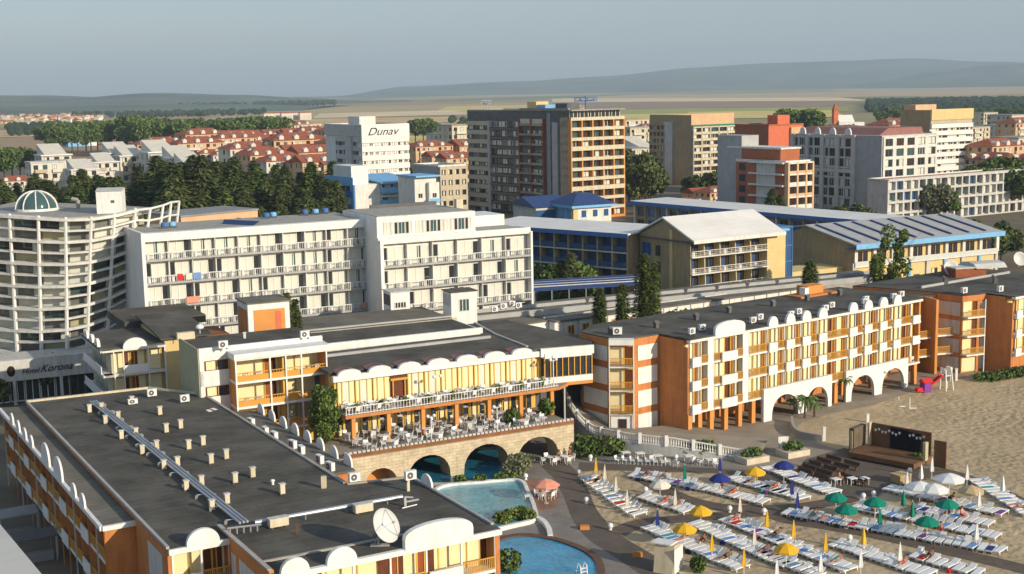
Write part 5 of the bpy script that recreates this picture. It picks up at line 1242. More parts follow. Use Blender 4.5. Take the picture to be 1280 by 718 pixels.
# ================================================================ the town's taller buildings
def setup(px_a, px_b, px_c, Y, hd, y_top):
    b = V(px_b, y_top, Y); O = (b.x, Y); W = fu(O, hd, px_c); D = abs(fu(O, hd + 90, px_a)); return O, W, D, b.z
def tower_root(name, label, cat, O, hd): return thing(name, label, cat, (*O, 0), rz_of(hd))
def flat_roof(r, W, D, z, m='concrete', par=.5, pm='white'):
    k = MB(m); k.box(.3, W - .3, .3, D - .3, z - .1, z + .02); k.build('roof', r)
    k = MB(pm); k.box(-.1, W + .1, -.1, .3, z - .3, z + par); k.box(-.1, W + .1, D - .3, D + .1, z - .3, z + par); k.box(-.1, .3, .3, D - .3, z - .3, z + par); k.box(W - .3, W + .1, .3, D - .3, z - .3, z + par); k.build('parapet', r)
def far_hotels():
    rr = random.Random(21)
    # white hotel with the name in script
    O, W, D, zt = setup(412, 452, 514, 440, 57, 158)
    r = tower_root('tower_hotel', 'white banded tower with cursive name across its top storey', 'hotel', O, 57)
    w = MB('bright_white'); w.box(0, W, 0, D, 0, zt); 
    nf = 9; fh = (zt - 4) / nf
    for j in range(nf): w.box(-.25, W + .2, -.35, 0, j * fh + fh * .45, (j + 1) * fh + .2); w.box(-.3, 0, 0, D * .7, j * fh + fh * .55, (j + 1) * fh + .1, 'greywhite')
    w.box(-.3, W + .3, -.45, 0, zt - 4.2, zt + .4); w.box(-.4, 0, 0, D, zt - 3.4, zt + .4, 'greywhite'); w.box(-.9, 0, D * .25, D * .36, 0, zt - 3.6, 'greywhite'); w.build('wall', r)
    parts(r, 'window', [(rr.choice(WIN['brown'] + WIN['pale'][:1]), (.4 + i * W / 8, -.02, j * fh + .25), 0, (W / 8 - .7, 1, fh * .42)) for j in range(nf) for i in range(8)] + [(rr.choice(WIN['dark']), (-.05, D * .72 - i * D * .09, j * fh + .25), -math.pi / 2, (D * .08, 1, fh * .5)) for j in range(4, nf) for i in (0, 1, 2, 5, 6)])
    flat_roof(r, W, D, zt); m = MB('white'); m.box(W * .2, W * .55, D * .3, D * .6, zt, zt + 3); m.build('plant_room', r)
    o = text('Dunav', W * .1, zt - 3.1, 3.6, r, -.48, shear=.4); o.scale.x = 1.2
    # big tower in three stages
    O, W, D, zt = setup(653, 713, 780, 420, 55, 137.5)
    r = tower_root('tower_hotel', 'tallest orange and beige balcony tower with dark shaded glass side', 'hotel', O, 55); D = min(D, 48)
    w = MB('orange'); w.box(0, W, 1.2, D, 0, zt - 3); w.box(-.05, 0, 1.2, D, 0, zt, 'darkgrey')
    nf = 10; fh = (zt - 3.2) / nf; n = 5; bw = W / n
    for j in range(nf + 1): w.box(-.1, W + .1, -.5, 1.2, j * fh - .25, j * fh + .75 if j % 4 != 3 else j * fh + 1.1, 'cream' if j else 'orange')
    for i in range(n + 1): w.box(i * bw - .25, i * bw + .25, -.45 , 1.2, 0, zt - 3.2)
    w.box(-.2, W + .2, -.8, D, zt - .35, zt, 'concrete'); w.box(0.4, W - .4, 1.4, D - 1, zt - 3, zt - .35, 'glass')
    w.build('wall', r)
    parts(r, 'window', [(rr.choice(WIN['dark'] + WIN['brown'][:1]), (i * bw + .4, 1.15, j * fh + .75), 0, (bw - .6, 1, fh - 1.0)) for j in range(nf) for i in range(n)] + [(WIN['white'][0], (i * bw + .4, 1.3, zt - 3), 0, (bw - .8, 1, 2.6)) for i in range(n)])
    # shaded side: glass strips and balconies
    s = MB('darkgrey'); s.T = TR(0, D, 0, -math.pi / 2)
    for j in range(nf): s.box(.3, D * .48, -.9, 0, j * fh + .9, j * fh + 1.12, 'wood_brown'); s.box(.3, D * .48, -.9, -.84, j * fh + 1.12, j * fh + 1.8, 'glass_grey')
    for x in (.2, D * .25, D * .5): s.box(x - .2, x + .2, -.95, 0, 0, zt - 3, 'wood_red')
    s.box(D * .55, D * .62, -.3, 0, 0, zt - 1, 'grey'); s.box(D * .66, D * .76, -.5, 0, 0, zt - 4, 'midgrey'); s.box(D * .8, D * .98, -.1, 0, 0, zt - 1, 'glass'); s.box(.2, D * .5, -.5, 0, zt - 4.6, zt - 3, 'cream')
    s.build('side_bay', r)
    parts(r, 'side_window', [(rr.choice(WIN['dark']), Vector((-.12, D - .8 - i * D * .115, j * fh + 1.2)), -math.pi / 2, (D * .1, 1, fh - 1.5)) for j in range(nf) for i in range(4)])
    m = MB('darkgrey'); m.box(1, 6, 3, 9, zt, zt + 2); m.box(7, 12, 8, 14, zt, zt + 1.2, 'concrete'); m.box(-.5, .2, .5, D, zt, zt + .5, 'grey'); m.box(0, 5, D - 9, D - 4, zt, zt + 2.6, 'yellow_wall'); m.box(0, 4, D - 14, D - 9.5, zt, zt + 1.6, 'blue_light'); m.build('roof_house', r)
    # round blue lattice sign frame on top
    m = MB('blue'); c = Vector((10, 5, zt + 2.6))
    for q in (0, 1.0): 
        for k in range(18): a0, a1 = 2 * math.pi * k / 18, 2 * math.pi * (k + 1) / 18; m.tube(c + Vector((3.6 * math.cos(a0), 3.6 * math.sin(a0), q)), c + Vector((3.6 * math.cos(a1), 3.6 * math.sin(a1), q)), .12, n=5)
    for k in range(9): a0 = 2 * math.pi * k / 9; m.tube(c + Vector((3.6 * math.cos(a0), 3.6 * math.sin(a0), 0)), c + Vector((3.6 * math.cos(a0), 3.6 * math.sin(a0), 1)), .1, n=5); m.tube(c + Vector((3.6 * math.cos(a0), 3.6 * math.sin(a0), .5)), c, .08, n=4)
    m.tube((10, 5, zt), (10, 5, zt + 4.2), .2); m.build('sign_frame', r)
    # second stage to the left
    O2 = hx(O, 55, -1.5, D + 1); O2 = hx(O, 55, .3, D + .1); D1 = D; D = 30; W = 16; zt2 = V(653, 138.5, O2[1]).z
    r = tower_root('tower_hotel', 'dark glazed tower stage with brown balconies left of the tallest tower', 'hotel', O2, 52)
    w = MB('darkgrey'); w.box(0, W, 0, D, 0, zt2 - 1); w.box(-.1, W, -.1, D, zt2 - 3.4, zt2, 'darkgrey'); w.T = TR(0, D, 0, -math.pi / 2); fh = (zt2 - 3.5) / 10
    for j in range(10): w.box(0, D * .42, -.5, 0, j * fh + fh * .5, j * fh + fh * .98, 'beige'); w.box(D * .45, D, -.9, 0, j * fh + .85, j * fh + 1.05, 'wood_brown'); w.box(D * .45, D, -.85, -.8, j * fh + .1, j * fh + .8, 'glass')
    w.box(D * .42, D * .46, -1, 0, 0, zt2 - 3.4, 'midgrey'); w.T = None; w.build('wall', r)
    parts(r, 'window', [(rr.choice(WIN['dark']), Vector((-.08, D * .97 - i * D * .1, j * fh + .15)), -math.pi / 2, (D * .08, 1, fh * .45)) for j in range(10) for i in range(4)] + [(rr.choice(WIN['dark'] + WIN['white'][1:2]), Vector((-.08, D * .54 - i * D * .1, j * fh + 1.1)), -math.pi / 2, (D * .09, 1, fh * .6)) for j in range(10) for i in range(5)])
    flat_roof(r, W, D, zt2, 'concrete', .3, 'concrete')
    m = MB('metal'); c = Vector((2, D - 8, zt2))
    for k in range(5): m.tube(c + Vector((k * 1.1 - 2, 0, 0)), c + Vector((k * 1.1 - 2, 0, 4.5 - abs(k - 2) * .8)), .12, n=5)
    for z in (1.2, 2.4, 3.3): m.tube(c + Vector((-2.3, 0, z)), c + Vector((2.6, 0, z)), .1, n=5)
    m.lathe([(.001, 2), (1.2, 2.3), (1.3, 2.5), (.001, 2.6)], 12, c); m.build('antenna', r)
    # grey hotel
    O, W, D, zt = setup(813, 864, 916, 560, 57, 147); D = min(D, 34)
    r = tower_root('tower_hotel', 'brown sided tower with a pale vertical strip and cream balconies', 'hotel', O, 57)
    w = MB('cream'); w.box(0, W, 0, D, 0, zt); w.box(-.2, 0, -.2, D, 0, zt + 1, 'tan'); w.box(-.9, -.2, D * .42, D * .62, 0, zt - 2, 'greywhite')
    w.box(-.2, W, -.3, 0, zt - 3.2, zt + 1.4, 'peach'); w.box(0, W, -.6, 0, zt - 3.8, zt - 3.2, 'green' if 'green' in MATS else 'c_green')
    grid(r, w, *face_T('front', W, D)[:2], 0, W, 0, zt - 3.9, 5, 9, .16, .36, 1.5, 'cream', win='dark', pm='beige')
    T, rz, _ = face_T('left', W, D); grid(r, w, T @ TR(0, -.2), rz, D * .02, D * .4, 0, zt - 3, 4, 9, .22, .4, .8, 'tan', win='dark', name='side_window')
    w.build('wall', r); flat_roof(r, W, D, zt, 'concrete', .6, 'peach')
    # coral block
    O, W, D, zt = setup(918, 961, 1002, 500, 57, 157); D = min(D, 34)
    r = tower_root('apartment_block', 'coral red apartment block half hidden behind the brick building', 'building', O, 57)
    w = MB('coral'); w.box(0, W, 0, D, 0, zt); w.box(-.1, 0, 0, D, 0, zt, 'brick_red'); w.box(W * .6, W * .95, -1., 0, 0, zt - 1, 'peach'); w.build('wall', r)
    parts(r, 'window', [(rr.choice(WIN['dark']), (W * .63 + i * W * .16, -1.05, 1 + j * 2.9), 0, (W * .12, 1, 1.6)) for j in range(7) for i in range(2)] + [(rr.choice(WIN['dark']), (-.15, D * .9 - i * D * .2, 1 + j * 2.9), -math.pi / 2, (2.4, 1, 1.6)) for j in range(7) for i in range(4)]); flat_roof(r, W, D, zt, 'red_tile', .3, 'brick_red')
    m = MB('coral'); m.box(W * .55, W * .9, D * .3, D * .6, zt, zt + 3.5); m.build('roof_house', r)
    # brick and white stepped block
    O, W, D, zt = setup(905, 982, 1011, 360, 57, 204); D = min(D, 26)
    r = tower_root('apartment_block', 'stepped red brick apartment block with white slabs and balconies', 'building', O, 57)
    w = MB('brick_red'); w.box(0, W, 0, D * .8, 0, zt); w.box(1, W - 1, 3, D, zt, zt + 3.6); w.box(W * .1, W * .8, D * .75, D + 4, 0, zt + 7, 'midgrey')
    for j in range(7): z = zt - j * 3.1; w.box(-.2, W + .2, -1.3, 0, z - .3, z + .15, 'white'); w.box(-1.2, -.1, 0, D * .55, z - .3, z + .15, 'white'); w.box(.1, W - .1, -1.25, -1.1, z - .3 - 2.9, z - 2.2, 'white' if j % 2 else 'peach')
    for x in (0, W * .36, W * .72, W): w.box(x - .3, x + .3, -1.35, 0, 0, zt + .1, 'peach')
    w.box(.8, W - .8, 2.6, D, zt + 3.5, zt + 4, 'white'); w.box(-.3, 0, D * .15, D * .45, 0, zt + .5, 'greywhite'); w.build('wall', r)
    parts(r, 'window', [(WIN['dark'][k % 3], (W * .07 + i * W * .36, -.05, zt - 2.8 - j * 3.1), 0, (W * .22, 1, 2.2)) for k, (i, j) in enumerate((i, j) for j in range(7) for i in range(3))] + [(WIN['dark'][0], (-.08, D * .95 - i * 4 - 5, zt - 2.7 - j * 3.1), -math.pi / 2, (2.6, 1, 2.1)) for j in range(7) for i in (0, 3)])
    flat_roof(r, W, D * .8, zt + .05, 'concrete', .5)
    # grey hotel with paired windows and red attic
    O, W, D, zt = setup(988, 1103, 1167, 425, 57, 170); D = min(D, 62)
    r = tower_root('tower_hotel', 'pale grey hotel with paired tall windows and a dark red attic roof', 'hotel', O, 57)
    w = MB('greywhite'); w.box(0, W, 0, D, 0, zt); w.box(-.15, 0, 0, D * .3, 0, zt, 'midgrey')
    grid(r, w, TR(), 0, .3, W, 1, zt - .5, 5, 7, .32, .28, .4, 'white', win='dark')
    T, rz, _ = face_T('left', W, D); grid(r, w, T, rz, .2, D * .7, 1, zt - .8, 8, 7, .16, .18, .5, 'greywhite', win='dark', name='side_window')
    w.T = T
    for k in range(5): w.box(.1 + k * D * .172, .1 + k * D * .172 + 1.6, -.9, 0, 0, zt)
    w.box(0, D * .7, -.8, 0, zt * .5, zt * .5 + 1.2); w.T = None; w.build('wall', r)
    m = MB('mauve'); m.profx([(2, zt), (6, zt + 2.2), (W - 4, zt + 2.2), (W - 3, zt)], 3, D - 1); m.build('roof', r)
    ms = dormer(2.6, 2.3, .5).mesh('gable'); parts(r, 'gable', [(ms, (-.2, D * (.36 + .17 * k), zt), -math.pi / 2, None) for k in range(4)])
    # white banded tower with brown side
    O, W, D, zt = setup(1122, 1163, 1209, 520, 57, 141); D = min(D, 36)
    r = tower_root('tower_hotel', 'white banded tower with dark brown blank side and yellow top', 'hotel', O, 57)
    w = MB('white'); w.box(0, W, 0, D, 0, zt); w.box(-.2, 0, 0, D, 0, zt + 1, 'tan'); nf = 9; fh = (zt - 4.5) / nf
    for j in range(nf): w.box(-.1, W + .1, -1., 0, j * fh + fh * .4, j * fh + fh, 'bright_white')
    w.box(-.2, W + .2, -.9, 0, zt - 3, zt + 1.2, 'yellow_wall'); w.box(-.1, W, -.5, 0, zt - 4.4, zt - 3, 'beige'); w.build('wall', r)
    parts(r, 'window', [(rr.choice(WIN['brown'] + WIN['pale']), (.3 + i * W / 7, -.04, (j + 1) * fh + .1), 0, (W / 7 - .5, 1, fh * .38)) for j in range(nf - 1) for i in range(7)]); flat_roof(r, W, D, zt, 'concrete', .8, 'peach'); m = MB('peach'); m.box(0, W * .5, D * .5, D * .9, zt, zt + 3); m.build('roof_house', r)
    # long white grid block
    O, W, D, zt = setup(1083, 1107, 1296, 390, 57, 226); D = min(D, 13)
    r = tower_root('apartment_block', 'long low white block with a regular grid of recessed balconies', 'building', O, 57)
    w = MB('white'); w.box(0, W, 0, D, 0, zt); w.box(-.1, 0, 0, D, 0, zt, 'greywhite'); n = 22; bw = W / n; nf = 4; fh = zt / nf
    for i in range(n + 1): w.box(i * bw - .3, i * bw + .3, -1.2, 0, 0, zt, 'greywhite')  # greyer fins and slabs: the block's dimmer shading put into their colour
    for j in range(nf + 1): w.box(0, W, -1.25, 0, j * fh - .35, j * fh + .35, 'greywhite')
    w.build('wall', r); parts(r, 'window', [(rr.choice(WIN['pale'] + WIN['blue'][:1] + WIN['white']), (i * bw + .4, -.05, j * fh + .4), 0, (bw - .8, 1, fh - .9)) for j in range(nf) for i in range(n)]); flat_roof(r, W, D, zt, 'red_tile', .4)
    # low white hall with blue parts, left centre
    O, W, D, zt = setup(410, 441, 520, 352, 57, 213); D = min(D, 18)
    r = tower_root('apartment_block', 'white block with bright blue balconies in front of the banded white tower', 'building', O, 57)
    w = MB('white'); w.box(0, W, 0, D, 0, zt - 4); w.box(-.15, 0, 0, D, 0, zt - 2, 'blue_light'); w.box(0, 5, 1, D * .7, 0, zt + 1, 'bright_white')
    nf = 5; fh = (zt - 4) / nf
    for j in range(nf): w.box(8, W, -1.6 - (j % 2) * .5, 0, j * fh + fh * .25, j * fh + fh * .7, 'blue_light'); w.box(8, W, -1.2, 0, j * fh + fh * .95, j * fh + fh * 1.05, 'white'); w.box(-.5, -.15, 1, D - 1, j * fh + fh * .1, j * fh + fh * .5, 'blue')
    w.box(-.2, .3, -.3, 0, 0, zt - 4, 'blue'); w.build('wall', r)
    parts(r, 'window', [(rr.choice(WIN['pale'] + WIN['dark']), (8.5 + i * 2.6, -.05, j * fh + fh * .55), 0, (1.8, 1, fh * .4)) for j in range(nf) for i in range(int((W - 9) / 2.6))] + [(rr.choice(WIN['dark']), (-.2, D - 1 - i * 3, j * fh + fh * .5), -math.pi / 2, (2.4, 1, fh * .42)) for j in range(nf) for i in range(5)])
    m = MB('blue_light'); m.prof([(-1.8, zt - 4), (D, zt - 2.6), (D, zt - 2.3), (-1.8, zt - 3.6)], 7.5, W + 1); m.build('roof', r)
    O, W, D, zt = setup(512, 518, 547, 345, 57, 222)
    r = tower_root('apartment_block', 'narrow white block with light blue side bays next to the blue balconies', 'building', O, 57)
    w = MB('white'); w.box(0, W, 0, 9, 0, zt); w.box(W * .55, W + .2, -1.3, 8, 0, zt - 1.5, 'white')
    for j in range(5): w.box(W * .5, W + .3, -1.5, -1.3, j * 3.1 + .3, j * 3.1 + 1.4, 'blue_light')
    w.build('wall', r); parts(r, 'window', [(WIN['white'][j % 4], (x, -.05 if x < 3 else -1.35, 1.6 + j * 3.1), 0, (1.3, 1, 1.3)) for j in range(5) for x in (1, W * .7)]); m = MB('blue_light'); m.box(-.4, W + .4, -1.6, 9.3, zt, zt + .4); m.build('roof', r)
    O, W, D, zt = setup(522, 548, 584, 400, 57, 209)
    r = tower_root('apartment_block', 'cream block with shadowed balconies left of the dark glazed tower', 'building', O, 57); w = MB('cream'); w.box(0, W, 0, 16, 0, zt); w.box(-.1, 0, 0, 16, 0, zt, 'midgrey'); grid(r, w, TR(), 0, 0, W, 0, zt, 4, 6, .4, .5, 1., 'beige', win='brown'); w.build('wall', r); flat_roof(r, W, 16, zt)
    # pink wall strip and low roofs behind the white balcony hotel
    a, b = G(226, 272, 15), G(322, 263, 15); t = thing('flat_roof_block', 'low block with long flat roof and stained pale wall behind the curved hotel frame', 'building', (a.x, a.y, 0), math.atan2(b.y - a.y, b.x - a.x)); L_ = (b - a).length
    w = MB('peach'); w.box(0, L_, 0, 14, 0, 15); w.build('wall', t); w = MB('grey'); w.box(-.2, L_ + .2, -.2, 14, 15, 15.4); w.build('roof', t)
far_hotels()

# ================================================================ houses and apartments of the town
def house_proto(name, W, D, nf, wallm, roofm, kind, seed):
    rr = random.Random(seed); h = nf * 3.; me = {}
    w = MB(wallm); w.box(0, W, 0, D, 0, h)
    for j in range(1, nf): w.box(W * .1, W * .45, -1.1, 0, j * 3 - .2, j * 3 + .9, 'house_white' if wallm != 'house_white' else 'beige'); w.box(W * .62, W * .9, -.8, 0, j * 3 - .2, j * 3 + .9, wallm)
    wins = []
    for j in range(nf):
        for i in range(max(2, int(W / 3))): wins.append((rr.choice(WIN['dark'] + WIN['brown'][:1]), (.8 + i * 3, -.05, j * 3 + .9), 0, (1.5, 1, 1.5)))
        for i in range(max(1, int(D / 4))): wins.append((rr.choice(WIN['dark']), (-.05, 2.2 + i * 4, j * 3 + .9), -math.pi / 2, (1.3, 1, 1.5)))
    rf = MB(roofm)
    if kind == 'hip': rf.add([(-.7, -.7, h), (W + .7, -.7, h), (W + .7, D + .7, h), (-.7, D + .7, h), (D * .45, D / 2, h + D * .22), (W - D * .45, D / 2, h + D * .22)], [(0, 1, 5, 4), (1, 2, 5), (2, 3, 4, 5), (3, 0, 4)])
    elif kind == 'gable': rf.prof([(-.7, h), (D / 2, h + D * .24), (D + .7, h)], -.4, W + .4)
    elif kind == 'shed': rf.prof([(-.6, h + .1), (D, h + 3.2), (D, h + .1)], W * .1, W * .85); w.box(-.3, W + .3, -.6, D, h - .25, h + .12, 'bright_white')
    else: rf.box(-.2, W + .2, -.2, D + .2, h, h + .5)
    dm = MB('house_white')
    if kind in ('hip', 'gable'):
        for i in range(int(W / 6)): x = 3 + i * 6; dm.profx([(x - .9, h), (x + .9, h), (x + .9, h + 1.3), (x, h + 2.), (x - .9, h + 1.3)], -.2, 2.5)
    r = thing('house', 'x', 'house', (0, 0, 0)); w.build('wall', r); rf.build('roof', r); parts(r, 'window', wins)
    if dm.v: dm.build_each('dormer', r)
    return r
def town():
    rr = random.Random(31)
    kinds = dict(
        villa=[house_proto('a', 9, 9, 3, 'house_white', 'house_white', 'shed', 1), house_proto('b', 11, 8, 3, 'house_white', 'greywhite', 'flat', 2), house_proto('c', 8, 10, 2, 'house_white', 'house_white', 'shed', 3)],
        red=[house_proto('d', 18, 11, 4, 'house_white', 'red_tile', 'hip', 4), house_proto('e', 15, 11, 4, 'peach', 'red_tile', 'gable', 5), house_proto('f', 21, 12, 5, 'peach', 'red_tile', 'hip', 6)],
        cream=[house_proto('g', 16, 12, 5, 'cream', 'concrete', 'flat', 7), house_proto('h', 13, 11, 4, 'house_white', 'midgrey', 'flat', 8)])
    protos = [p for v in kinds.values() for p in v]
    look = dict(villa='white flat roofed villa', red='red tiled house', cream='pale flat roofed block')
    used = set()
    def put(kind, px, Y, h, lab, grp, hd=57, s=None):
        p = rr.choice(kinds[kind]); base = V(px, 200, Y); nf = {'villa': 9.5, 'red': 14, 'cream': 14}[kind]; s = h / nf
        first = p.name not in used and p not in used
        if p not in used: used.add(p); p.location = (base.x, Y, 0); p.rotation_euler.z = rz_of(hd); p['label'] = lab; p['group'] = grp; p.scale = (s, s, s)
        else: dup(p, (base.x, Y, 0), rz_of(hd), lab, grp, (s, s, s))
    # villas at left
    for i, (x, Y, h) in enumerate(((-2, 520, 11), (38, 600, 13), (52, 640, 15), (72, 610, 13), (88, 560, 12), (100, 590, 13), (118, 620, 12), (135, 650, 15), (150, 640, 14), (170, 640, 16), (186, 630, 16), (197, 610, 15), (212, 590, 15), (226, 575, 13))):
        put('villa' if i else 'red', x, Y, h, 'white villa above the conifers, %s from the left edge' % nth(i) if i else 'red roofed white house at the far left edge above the conifers', 'white villas above the conifers')
    k = 0
    for row, (x0, x1, n, Y, h) in enumerate(((170, 300, 11, 760, 16), (226, 320, 8, 690, 15), (290, 410, 8, 620, 17), (240, 420, 13, 860, 17), (200, 410, 13, 1000, 16), (312, 405, 5, 560, 15))):
        for i in range(n):
            put('red' if row != 4 else rr.choice(['red', 'cream']), x0 + (x1 - x0) * (i + rr.uniform(-.2, .2)) / max(1, n - 1), Y + rr.uniform(-20, 20), h * rr.uniform(.85, 1.1), 'red roofed house, %s from left in the %s row left of the white tower' % (nth(i), ('third', 'second', 'first', 'fourth', 'rear', 'nearest')[row]), 'red roofed apartment houses left of the white tower', 57 + rr.uniform(-6, 6)); k += 1
    for i, (x, Y, h, kd) in enumerate(((520, 640, 14, 'red'), (540, 620, 13, 'red'), (558, 600, 13, 'red'), (548, 800, 18, 'cream'), (566, 760, 20, 'cream'), (575, 650, 17, 'red'))):
        put(kd, x, Y, h, '%s, %s from left between white and dark towers' % (look[kd], nth(i)), 'houses between the two towers')
    for i, (x, Y, h, kd) in enumerate(((782, 900, 18, 'cream'), (788, 760, 17, 'cream'), (796, 700, 16, 'villa'), (802, 820, 15, 'red'), (790, 620, 12, 'cream'), (806, 560, 9, 'red'), (848, 395, 8, 'red'))):
        put(kd, x, Y, h, '%s, %s behind the right side of the tallest tower' % (look[kd], nth(i)), 'houses right of the tallest tower')
    for i, (x, Y, h, kd) in enumerate(((918, 760, 15, 'red'), (930, 700, 13, 'red'), (870, 420, 9, 'red'), (888, 400, 9, 'red'), (902, 400, 8, 'red'), (1092, 640, 17, 'cream'), (1110, 700, 18, 'red'), (1136, 760, 14, 'cream'))):
        put(kd, x, Y, h, '%s, %s from left behind the pale hall roof' % (look[kd], nth(i)), 'houses behind the pale hall roof')
    for i, (x, Y, h, kd) in enumerate(((1205, 480, 13, 'red'), (1222, 560, 15, 'red'), (1240, 520, 15, 'red'), (1258, 470, 13, 'red'), (1272, 560, 16, 'cream'), (1214, 760, 14, 'cream'), (1232, 900, 17, 'cream'), (1250, 820, 16, 'cream'), (1268, 760, 16, 'red'), (1282, 640, 15, 'red'), (1228, 1050, 15, 'cream'))):
        put(kd, x, Y, h, '%s, %s right of the brown sided white tower' % (look[kd], nth(i)), 'houses at the right edge', 57 if i % 3 else 147)
    for p in protos:
        if p not in used: 
            p.location = (V(260, 200, 1100).x + 30 * rr.random(), 1100, 0); p['label'] = 'distant pale house behind the red roofs'
    # church tower
    t = thing('church', 'small white church with slim red tower beyond the trees', 'church', (V(1044, 140, 900).x, 900, 0), .2); zt = V(1044, 133, 900).z; m = MB('coral'); m.box(-1.6, 1.6, -1.6, 1.6, 0, zt - 3); m.build('tower', t); m = MB('brick_red'); m.add([(-1.9, -1.9, zt - 3), (1.9, -1.9, zt - 3), (1.9, 1.9, zt - 3), (-1.9, 1.9, zt - 3), (0, 0, zt + 3)], [(0, 1, 4), (1, 2, 4), (2, 3, 4), (3, 0, 4)]); m.build('spire', t); m = MB('bright_white'); m.box(1.6, 20, -3, 6, 0, zt - 11); m.prof([(-3.3, zt - 11), (1.5, zt - 6), (6.3, zt - 11)], 1.6, 13); m.build('nave', t)
    # row of blocks standing in the fields and the far village
    blk = MB('house_white').box(0, 26, 0, 14, 0, 15).box(0, 26, -.4, 0, 4, 5, 'greywhite').box(0, 26, -.4, 0, 8, 9, 'greywhite').box(-.3, 26.3, -.5, 14.3, 15, 16.5, 'red_tile').mesh('block')
    for i, x in enumerate((330, 337, 344, 352, 360, 368, 375)):
        Y = 2100 + 20 * (i % 3); tag(ob('apartment_block', blk, None, (V(x, 145, Y).x, Y, -1.2), rz_of(70), (.7, 1, .75)), 'pale block, %s from left in the row standing in the fields' % nth(i), 'building', 'pale blocks in the fields')
    vm = [MB(a).box(0, 14, 0, 11, 0, 7).prof([(-.6, 7), (5.5, 9.4), (11.6, 7)], -.5, 14.5, 'red_tile' if k == 1 else 'peach').mesh('house') for k, a in enumerate(('house_white', 'peach', 'bright_white'))]
    for i in range(110):
        x = rr.uniform(-30, 98) if i < 90 else rr.uniform(60, 130); Y = rr.uniform(2000, 3000)
        p = V(x, 140, Y); tag(ob('village_house', vm[i % 3], None, (p.x, Y, -1.2), rr.uniform(0, 3), (.85, .85, .8)), 'tiny pale house in the far village on the plain at left', 'house', 'houses of the far village')
    for i, (x, Y, s) in enumerate(((83, 1150, 1.5), (92, 1180, 1.2), (100, 1160, 1.2))): tag(ob('shed', MB('blue_light' if i == 0 else 'bright_white').box(0, 12, 0, 8, 0, 6).prof([(-.4, 6), (4, 9), (8.4, 6)], -.4, 12.4, 'greywhite').mesh('shed'), None, (V(x, 150, Y).x, Y, -1), .6, (s, s, s)), ('light blue shed in the fields behind the villas', 'white shed right of the blue shed in the fields', 'small white shed furthest right in the fields')[i], 'shed')
    # belt of conifers behind the curved hotel, then the green belts beyond
    k = 0
    belt = []
    for x in range(-14, 425, 8): belt.append((x + rr.uniform(-4, 4), 345 + rr.uniform(-14, 14), rr.uniform(.85, 1.4) * (.95 if x < 190 else 1.) * (1.04 + .16 * (190 < x < 345))))
    for x in range(-8, 430, 10): belt.append((x + rr.uniform(-5, 5), 392 + rr.uniform(-16, 16), rr.uniform(1.05, 1.5) * (.9 if x < 190 else 1.)))
    for x in range(-10, 400, 24): belt.append((x + rr.uniform(-5, 5), 312 + rr.uniform(-10, 10), rr.uniform(.75, 1.0)))
    for k, (x, Y, s) in enumerate(sorted(belt)):
        p = V(x, 240, Y); row = 'front' if Y < 326 else ('middle' if Y < 366 else 'rear')
        tree('conifer', 'conifer behind the curved hotel, %s from left overall, %s row' % (nth(k), row), (p.x, Y, 0), CON[k % 4] if k % 6 else CON_L, CONT, s, 'conifers of the dark belt')
    cnt = {}
    def broad(x, Y, h, where, m=None):
        cnt[where] = cnt.get(where, -1) + 1; p = V(x, 200, Y)
        tree('broadleaf_tree', 'green tree %s, %s from left' % (where, nth(cnt[where])), (p.x, Y, 0), BRO[rr.randrange(4) if m is None else m], BROT, h / 8.6, 'trees ' + where)
    for x in (228, 243, 322, 336, 350, 400, 412, 424): broad(x, 288 + rr.uniform(-6, 6), rr.uniform(7, 9.5), 'right behind the flat pink walled block')
    for x in (428, 440, 452, 466, 478, 488, 496): broad(x, 322 + rr.uniform(-6, 6), rr.uniform(6, 8.5) + (4 if x == 478 else 0), 'in front of the blue balconies')
    for x in (556, 564, 572, 582): broad(x, 330, rr.uniform(8, 11), 'below the cream block')
    for x in (608, 622, 632, 640): broad(x, 318, rr.uniform(7, 9.5), 'at the foot of the dark glazed tower', 3)
    for x in (520, 528, 536, 545): broad(x, 470, rr.uniform(12, 15), 'between the white tower and the cream block', 4)
    for x in sorted((687, 695, 703, 711, 719)): broad(x, 243 - (x - 687) * .05, rr.uniform(7, 10), 'in the yard of the blue balcony wing', 0)
    for k, (x, s) in enumerate(((684, .66), (700, .8), (712, .9))): tree('conifer', 'tall dark conifer in the yard of the blue balcony wing, %s' % ('left', 'middle', 'right')[k], (V(x, 200, 240).x, 240 - k, 0), CON[k], CONT, s * .85)
    for x in (786, 794, 800, 808, 792, 802): broad(x, 470 + rr.uniform(-20, 20), rr.uniform(13, 19), 'in the dark grove right of the tallest tower', 4)
    for x in (868, 880, 890, 900): broad(x, 450, rr.uniform(10, 13), 'before the cream balconied tower', 4)
    for x in (850, 862, 876, 892, 908, 922, 938): broad(x, 378 + rr.uniform(-4, 4), rr.uniform(6, 8), 'along the back of the pale hall roof')
    for k, x in enumerate((966, 976)): tree('conifer', 'dark conifer before the brick block, %s one' % ('left', 'right')[k], (V(x, 200, 347).x, 347, 0), CON[k], CONT, .92 - .1 * k)
    for x in (1018, 1034, 1050, 1066, 1076): broad(x, 345, rr.uniform(8, 10), 'below the grey hotel', 4)
    for x in (804, 815, 826): broad(x, 262, rr.uniform(9, 11), 'between the two pale roofs', 2 if x > 810 else 0)
    for x in (1195, 1206, 1218, 1230, 1243, 1256): broad(x, 300 + rr.uniform(-8, 8), rr.uniform(7, 10), 'before the long white grid block', 4)
    for x in (1212, 1222, 1232, 1244, 1256, 1268, 1278): broad(x, 430 + rr.uniform(-10, 10), rr.uniform(11, 16), 'below the right edge houses', 4 if x % 4 else 0)
    for x in (1168, 1176, 1184): broad(x, 398, rr.uniform(8, 12), 'beside the white banded tower foot')
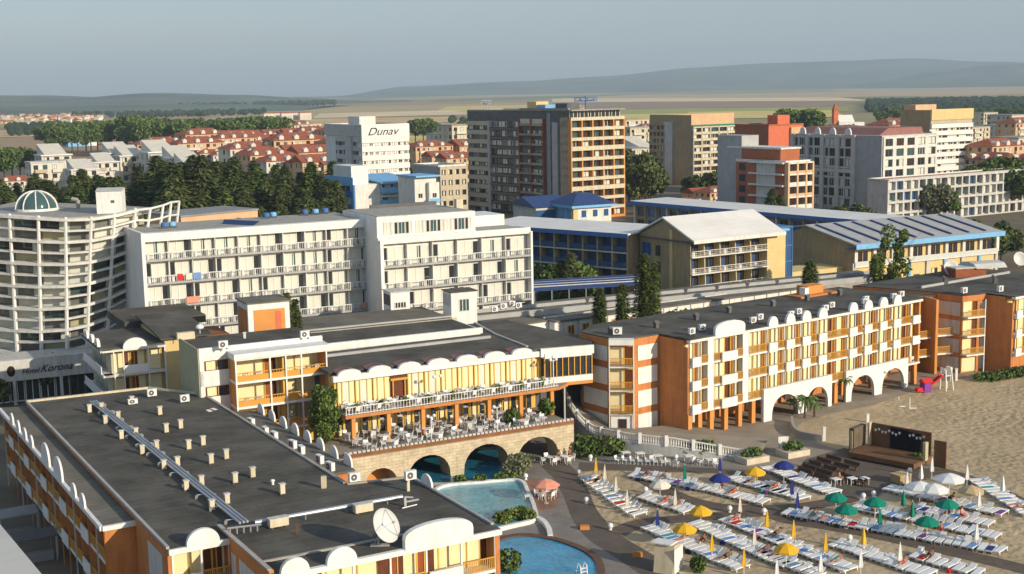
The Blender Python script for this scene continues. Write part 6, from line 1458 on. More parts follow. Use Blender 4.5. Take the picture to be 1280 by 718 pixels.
    for x in range(62, 300, 9): broad(x + rr.uniform(-3, 3), 980 + rr.uniform(-40, 60), rr.uniform(17, 25) * (1.15 if 165 < x < 215 else .95), 'in the green belt beyond the villas', 0)
    for x in (-6, 4, 14, 24): broad(x, 660, rr.uniform(15, 19), 'at the left edge beyond the conifers', 0)
    for x in (312, 320, 330, 338, 346): broad(x, 1000, rr.uniform(22, 27), 'standing above the red roofs', 0)
    for x in (590, 600, 520, 530, 540): broad(x, 1050, rr.uniform(16, 22), 'far behind the white tower', 0)
    for x in (940, 952, 964, 985, 992, 1000, 1008, 1016, 1026, 1036, 1054): broad(x, 760 + rr.uniform(-20, 20), rr.uniform(14, 20) + (7 if 985 <= x < 1010 else 0), 'behind the coral block and grey hotel', 0)
    for x in (1100, 1112, 1125, 1215, 1228, 1242, 1255, 1268, 1280): broad(x, 1300 + rr.uniform(-60, 60), rr.uniform(12, 17), 'in the far grove at right', 0)
town()
def far_wood():
    rr = random.Random(77); mb = MB('wood_far'); vs = []; fs = []
    def scatter(px0, px1, Y0, Y1, n, h):
        for _ in range(n):
            Y = rr.uniform(Y0, Y1); p = V(rr.uniform(px0, px1), 140, Y); s = h * rr.uniform(.6, 1.2)
            mb.lathe([(.05 * s, -1.5), (s * .55, s * .2), (s * .62, s * .5), (s * .4, s * .85), (.05, s)], 6, (p.x, Y, 0))
    scatter(1085, 1340, 1900, 2700, 2200, 9.5); scatter(1140, 1340, 1600, 1900, 500, 9); scatter(10, 90, 1500, 1800, 90, 9); scatter(0, 330, 1750, 1950, 170, 8); scatter(560, 720, 1700, 1800, 60, 8); scatter(90, 330, 2600, 3000, 160, 10); scatter(210, 420, 4300, 5200, 300, 14)
    mb.build('distant_woods', kind='stuff', label='dark far woods spread over the plain')
far_wood()
# ================================================================ the beach and pool terrace
def lounger_meshes():
    b = MB('plastic')
    b.box(-.3, .3, -1.0, .35, .28, .35); b.box(-.34, -.28, -1.05, .95, .24, .34); b.box(.28, .34, -1.05, .95, .24, .34); b.box(-.34, .34, -1.08, -1.0, .24, .36)
    for x in (-.31, .31):
        for y in (-.85, .75): b.box(x - .045, x + .045, y - .06, y + .06, 0, .26)
    flat = MB('plastic'); flat.box(-.3, .3, .35, 1.0, .28, .35)
    up = MB('plastic'); up.prof([(.35, .29), (.37, .36), (.86, .78), (.9, .73)], -.3, .3)
    mid = MB('plastic'); mid.prof([(.35, .29), (.36, .36), (.98, .56), (1.0, .5)], -.3, .3)
    return b.mesh('sun_lounger'), [flat.mesh('backrest'), up.mesh('backrest'), mid.mesh('backrest')]
LNG, BACKS = lounger_meshes()
TOWEL = {}
def towel_mesh(c):
    if c not in TOWEL: TOWEL[c] = MB(c).box(-.29, .29, -.95, .34, .353, .375).mesh('towel')
    return TOWEL[c]
ROWS = [   # start px, end px, count, twist, share of raised backs, label of the row
    ((737, 601), (797, 645), 12, .2, .6, 'row along the brown promenade'),
    ((793, 596), (880, 612), 14, 0, .3, 'upper row between the cream parasol and the navy one'),
    ((884, 613), (954, 630), 11, 0, .35, 'row with a red bag below the open navy parasol'),
    ((916, 600), (980, 618), 13, 0, .15, 'row right of the open navy parasol'),
    ((806, 623), (859, 641), 9, .15, .2, 'short row left of the yellow parasols'),
    ((813, 662), (926, 712), 19, .1, .35, 'row under the lowest left yellow parasol'),
    ((870, 657), (985, 708), 22, .1, .1, 'long row right of the lowest left yellow parasol'),
    ((909, 652), (978, 678), 11, .1, .4, 'row by the closed yellow parasols'),
    ((962, 587), (1041, 618), 17, 0, .1, 'row directly behind the brown benches'),
    ((958, 612), (1004, 625), 8, 0, .3, 'short row by the closed navy parasols'),
    ((985, 643), (1250, 691), 36, -.05, .25, 'longest row below the green parasols'),
    ((1072, 636), (1244, 673), 24, -.05, .3, 'row under the lowest green parasol'),
    ((1112, 613), (1252, 644), 20, -.05, .2, 'row under the rightmost green parasol'),
    ((1148, 638), (1236, 657), 10, -.05, .3, 'half row between two green parasols'),
    ((1222, 603), (1290, 646), 13, .1, .1, 'curved row at the right edge of the beach'),
    ((963, 674), (1062, 714), 15, .1, .2, 'row right of the open yellow parasol at the bottom'),
    ((1047, 683), (1160, 720), 17, .1, .15, 'bottom row by the white closed parasols'),
    ((1146, 697), (1222, 719), 11, .1, .05, 'bottom right row of flat loungers'),
    ((962, 694), (1022, 722), 8, .1, .2, 'lowest row at the bottom edge'),
]
def loungers():
    rr = random.Random(12); tw = []
    for (a, b, n, twist, up, lab) in ROWS:
        p, q = G(*a), G(*b); d = (q - p).normalized(); ang = math.atan2(d.y, d.x) + twist
        n = max(4, min(n, int((q - p).length / .74) + 1))
        for i in range(n):
            c = p.lerp(q, i / (n - 1)); c.z = .02; c += Vector((-d.y, d.x, 0)) * rr.uniform(-.12, .12); a_ = ang + rr.uniform(-.13, .13)
            o = ob('sun_lounger', LNG, None, c, a_); o.scale.x = .92; tag(o, 'white lounger, %s from left in %s' % (nth(i), lab), 'sun lounger', 'loungers in the ' + lab)
            ob('backrest', BACKS[1 if rr.random() < up * .8 + .12 else (2 if rr.random() < .45 else 0)], o)
            if rr.random() < .2: tw.append((c, a_, lab, i))
    cols = ['c_skyblue', 'c_skyblue', 'c_red', 'c_skyblue', 'c_purple', 'c_skyblue', 'c_navy', 'c_skyblue', 'c_teal', 'c_skyblue', 'c_salmon']
    for k, (c, a_, lab, i) in enumerate(tw):
        cc = cols[k % len(cols)]; tag(ob('towel', towel_mesh(cc), None, c, a_), '%s towel, %s lounger from left, %s' % ({'c_skyblue': 'blue', 'c_red': 'red', 'c_purple': 'purple', 'c_navy': 'navy', 'c_teal': 'teal', 'c_magenta': 'crimson', 'c_salmon': 'pink'}[cc], nth(i), lab), 'towel')
loungers()
PAR = {}
def parasol_open(x, y, col, label, r=1.12, h=2.2):
    """x, y: pixel of the canopy centre"""
    z = h - .25; c = G(x, y, z); t = thing('parasol', label, 'parasol', (c.x, c.y, 0), (x * 7) % 1)
    if (col, 'o') not in PAR:
        m = MB(col); n = 8; top = (0, 0, .62); vs = [(math.cos(2 * math.pi * k / n), math.sin(2 * math.pi * k / n), 0) for k in range(n)]; md = [(.55 * math.cos(2 * math.pi * k / n), .55 * math.sin(2 * math.pi * k / n), .36) for k in range(n)]
        lo = [(v[0] * .985, v[1] * .985, -.16) for v in vs]
        m.add([top] + md + vs + lo, [(0, 1 + k, 1 + (k + 1) % n) for k in range(n)] + [(1 + k, 9 + k, 9 + (k + 1) % n, 1 + (k + 1) % n) for k in range(n)] + [(9 + k, 17 + k, 17 + (k + 1) % n, 9 + (k + 1) % n) for k in range(n)])
        PAR[(col, 'o')] = m.mesh('canopy')
    ob('canopy', PAR[(col, 'o')], t, (0, 0, z - .15), 0, (r, r, 1)); m = MB('plastic'); m.tube((0, 0, 0), (0, 0, z + .5), .03, n=6); m.build('pole', t); MB('concrete').lathe([(.001, .1), (.25, .1), (.28, 0)], 8).build('base', t)
def parasol_closed(x, y, col, label, h=2.3):
    """x, y: pixel at the middle of the folded canopy"""
    c = G(x, y, h * .62); t = thing('closed_parasol', label, 'parasol', (c.x, c.y, 0), (x * 3) % 1)
    if (col, 'c') not in PAR:
        m = MB(col); n = 8; pr = [(.001, 2.35), (.07, 2.15), (.13, 1.7), (.15, 1.45), (.21, .95), (.17, .75), (.03, .8)]; vs = []
        for r, z in pr:
            for k in range(n): f = 1 + (.25 if k % 2 else -.2); vs.append((r * f * math.cos(2 * math.pi * k / n), r * f * math.sin(2 * math.pi * k / n), z))
        m.add(vs, [(j * n + k, j * n + (k + 1) % n, (j + 1) * n + (k + 1) % n, (j + 1) * n + k) for j in range(len(pr) - 1) for k in range(n)]); PAR[(col, 'c')] = m.mesh('folded_canopy')
    ob('folded_canopy', PAR[(col, 'c')], t); m = MB('plastic'); m.tube((0, 0, 0), (0, 0, 2.4), .03, n=6); m.build('pole', t); MB('concrete').lathe([(.001, .1), (.22, .1), (.26, 0)], 8).build('base', t)
for x, y, c, l in (
    (856, 660, 'c_yellow', 'open yellow parasol lowest on the left, beside the folded navy one'), (876, 638, 'c_yellow', 'open yellow parasol above the gap between two lounger rows, left middle'), (944, 589, 'c_yellow', 'open yellow parasol highest up, near the planter box'), (983, 685, 'c_yellow', 'open yellow parasol at the bottom edge of the lounger rows'),
    (900, 597, 'c_navy', 'open navy parasol on the left, over the upper rows'), (980, 581, 'c_navy', 'open navy parasol beside the benches and planter'), (825, 605, 'c_canvas', 'open cream parasol in the upper left lounger rows'),
    (1045, 621, 'c_green', 'open green parasol at the left, in front of the benches'), (1058, 636, 'c_green', 'open green parasol lower left of the green ones'), (1094, 627, 'c_green', 'open green parasol with a white globe lamp behind it'), (1184, 629, 'c_green', 'open green parasol furthest right and highest of the green ones'), (1159, 651, 'c_green', 'open green parasol lowest of the green ones')): parasol_open(x, y, c, l)
parasol_open(1187, 597, 'plastic', 'wide open white parasol behind the straw one', 1.6, 2.3); parasol_open(1150, 607, 'plastic', 'open white parasol, left of the white pair', 1.5, 2.1); parasol_open(1168, 610, 'plastic', 'open white parasol, lower right of the white pair', 1.5, 2.1)
parasol_open(1214, 612, 'c_straw', 'open straw parasol at the right of the beach', 1.3, 2.2); parasol_open(682, 604, 'c_salmon', 'open salmon parasol over chairs beside the pale pool', 1.45, 2.4)
for i, (x, y, c, l) in enumerate((
    (745, 583, 'c_yellow', 'folded yellow parasol at the upper left by the promenade'), (756, 592, 'c_canvas', 'folded cream parasol just right of the upper left yellow one'), (770, 607, 'c_canvas', 'folded cream parasol halfway down the promenade row'), (784, 624, 'c_canvas', 'folded cream parasol at the lower end of the promenade row'),
    (822, 648, 'c_navy', 'folded navy parasol left of the lowest yellow parasol'), (890, 680, 'c_yellow', 'folded yellow parasol in the long bottom row, left'), (959, 650, 'c_yellow', 'folded yellow parasol in the middle rows, left of its twin'), (992, 663, 'c_yellow', 'folded yellow parasol in the middle rows, right of its twin'), (930, 699, 'c_yellow', 'folded yellow parasol nearest the bottom edge'),
    (844, 623, 'c_canvas', 'folded cream parasol in the short row'), (925, 632, 'c_canvas', 'folded cream parasol above the middle rows'), (943, 672, 'c_canvas', 'folded cream parasol between two middle rows'), (990, 610, 'c_navy', 'folded navy parasol behind the benches, upper one'), (997, 626, 'c_navy', 'folded navy parasol below its navy twin'),
    (856, 591, 'c_green', 'folded green parasol in the upper left rows'), (900, 581, 'c_navy', 'folded navy parasol near the balustrade'), (1129.5, 624, 'c_green', 'folded green parasol, topmost of three'), (1140.5, 638, 'c_green', 'folded green parasol, right one of three'), (1100, 647, 'c_green', 'folded green parasol, lowest of three'),
    (1134, 601, 'plastic', 'folded white parasol beside the brown crate in front of the stage'), (1151.5, 591, 'plastic', 'folded white parasol in front of the stage corner'), (1165, 582, 'plastic', 'folded white parasol against the stage side wall'), (1209, 592, 'plastic', 'folded white parasol at the edge of the open sand'), (1253.5, 606, 'plastic', 'folded white parasol beside the curved row at right'), (1224, 625, 'plastic', 'folded white parasol right of the straw one'), (1221, 666, 'plastic', 'folded white parasol at the right end of the long rows'), (1125, 691, 'plastic', 'folded white parasol in the bottom rows, middle'), (1076, 700, 'plastic', 'folded white parasol in the bottom rows, left middle'), (1026, 705, 'plastic', 'folded white parasol at the bottom edge, second from left'), (971, 712, 'plastic', 'folded white parasol at the bottom edge, leftmost'),
    (1032, 680, 'c_yellow', 'folded yellow parasol by the boardwalk, left one'), (1079.5, 672, 'c_yellow', 'folded yellow parasol by the boardwalk, right one'))): parasol_closed(x, y, c, l)
# white globe lamps
gm = MB('plastic'); gm.lathe([(.001, .16)] + [(.27 * math.cos(a), .45 + .29 * math.sin(a)) for a in (-1.2, -.8, -.4, 0, .4, .8, 1.2)] + [(.001, .74)], 12); GLOBE = gm.mesh('globe', True); gp = MB('plastic'); gp.tube((0, 0, 0), (0, 0, .22), .16, n=8); GPOST = gp.mesh('post')
for i, (x, y, l) in enumerate(((724, 592, 'by the top of the promenade'), (733, 627, 'halfway along the promenade edge'), (763, 660, 'at the lower promenade bend'), (807, 614, 'left of the short lounger row'), (912, 638, 'between the middle rows, left one'), (955, 641, 'between the middle rows, right one'), (1062, 675, 'at the start of the bottom row'), (1152, 692, 'by the bottom right flat loungers'), (1137, 590, 'in front of the stage corner'), (1092, 619, 'behind an open green parasol'), (1079, 622, 'left of the open green parasol with the lamp'), (657, 597, 'at the planted bank of the pool'), (738, 573, 'beside the bushes under the balustrade'), (845, 573, 'under the balustrade, centre'))):
    t = thing('globe_lamp', 'squat white globe lamp ' + l, 'lamp', G(x, y + 3, 0)); ob('globe', GLOBE, t); ob('post', GPOST, t)

# the balustraded terrace in front of the orange hotel and the ramp down from the restaurant
def balustrade():
    edge = smooth_px([(706, 531), (716, 541), (735, 552), (762, 560), (800, 566), (850, 571), (900, 574), (948, 577)], 6)
    base = [G(x, y, 0) for x, y in edge]; n = len(base)
    pts = [(p.x, p.y, 2.9 * max(0, 1 - i / (n * .33)) ** 1.3 + 1.15 * min(1, (n - 1 - i) / (n * .3))) for i, p in enumerate(base)]
    m = MB('plaza'); back = [G(x, y, 0) for x, y in ((960, 560), (850, 541), (800, 546), (770, 547), (742, 541), (728, 520))]
    m.add([p for p in pts] + [(b.x, b.y, 1.1 if i < 4 else 2.2) for i, b in enumerate(back)], [tuple(range(n + len(back)))]); struct('terrace', m)
    t = thing('balustrade', 'long curved white balustrade sweeping from the restaurant to the planter', 'balustrade', (base[0].x, base[0].y, 0)); o = Vector((base[0].x, base[0].y, 0))
    loc = [Vector(p) - o for p in pts]; L3 = [tuple(p) for p in loc]
    m = MB('greywhite'); 
    for a, b in zip(loc, loc[1:]): m.ribbon([(a.x, a.y, 0), (b.x, b.y, 0)], .25, 0, min(a.z, b.z)) if min(a.z, b.z) > .05 else None
    m.build('retaining_wall', t)
    m = MB('bright_white'); m.ribbon(L3, .22, .92, 1.04); m.ribbon(L3, .2, .0, .14); m.build('handrail', t)
    m = MB('bright_white'); acc = 0
    for a, b in zip(loc, loc[1:]):
        d = (b - a).length; s = -acc
        while s + .3 < d: s += .3; p = a.lerp(b, s / d); m.lathe([(.05, .1), (.1, .35), (.05, .6), (.07, .95)], 6, p)
        acc = d - s
    m.build('baluster', t, kind='stuff')
    for i in range(0, n, 4): p = loc[i]; ob('pier', MB('bright_white').box(-.2, .2, -.2, .2, -.05, 1.2).mesh(), t, p)
    # second short balustrade on the upper side of the ramp
    e2 = [G(x, y, 0) for x, y in smooth_px([(727, 522), (728, 531), (738, 537), (752, 541), (768, 543)], 4)]
    t = thing('balustrade', 'short white balustrade on the upper side of the ramp', 'balustrade', (e2[0].x, e2[0].y, 0)); o = e2[0]; L3 = [((p - o).x, (p - o).y, 3.2 - 2.0 * min(1, i / (len(e2) * .6))) for i, p in enumerate(e2)]
    m = MB('bright_white'); m.ribbon(L3, .22, .9, 1.05); m.ribbon(L3, .2, -.1, .14); m.build('handrail', t); m = MB('bright_white')
    for a, b in zip(L3, L3[1:]):
        a, b = Vector(a), Vector(b)
        for k in range(4): m.lathe([(.06, .1), (.1, .35), (.05, .6), (.07, .95)], 6, a.lerp(b, k / 4))
    m.build('baluster', t, kind='stuff')
    for i in range(3): p = L3[i * 5]; ob('pier', MB('bright_white').box(-.25, .25, -.25, .25, 0, 1.3).lathe([(.001, 1.3), (.22, 1.5), (.001, 1.75)], 8).mesh(), t, p)
    # a row of tables with white chairs below the balustrade
    for i in range(7):
        p = G(772 + i * 9.5, 579.5 + i * .45, 0); chair(p, .9 + i * .12, 'white armchair, %s in the row below the balustrade' % nth(i), 'chairs in the row below the balustrade')
    m = MB('plastic'); m.box(-.5, .5, -.4, .4, .7, .76)
    for x in (-.4, .4):
        for y in (-.3, .3): m.tube((x, y, 0), (x, y, .7), .03, n=5)
    tm = m.mesh('table')
    for i, (x, y) in enumerate(((822, 577), (861, 577), (888, 582), (782, 573), (800, 574))): tag(ob('table', tm, None, G(x, y, 0), .3), 'white square table, %s from left below the balustrade' % nth(i), 'table', 'tables below the balustrade')
    for i in range(6): p = G(815 + i * 15 + (i % 2) * 5, 580 + (i % 3) * 2, 0); chair(p, i * 1.3, 'white chair, %s from left around the tables below the balustrade' % nth(i), 'chairs around the tables below the balustrade')
    for i, (x, y, s) in enumerate(((718, 566, 1.), (737, 571, 1.2), (752, 569, 1.1), (766, 568, .9), (858, 569, .7), (880, 570, .9))):
        t = thing('bush', 'dark green bush below the balustrade, %s from left' % nth(i), 'shrub', G(x, y, 0)); leaf_blob(420, 1.3 * s, (0, 0, 1.0 * s), 'leaf_green' if i % 2 else 'leaf_conifer', .2, i, (1.2, 1, .85)).build('foliage', t); MB('bark').tube((0, 0, 0), (0, 0, .8), .08).build('stem', t)
balustrade()
sheet('patio', [(652, 604), (664, 598), (690, 600), (700, 618), (694, 634), (672, 640), (656, 622)], .014, 'patio_brick')
def bags():
    rr = random.Random(5); pr = [MB(c).box(-.22, .22, -.14, .14, 0, .3).prof([(-.03, .3), (-.03, .42), (.03, .42), (.03, .3)], -.1, .1).mesh('bag') for c in ('c_black', 'c_navy', 'c_red', 'c_purple', 'c_teal')]
    nm = ('black', 'navy', 'red', 'purple', 'teal')
    for k in range(24):
        a, b, n, tw, up, lab = ROWS[k % len(ROWS)]; t = rr.uniform(.1, .9); p = G(*a).lerp(G(*b), t); d = (G(*b) - G(*a)).normalized(); p += Vector((-d.y, d.x, 0)) * rr.choice((-1.3, 1.25)); p.z = .01
        tag(ob('beach_bag', pr[k % 5], None, p, rr.uniform(0, 3)), '%s bag on the sand, %s %s' % (nm[k % 5], 'by' if k < len(ROWS) else 'near', lab.replace('row right of the', 'row beside the').replace('left yellow', 'yellow')), 'bag')
bags()
def pool_side():
    # planted banks in the pool
    for i, (pts, l) in enumerate(((((575, 605), (600, 604), (625, 602), (640, 600)), 'low green planting on the rim between the two upper pools'), (((643, 598), (648, 592), (652, 588)), 'tall bush at the right end of the pool rim'), (((628, 655), (640, 651), (652, 648), (660, 652)), 'yellow green reeds in the corner of the pale pool'))):
        c = G(*pts[0]); t = thing('planting', l, 'plant', c); mb = MB('leaf_light' if i == 2 else 'leaf_green')
        for k, q in enumerate(pts): p = G(*q) - c; leaf_blob(260, (.5, 1.0, .6)[i], (p.x, p.y, (.45, 1.1, .6)[i]), 'leaf_light' if i == 2 else ('leaf_grey' if i == 1 else 'leaf_green'), .16, k + i * 10, (1.5, 1, 1), mb)
        mb.build('foliage', t); MB('bark').tube((0, 0, 0), (0, 0, .6), .1).build('stem', t)
    for i, (x, y, s, m_) in enumerate(((706, 563, 1.2, 'leaf_grey'), (636, 716, 1.0, 'leaf_green'), (872, 715, .6, 'leaf_green'), (640, 530, .8, 'leaf_green'), (683, 519, .9, 'leaf_green'))):
        z = 3.95 if i > 2 else 0; t = thing('bush', ('feathery brownish bush beside the rightmost stone arch', 'dark bush at the corner of the front facade by the round pool', 'small green plant at the bottom of the sand', 'plant on the lower restaurant terrace', 'leafy plant at the right end of the lower terrace')[i], 'shrub', G(x, y, z)); leaf_blob(420, 1.1 * s, (0, 0, 1.1 * s), m_, .17, i + 60).build('foliage', t); MB('bark').tube((0, 0, 0), (0, 0, .8), .07).build('stem', t)
    # tables and chairs under the arch and under the salmon parasol
    k = 0
    for (x, y, n, w) in ((688, 579, 4, 'under the rightmost arch'), (706, 578, 4, 'beside the rightmost arch'), (682, 622, 5, 'under the salmon parasol'), (668, 624, 2, 'left of the salmon parasol')):
        c = G(x, y, .01)
        if n > 2: m = MB('plastic'); m.lathe([(.001, .7), (.45, .7), (.45, .74), (.001, .74)], 12); m.lathe([(.04, 0), (.04, .7)], 6); o = m.build('round_table'); o.location = c; tag(o, 'white round table ' + w, 'table')
        for a in range(n): an = a * 6.283 / n + .4; chair(c + Vector((math.cos(an) * .9, math.sin(an) * .9, 0)), an - 1.57, 'white chair, %s round the table %s' % (nth(a), w), 'chairs ' + w)
    t = thing('bar_counter', 'orange bar counter with bottles in the leftmost stone arch', 'counter', on_r(4.1, 2.9, 0), rz_of(RH)); MB('orange').box(-1.8, 1.8, -.3, .3, 0, 1.6).build('counter', t); m = MB('darkgrey'); m.box(-1.9, 1.9, .3, .6, 0, 2.6); m.build('backboard', t)
    rr = random.Random(1); items = []
    for i in range(9): mm = MB(rr.choice(['bright_white', 'c_red', 'plastic', 'bright_white'])); mm.lathe([(.14, 0), (.16, .4), (.06, .6), (.06, .75)], 6); o = mm.build('bottle'); o.location = on_r(2.6 + i * .36, 2.85, 1.6); tag(o, 'bottle on the bar counter in the stone arch, %s from left' % nth(i), 'bottle', 'bottles on the bar counter')
    for i, (x, y) in enumerate(((731, 662), (797, 696))): m = MB('orange'); m.box(-.45, .45, -.2, .2, 0, .35); m.box(-.4, .4, -.15, .15, .35, .45, 'terracotta'); o = m.build('planter'); o.location = G(x, y, 0); tag(o, 'small orange block on the promenade, %s' % ('upper one' if i == 0 else 'lower one'), 'block')
    # white sloped kiosk at the bottom and pool ladder
    c = G(835, 712, 0); t = thing('slide_stand', 'pale cream sloped stand at the bottom edge beside the lounger rows', 'stand', c, -.5); m = MB('cream'); m.prof([(-1.2, 0), (1.2, 0), (.7, 2.3), (-.7, 2.5)], -.9, .9); m.build('body', t); m = MB('bright_white'); m.prof([(-.9, 2.5), (.8, 2.35), (.8, 2.45), (-.9, 2.6)], -1.3, .6); m.box(.95, 1.0, -1, 1, 0, 2.2, 'bright_white'); m.build('top', t)
    c = G(727, 716, .1); t = thing('pool_ladder', 'white pool ladder at the right side of the round pool', 'ladder', c, .4); m = MB('plastic')
    for x in (-.3, .3): 
        for a, b in (((x, -.5, 0), (x, -.4, .75)), ((x, -.4, .75), (x, .1, .85)), ((x, .1, .85), (x, .5, 0))): m.tube(a, b, .06, n=6)
    m.build('rail', t); m = MB('plastic'); m.box(-.3, .3, -.5, -.3, .2, .26); m.box(-.3, .3, -.45, -.25, .5, .56); m.build('step', t)
pool_side()
def stage():
    a, b = G(1060, 573, 0), G(1142, 589, 0); hd = math.degrees(math.atan2(b.x - a.x, b.y - a.y)); L_ = (b - a).length
    t = thing('stage', 'open air wooden stage with black backdrop on the sand', 'stage', a, rz_of(hd))
    Db = 4.6
    m = MB('stage_wood'); m.box(0, L_, 0, Db, .2, .75); m.build('platform', t)
    m = MB('bench_wood'); m.box(.3, L_ - .3, .3, Db - .3, 0, .2); m.build('plinth', t)
    H_ = 3.3; m = MB('stage_wood'); m.box(.4, L_ - .2, Db - .1, Db + .15, .75, H_); m.box(-.9, -.3, 1.8, Db, 0, H_ - .3, 'decking'); m.box(L_ + .9, L_ + 2.3, Db - 1.7, Db - 1.5, 0, H_ - .3, 'stage_wood'); m.build('back_wall', t)
    m = MB('black_cloth'); m.box(L_ * .36, L_ * .63, Db - .25, Db - .1, .8, H_ - .15); m.box(L_ * .64, L_ * .82, Db - .25, Db - .1, .8, H_ - .3); m.build('backdrop', t)
    m = MB('cream'); m.box(.25, .45, Db - .6, Db, .75, H_ + .1); m.build('post', t)
    m = MB('bright_white')
    for i in range(15):
        x = L_ * (.12 + .74 * i / 14); 
        if .52 < x / L_ < .64: continue
        z = 2.75 + .15 * math.sin(i * 1.9); m.add([(x, Db - .35, z), (x + .32, Db - .35, z), (x + .22, Db - .35, z - .3), (x + .05, Db - .35, z - .28)], [(0, 1, 2, 3)])
    m.build('bunting', t)
    m = MB('leaf_green'); m.box(-.75, -.45, 1.7, 1.8, .2, H_ - .6, 'olive_cream'); m.box(L_ + .1, L_ + .42, Db * .4, Db * .55, .75, H_ - .5, 'olive_cream'); m.build('side_panel', t)
    t2 = thing('bush', 'dark green plant at the right corner of the stage', 'plant', G(1146, 578, 0)); leaf_blob(220, .55, (0, 0, .6), 'leaf_green', .12, 3).build('foliage', t2); MB('bark').tube((0, 0, 0), (0, 0, .5), .05).build('stem', t2)
    # rows of dark benches
    k = 0
    for (a, b) in (((1008, 584), (1046, 596)), ((1018, 580), (1062, 593)), ((1000, 588), (1040, 602)), ((994, 592), (1036, 607)), ((1030, 577), (1075, 590)), ((1048, 601), (1085, 610))):
        p, q = G(*a), G(*b); d = q - p; n = 2
        for i in range(n):
            s = p.lerp(q, i / n + .02); L2 = d.length / n - .4; t = thing('bench', 'dark brown bench before the stage, %s end, %s row' % ('left' if i == 0 else 'right', nth(k)), 'bench', s, math.atan2(d.y, d.x), 'benches before the stage')
            m = MB('bench_wood'); m.box(0, L2, -.22, .22, .4, .48); m.build('seat', t); m = MB('bench_wood'); m.prof([(.2, .5), (.26, .5), (.36, .85), (.3, .85)], 0, L2); m.build('backrest', t)
            m = MB('bench_wood'); m.box(.15, .25, -.2, .2, 0, .4); m.box(L2 - .25, L2 - .15, -.2, .2, 0, .4); m.build('leg', t)
        k += 1
    m = MB('plastic'); m.box(-.45, .45, -.4, .4, .7, .77)
    for x in (-.36, .36):
        for y in (-.32, .32): m.tube((x, y, 0), (x, y, .7), .035, n=5)
    me = m.mesh('table')
    for i, (x, y) in enumerate(((1065, 606), (1080, 606), (1045, 607))): tag(ob('table', me, None, G(x, y, .02), .4), 'white square table at the end of the benches, %s' % ('middle', 'right', 'left')[i], 'table')
    c = G(1126, 603, 0); t = thing('crate', 'tan wooden crate in front of the stage corner', 'crate', c, .5); MB('tan').box(-.8, .8, -.7, .7, 0, .9).build('body', t); MB('c_straw').box(-.85, .85, -.75, .75, .9, .97).build('lid', t)
    # slide, posts and signs on the open sand
    c = G(1168, 489, 0); t = thing('slide', 'red playground slide with a white ladder tower on the sand', 'slide', c, .35); m = MB('c_red'); m.prof([(0, 0), (0, 0)], 0, 0) if False else None
    m.add([(-1.6, -.35, .3), (-1.6, .35, .3), (1.4, .35, 2.1), (1.4, -.35, 2.1), (-1.6, -.4, .6), (-1.6, .4, .6), (1.4, .4, 2.4), (1.4, -.4, 2.4)], [(0, 1, 2, 3), (0, 3, 7, 4), (1, 5, 6, 2)]); m.box(-2.6, -1.5, -.35, .35, .15, .35); m.build('chute', t)
    m = MB('bright_white')
    for x, y in ((1.4, -.5), (1.4, .5), (2.3, -.5), (2.3, .5)): m.tube((x + (.3 if x > 2 else 0), y * 1.3, 0), (x, y, 2.9), .11, n=6)
    m.box(1.3, 2.4, -.55, .55, 2.0, 2.1); m.box(1.25, 1.35, -.5, .5, 2.5, 3.1); m.box(2.2, 2.5, -.5, .5, 1.2, 3.2); m.build('tower', t)
    c = G(1157, 490, 0); t = thing('climbing_frame', 'low purple and red toy house beside the slide', 'play house', c, .4); MB('c_purple').box(-.6, .6, -.5, .5, 0, 1.4).build('body', t); MB('c_red').prof([(-.7, 1.4), (0, 1.9), (.7, 1.4)], -.8, .8).box(-1.6, -.7, -.3, .3, .2, .7).build('roof', t)
    for i, (x, y) in enumerate(((1123, 509), (1137, 511))): t = thing('goal_post', 'white L shaped post on the open sand, %s one' % ('left', 'right')[i], 'post', G(x, y, 0), .2); m = MB('bright_white'); m.tube((0, 0, 0), (0, 0, 1.4), .07); m.build('upright', t); m = MB('bright_white'); m.tube((0, 0, .05), (.9, -.2, .05), .07); m.build('foot', t)
    for i, (x, y, h, l) in enumerate(((1030, 551, 1.6, 'white marker post at the end of the sandy bank'), (1084.5, 528, 1.0, 'thin white post behind the stage'), (1195, 476, 1.7, 'tall white post near the dark orange hotel'))): m = MB('bright_white'); m.box(-.16, .16, -.16, .16, 0, h); m.box(-.2, .2, -.2, .2, h, h + .06); o = m.build('marker_post'); o.location = G(x, y, 0); tag(o, l, 'post')
    # planter with sign at the end of the balustrade
    for i, (x, y, l) in enumerate(((940, 577, 'stone edged planter bed at the end of the balustrade'), (991, 569, 'stone edged planter bed by the white sign board'))):
        t = thing('planter_bed', l, 'planter', G(x, y, 0), .5); MB('coping').box(-1.6, 1.6, -1.1, 1.1, 0, .7).build('bed', t); leaf_blob(300, .9, (0, 0, 1.), 'leaf_green', .16, i + 5, (1.5, 1, .7)).build('foliage', t)
    t = thing('sign_board', 'blank white sign board standing beside the planter', 'sign', G(979, 566, 0), .1); MB('bright_white').box(-.6, .6, -.05, .05, .7, 1.9).build('board', t); MB('midgrey').box(-.5, -.4, -.04, .04, 0, .7).box(.4, .5, -.04, .04, 0, .7).build('leg', t)
    c = G(1007, 540, 0); t = thing('low_wall', 'low grey curved wall holding the sand bank', 'wall', c); m = MB('concrete'); P_ = [G(x, y, 0) - c for x, y in smooth_px([(990, 528), (991, 538), (998, 546), (1014, 550), (1028, 552)])]; m.ribbon([(p.x, p.y) for p in P_], .3, 0, .8); m.build('wall', t)
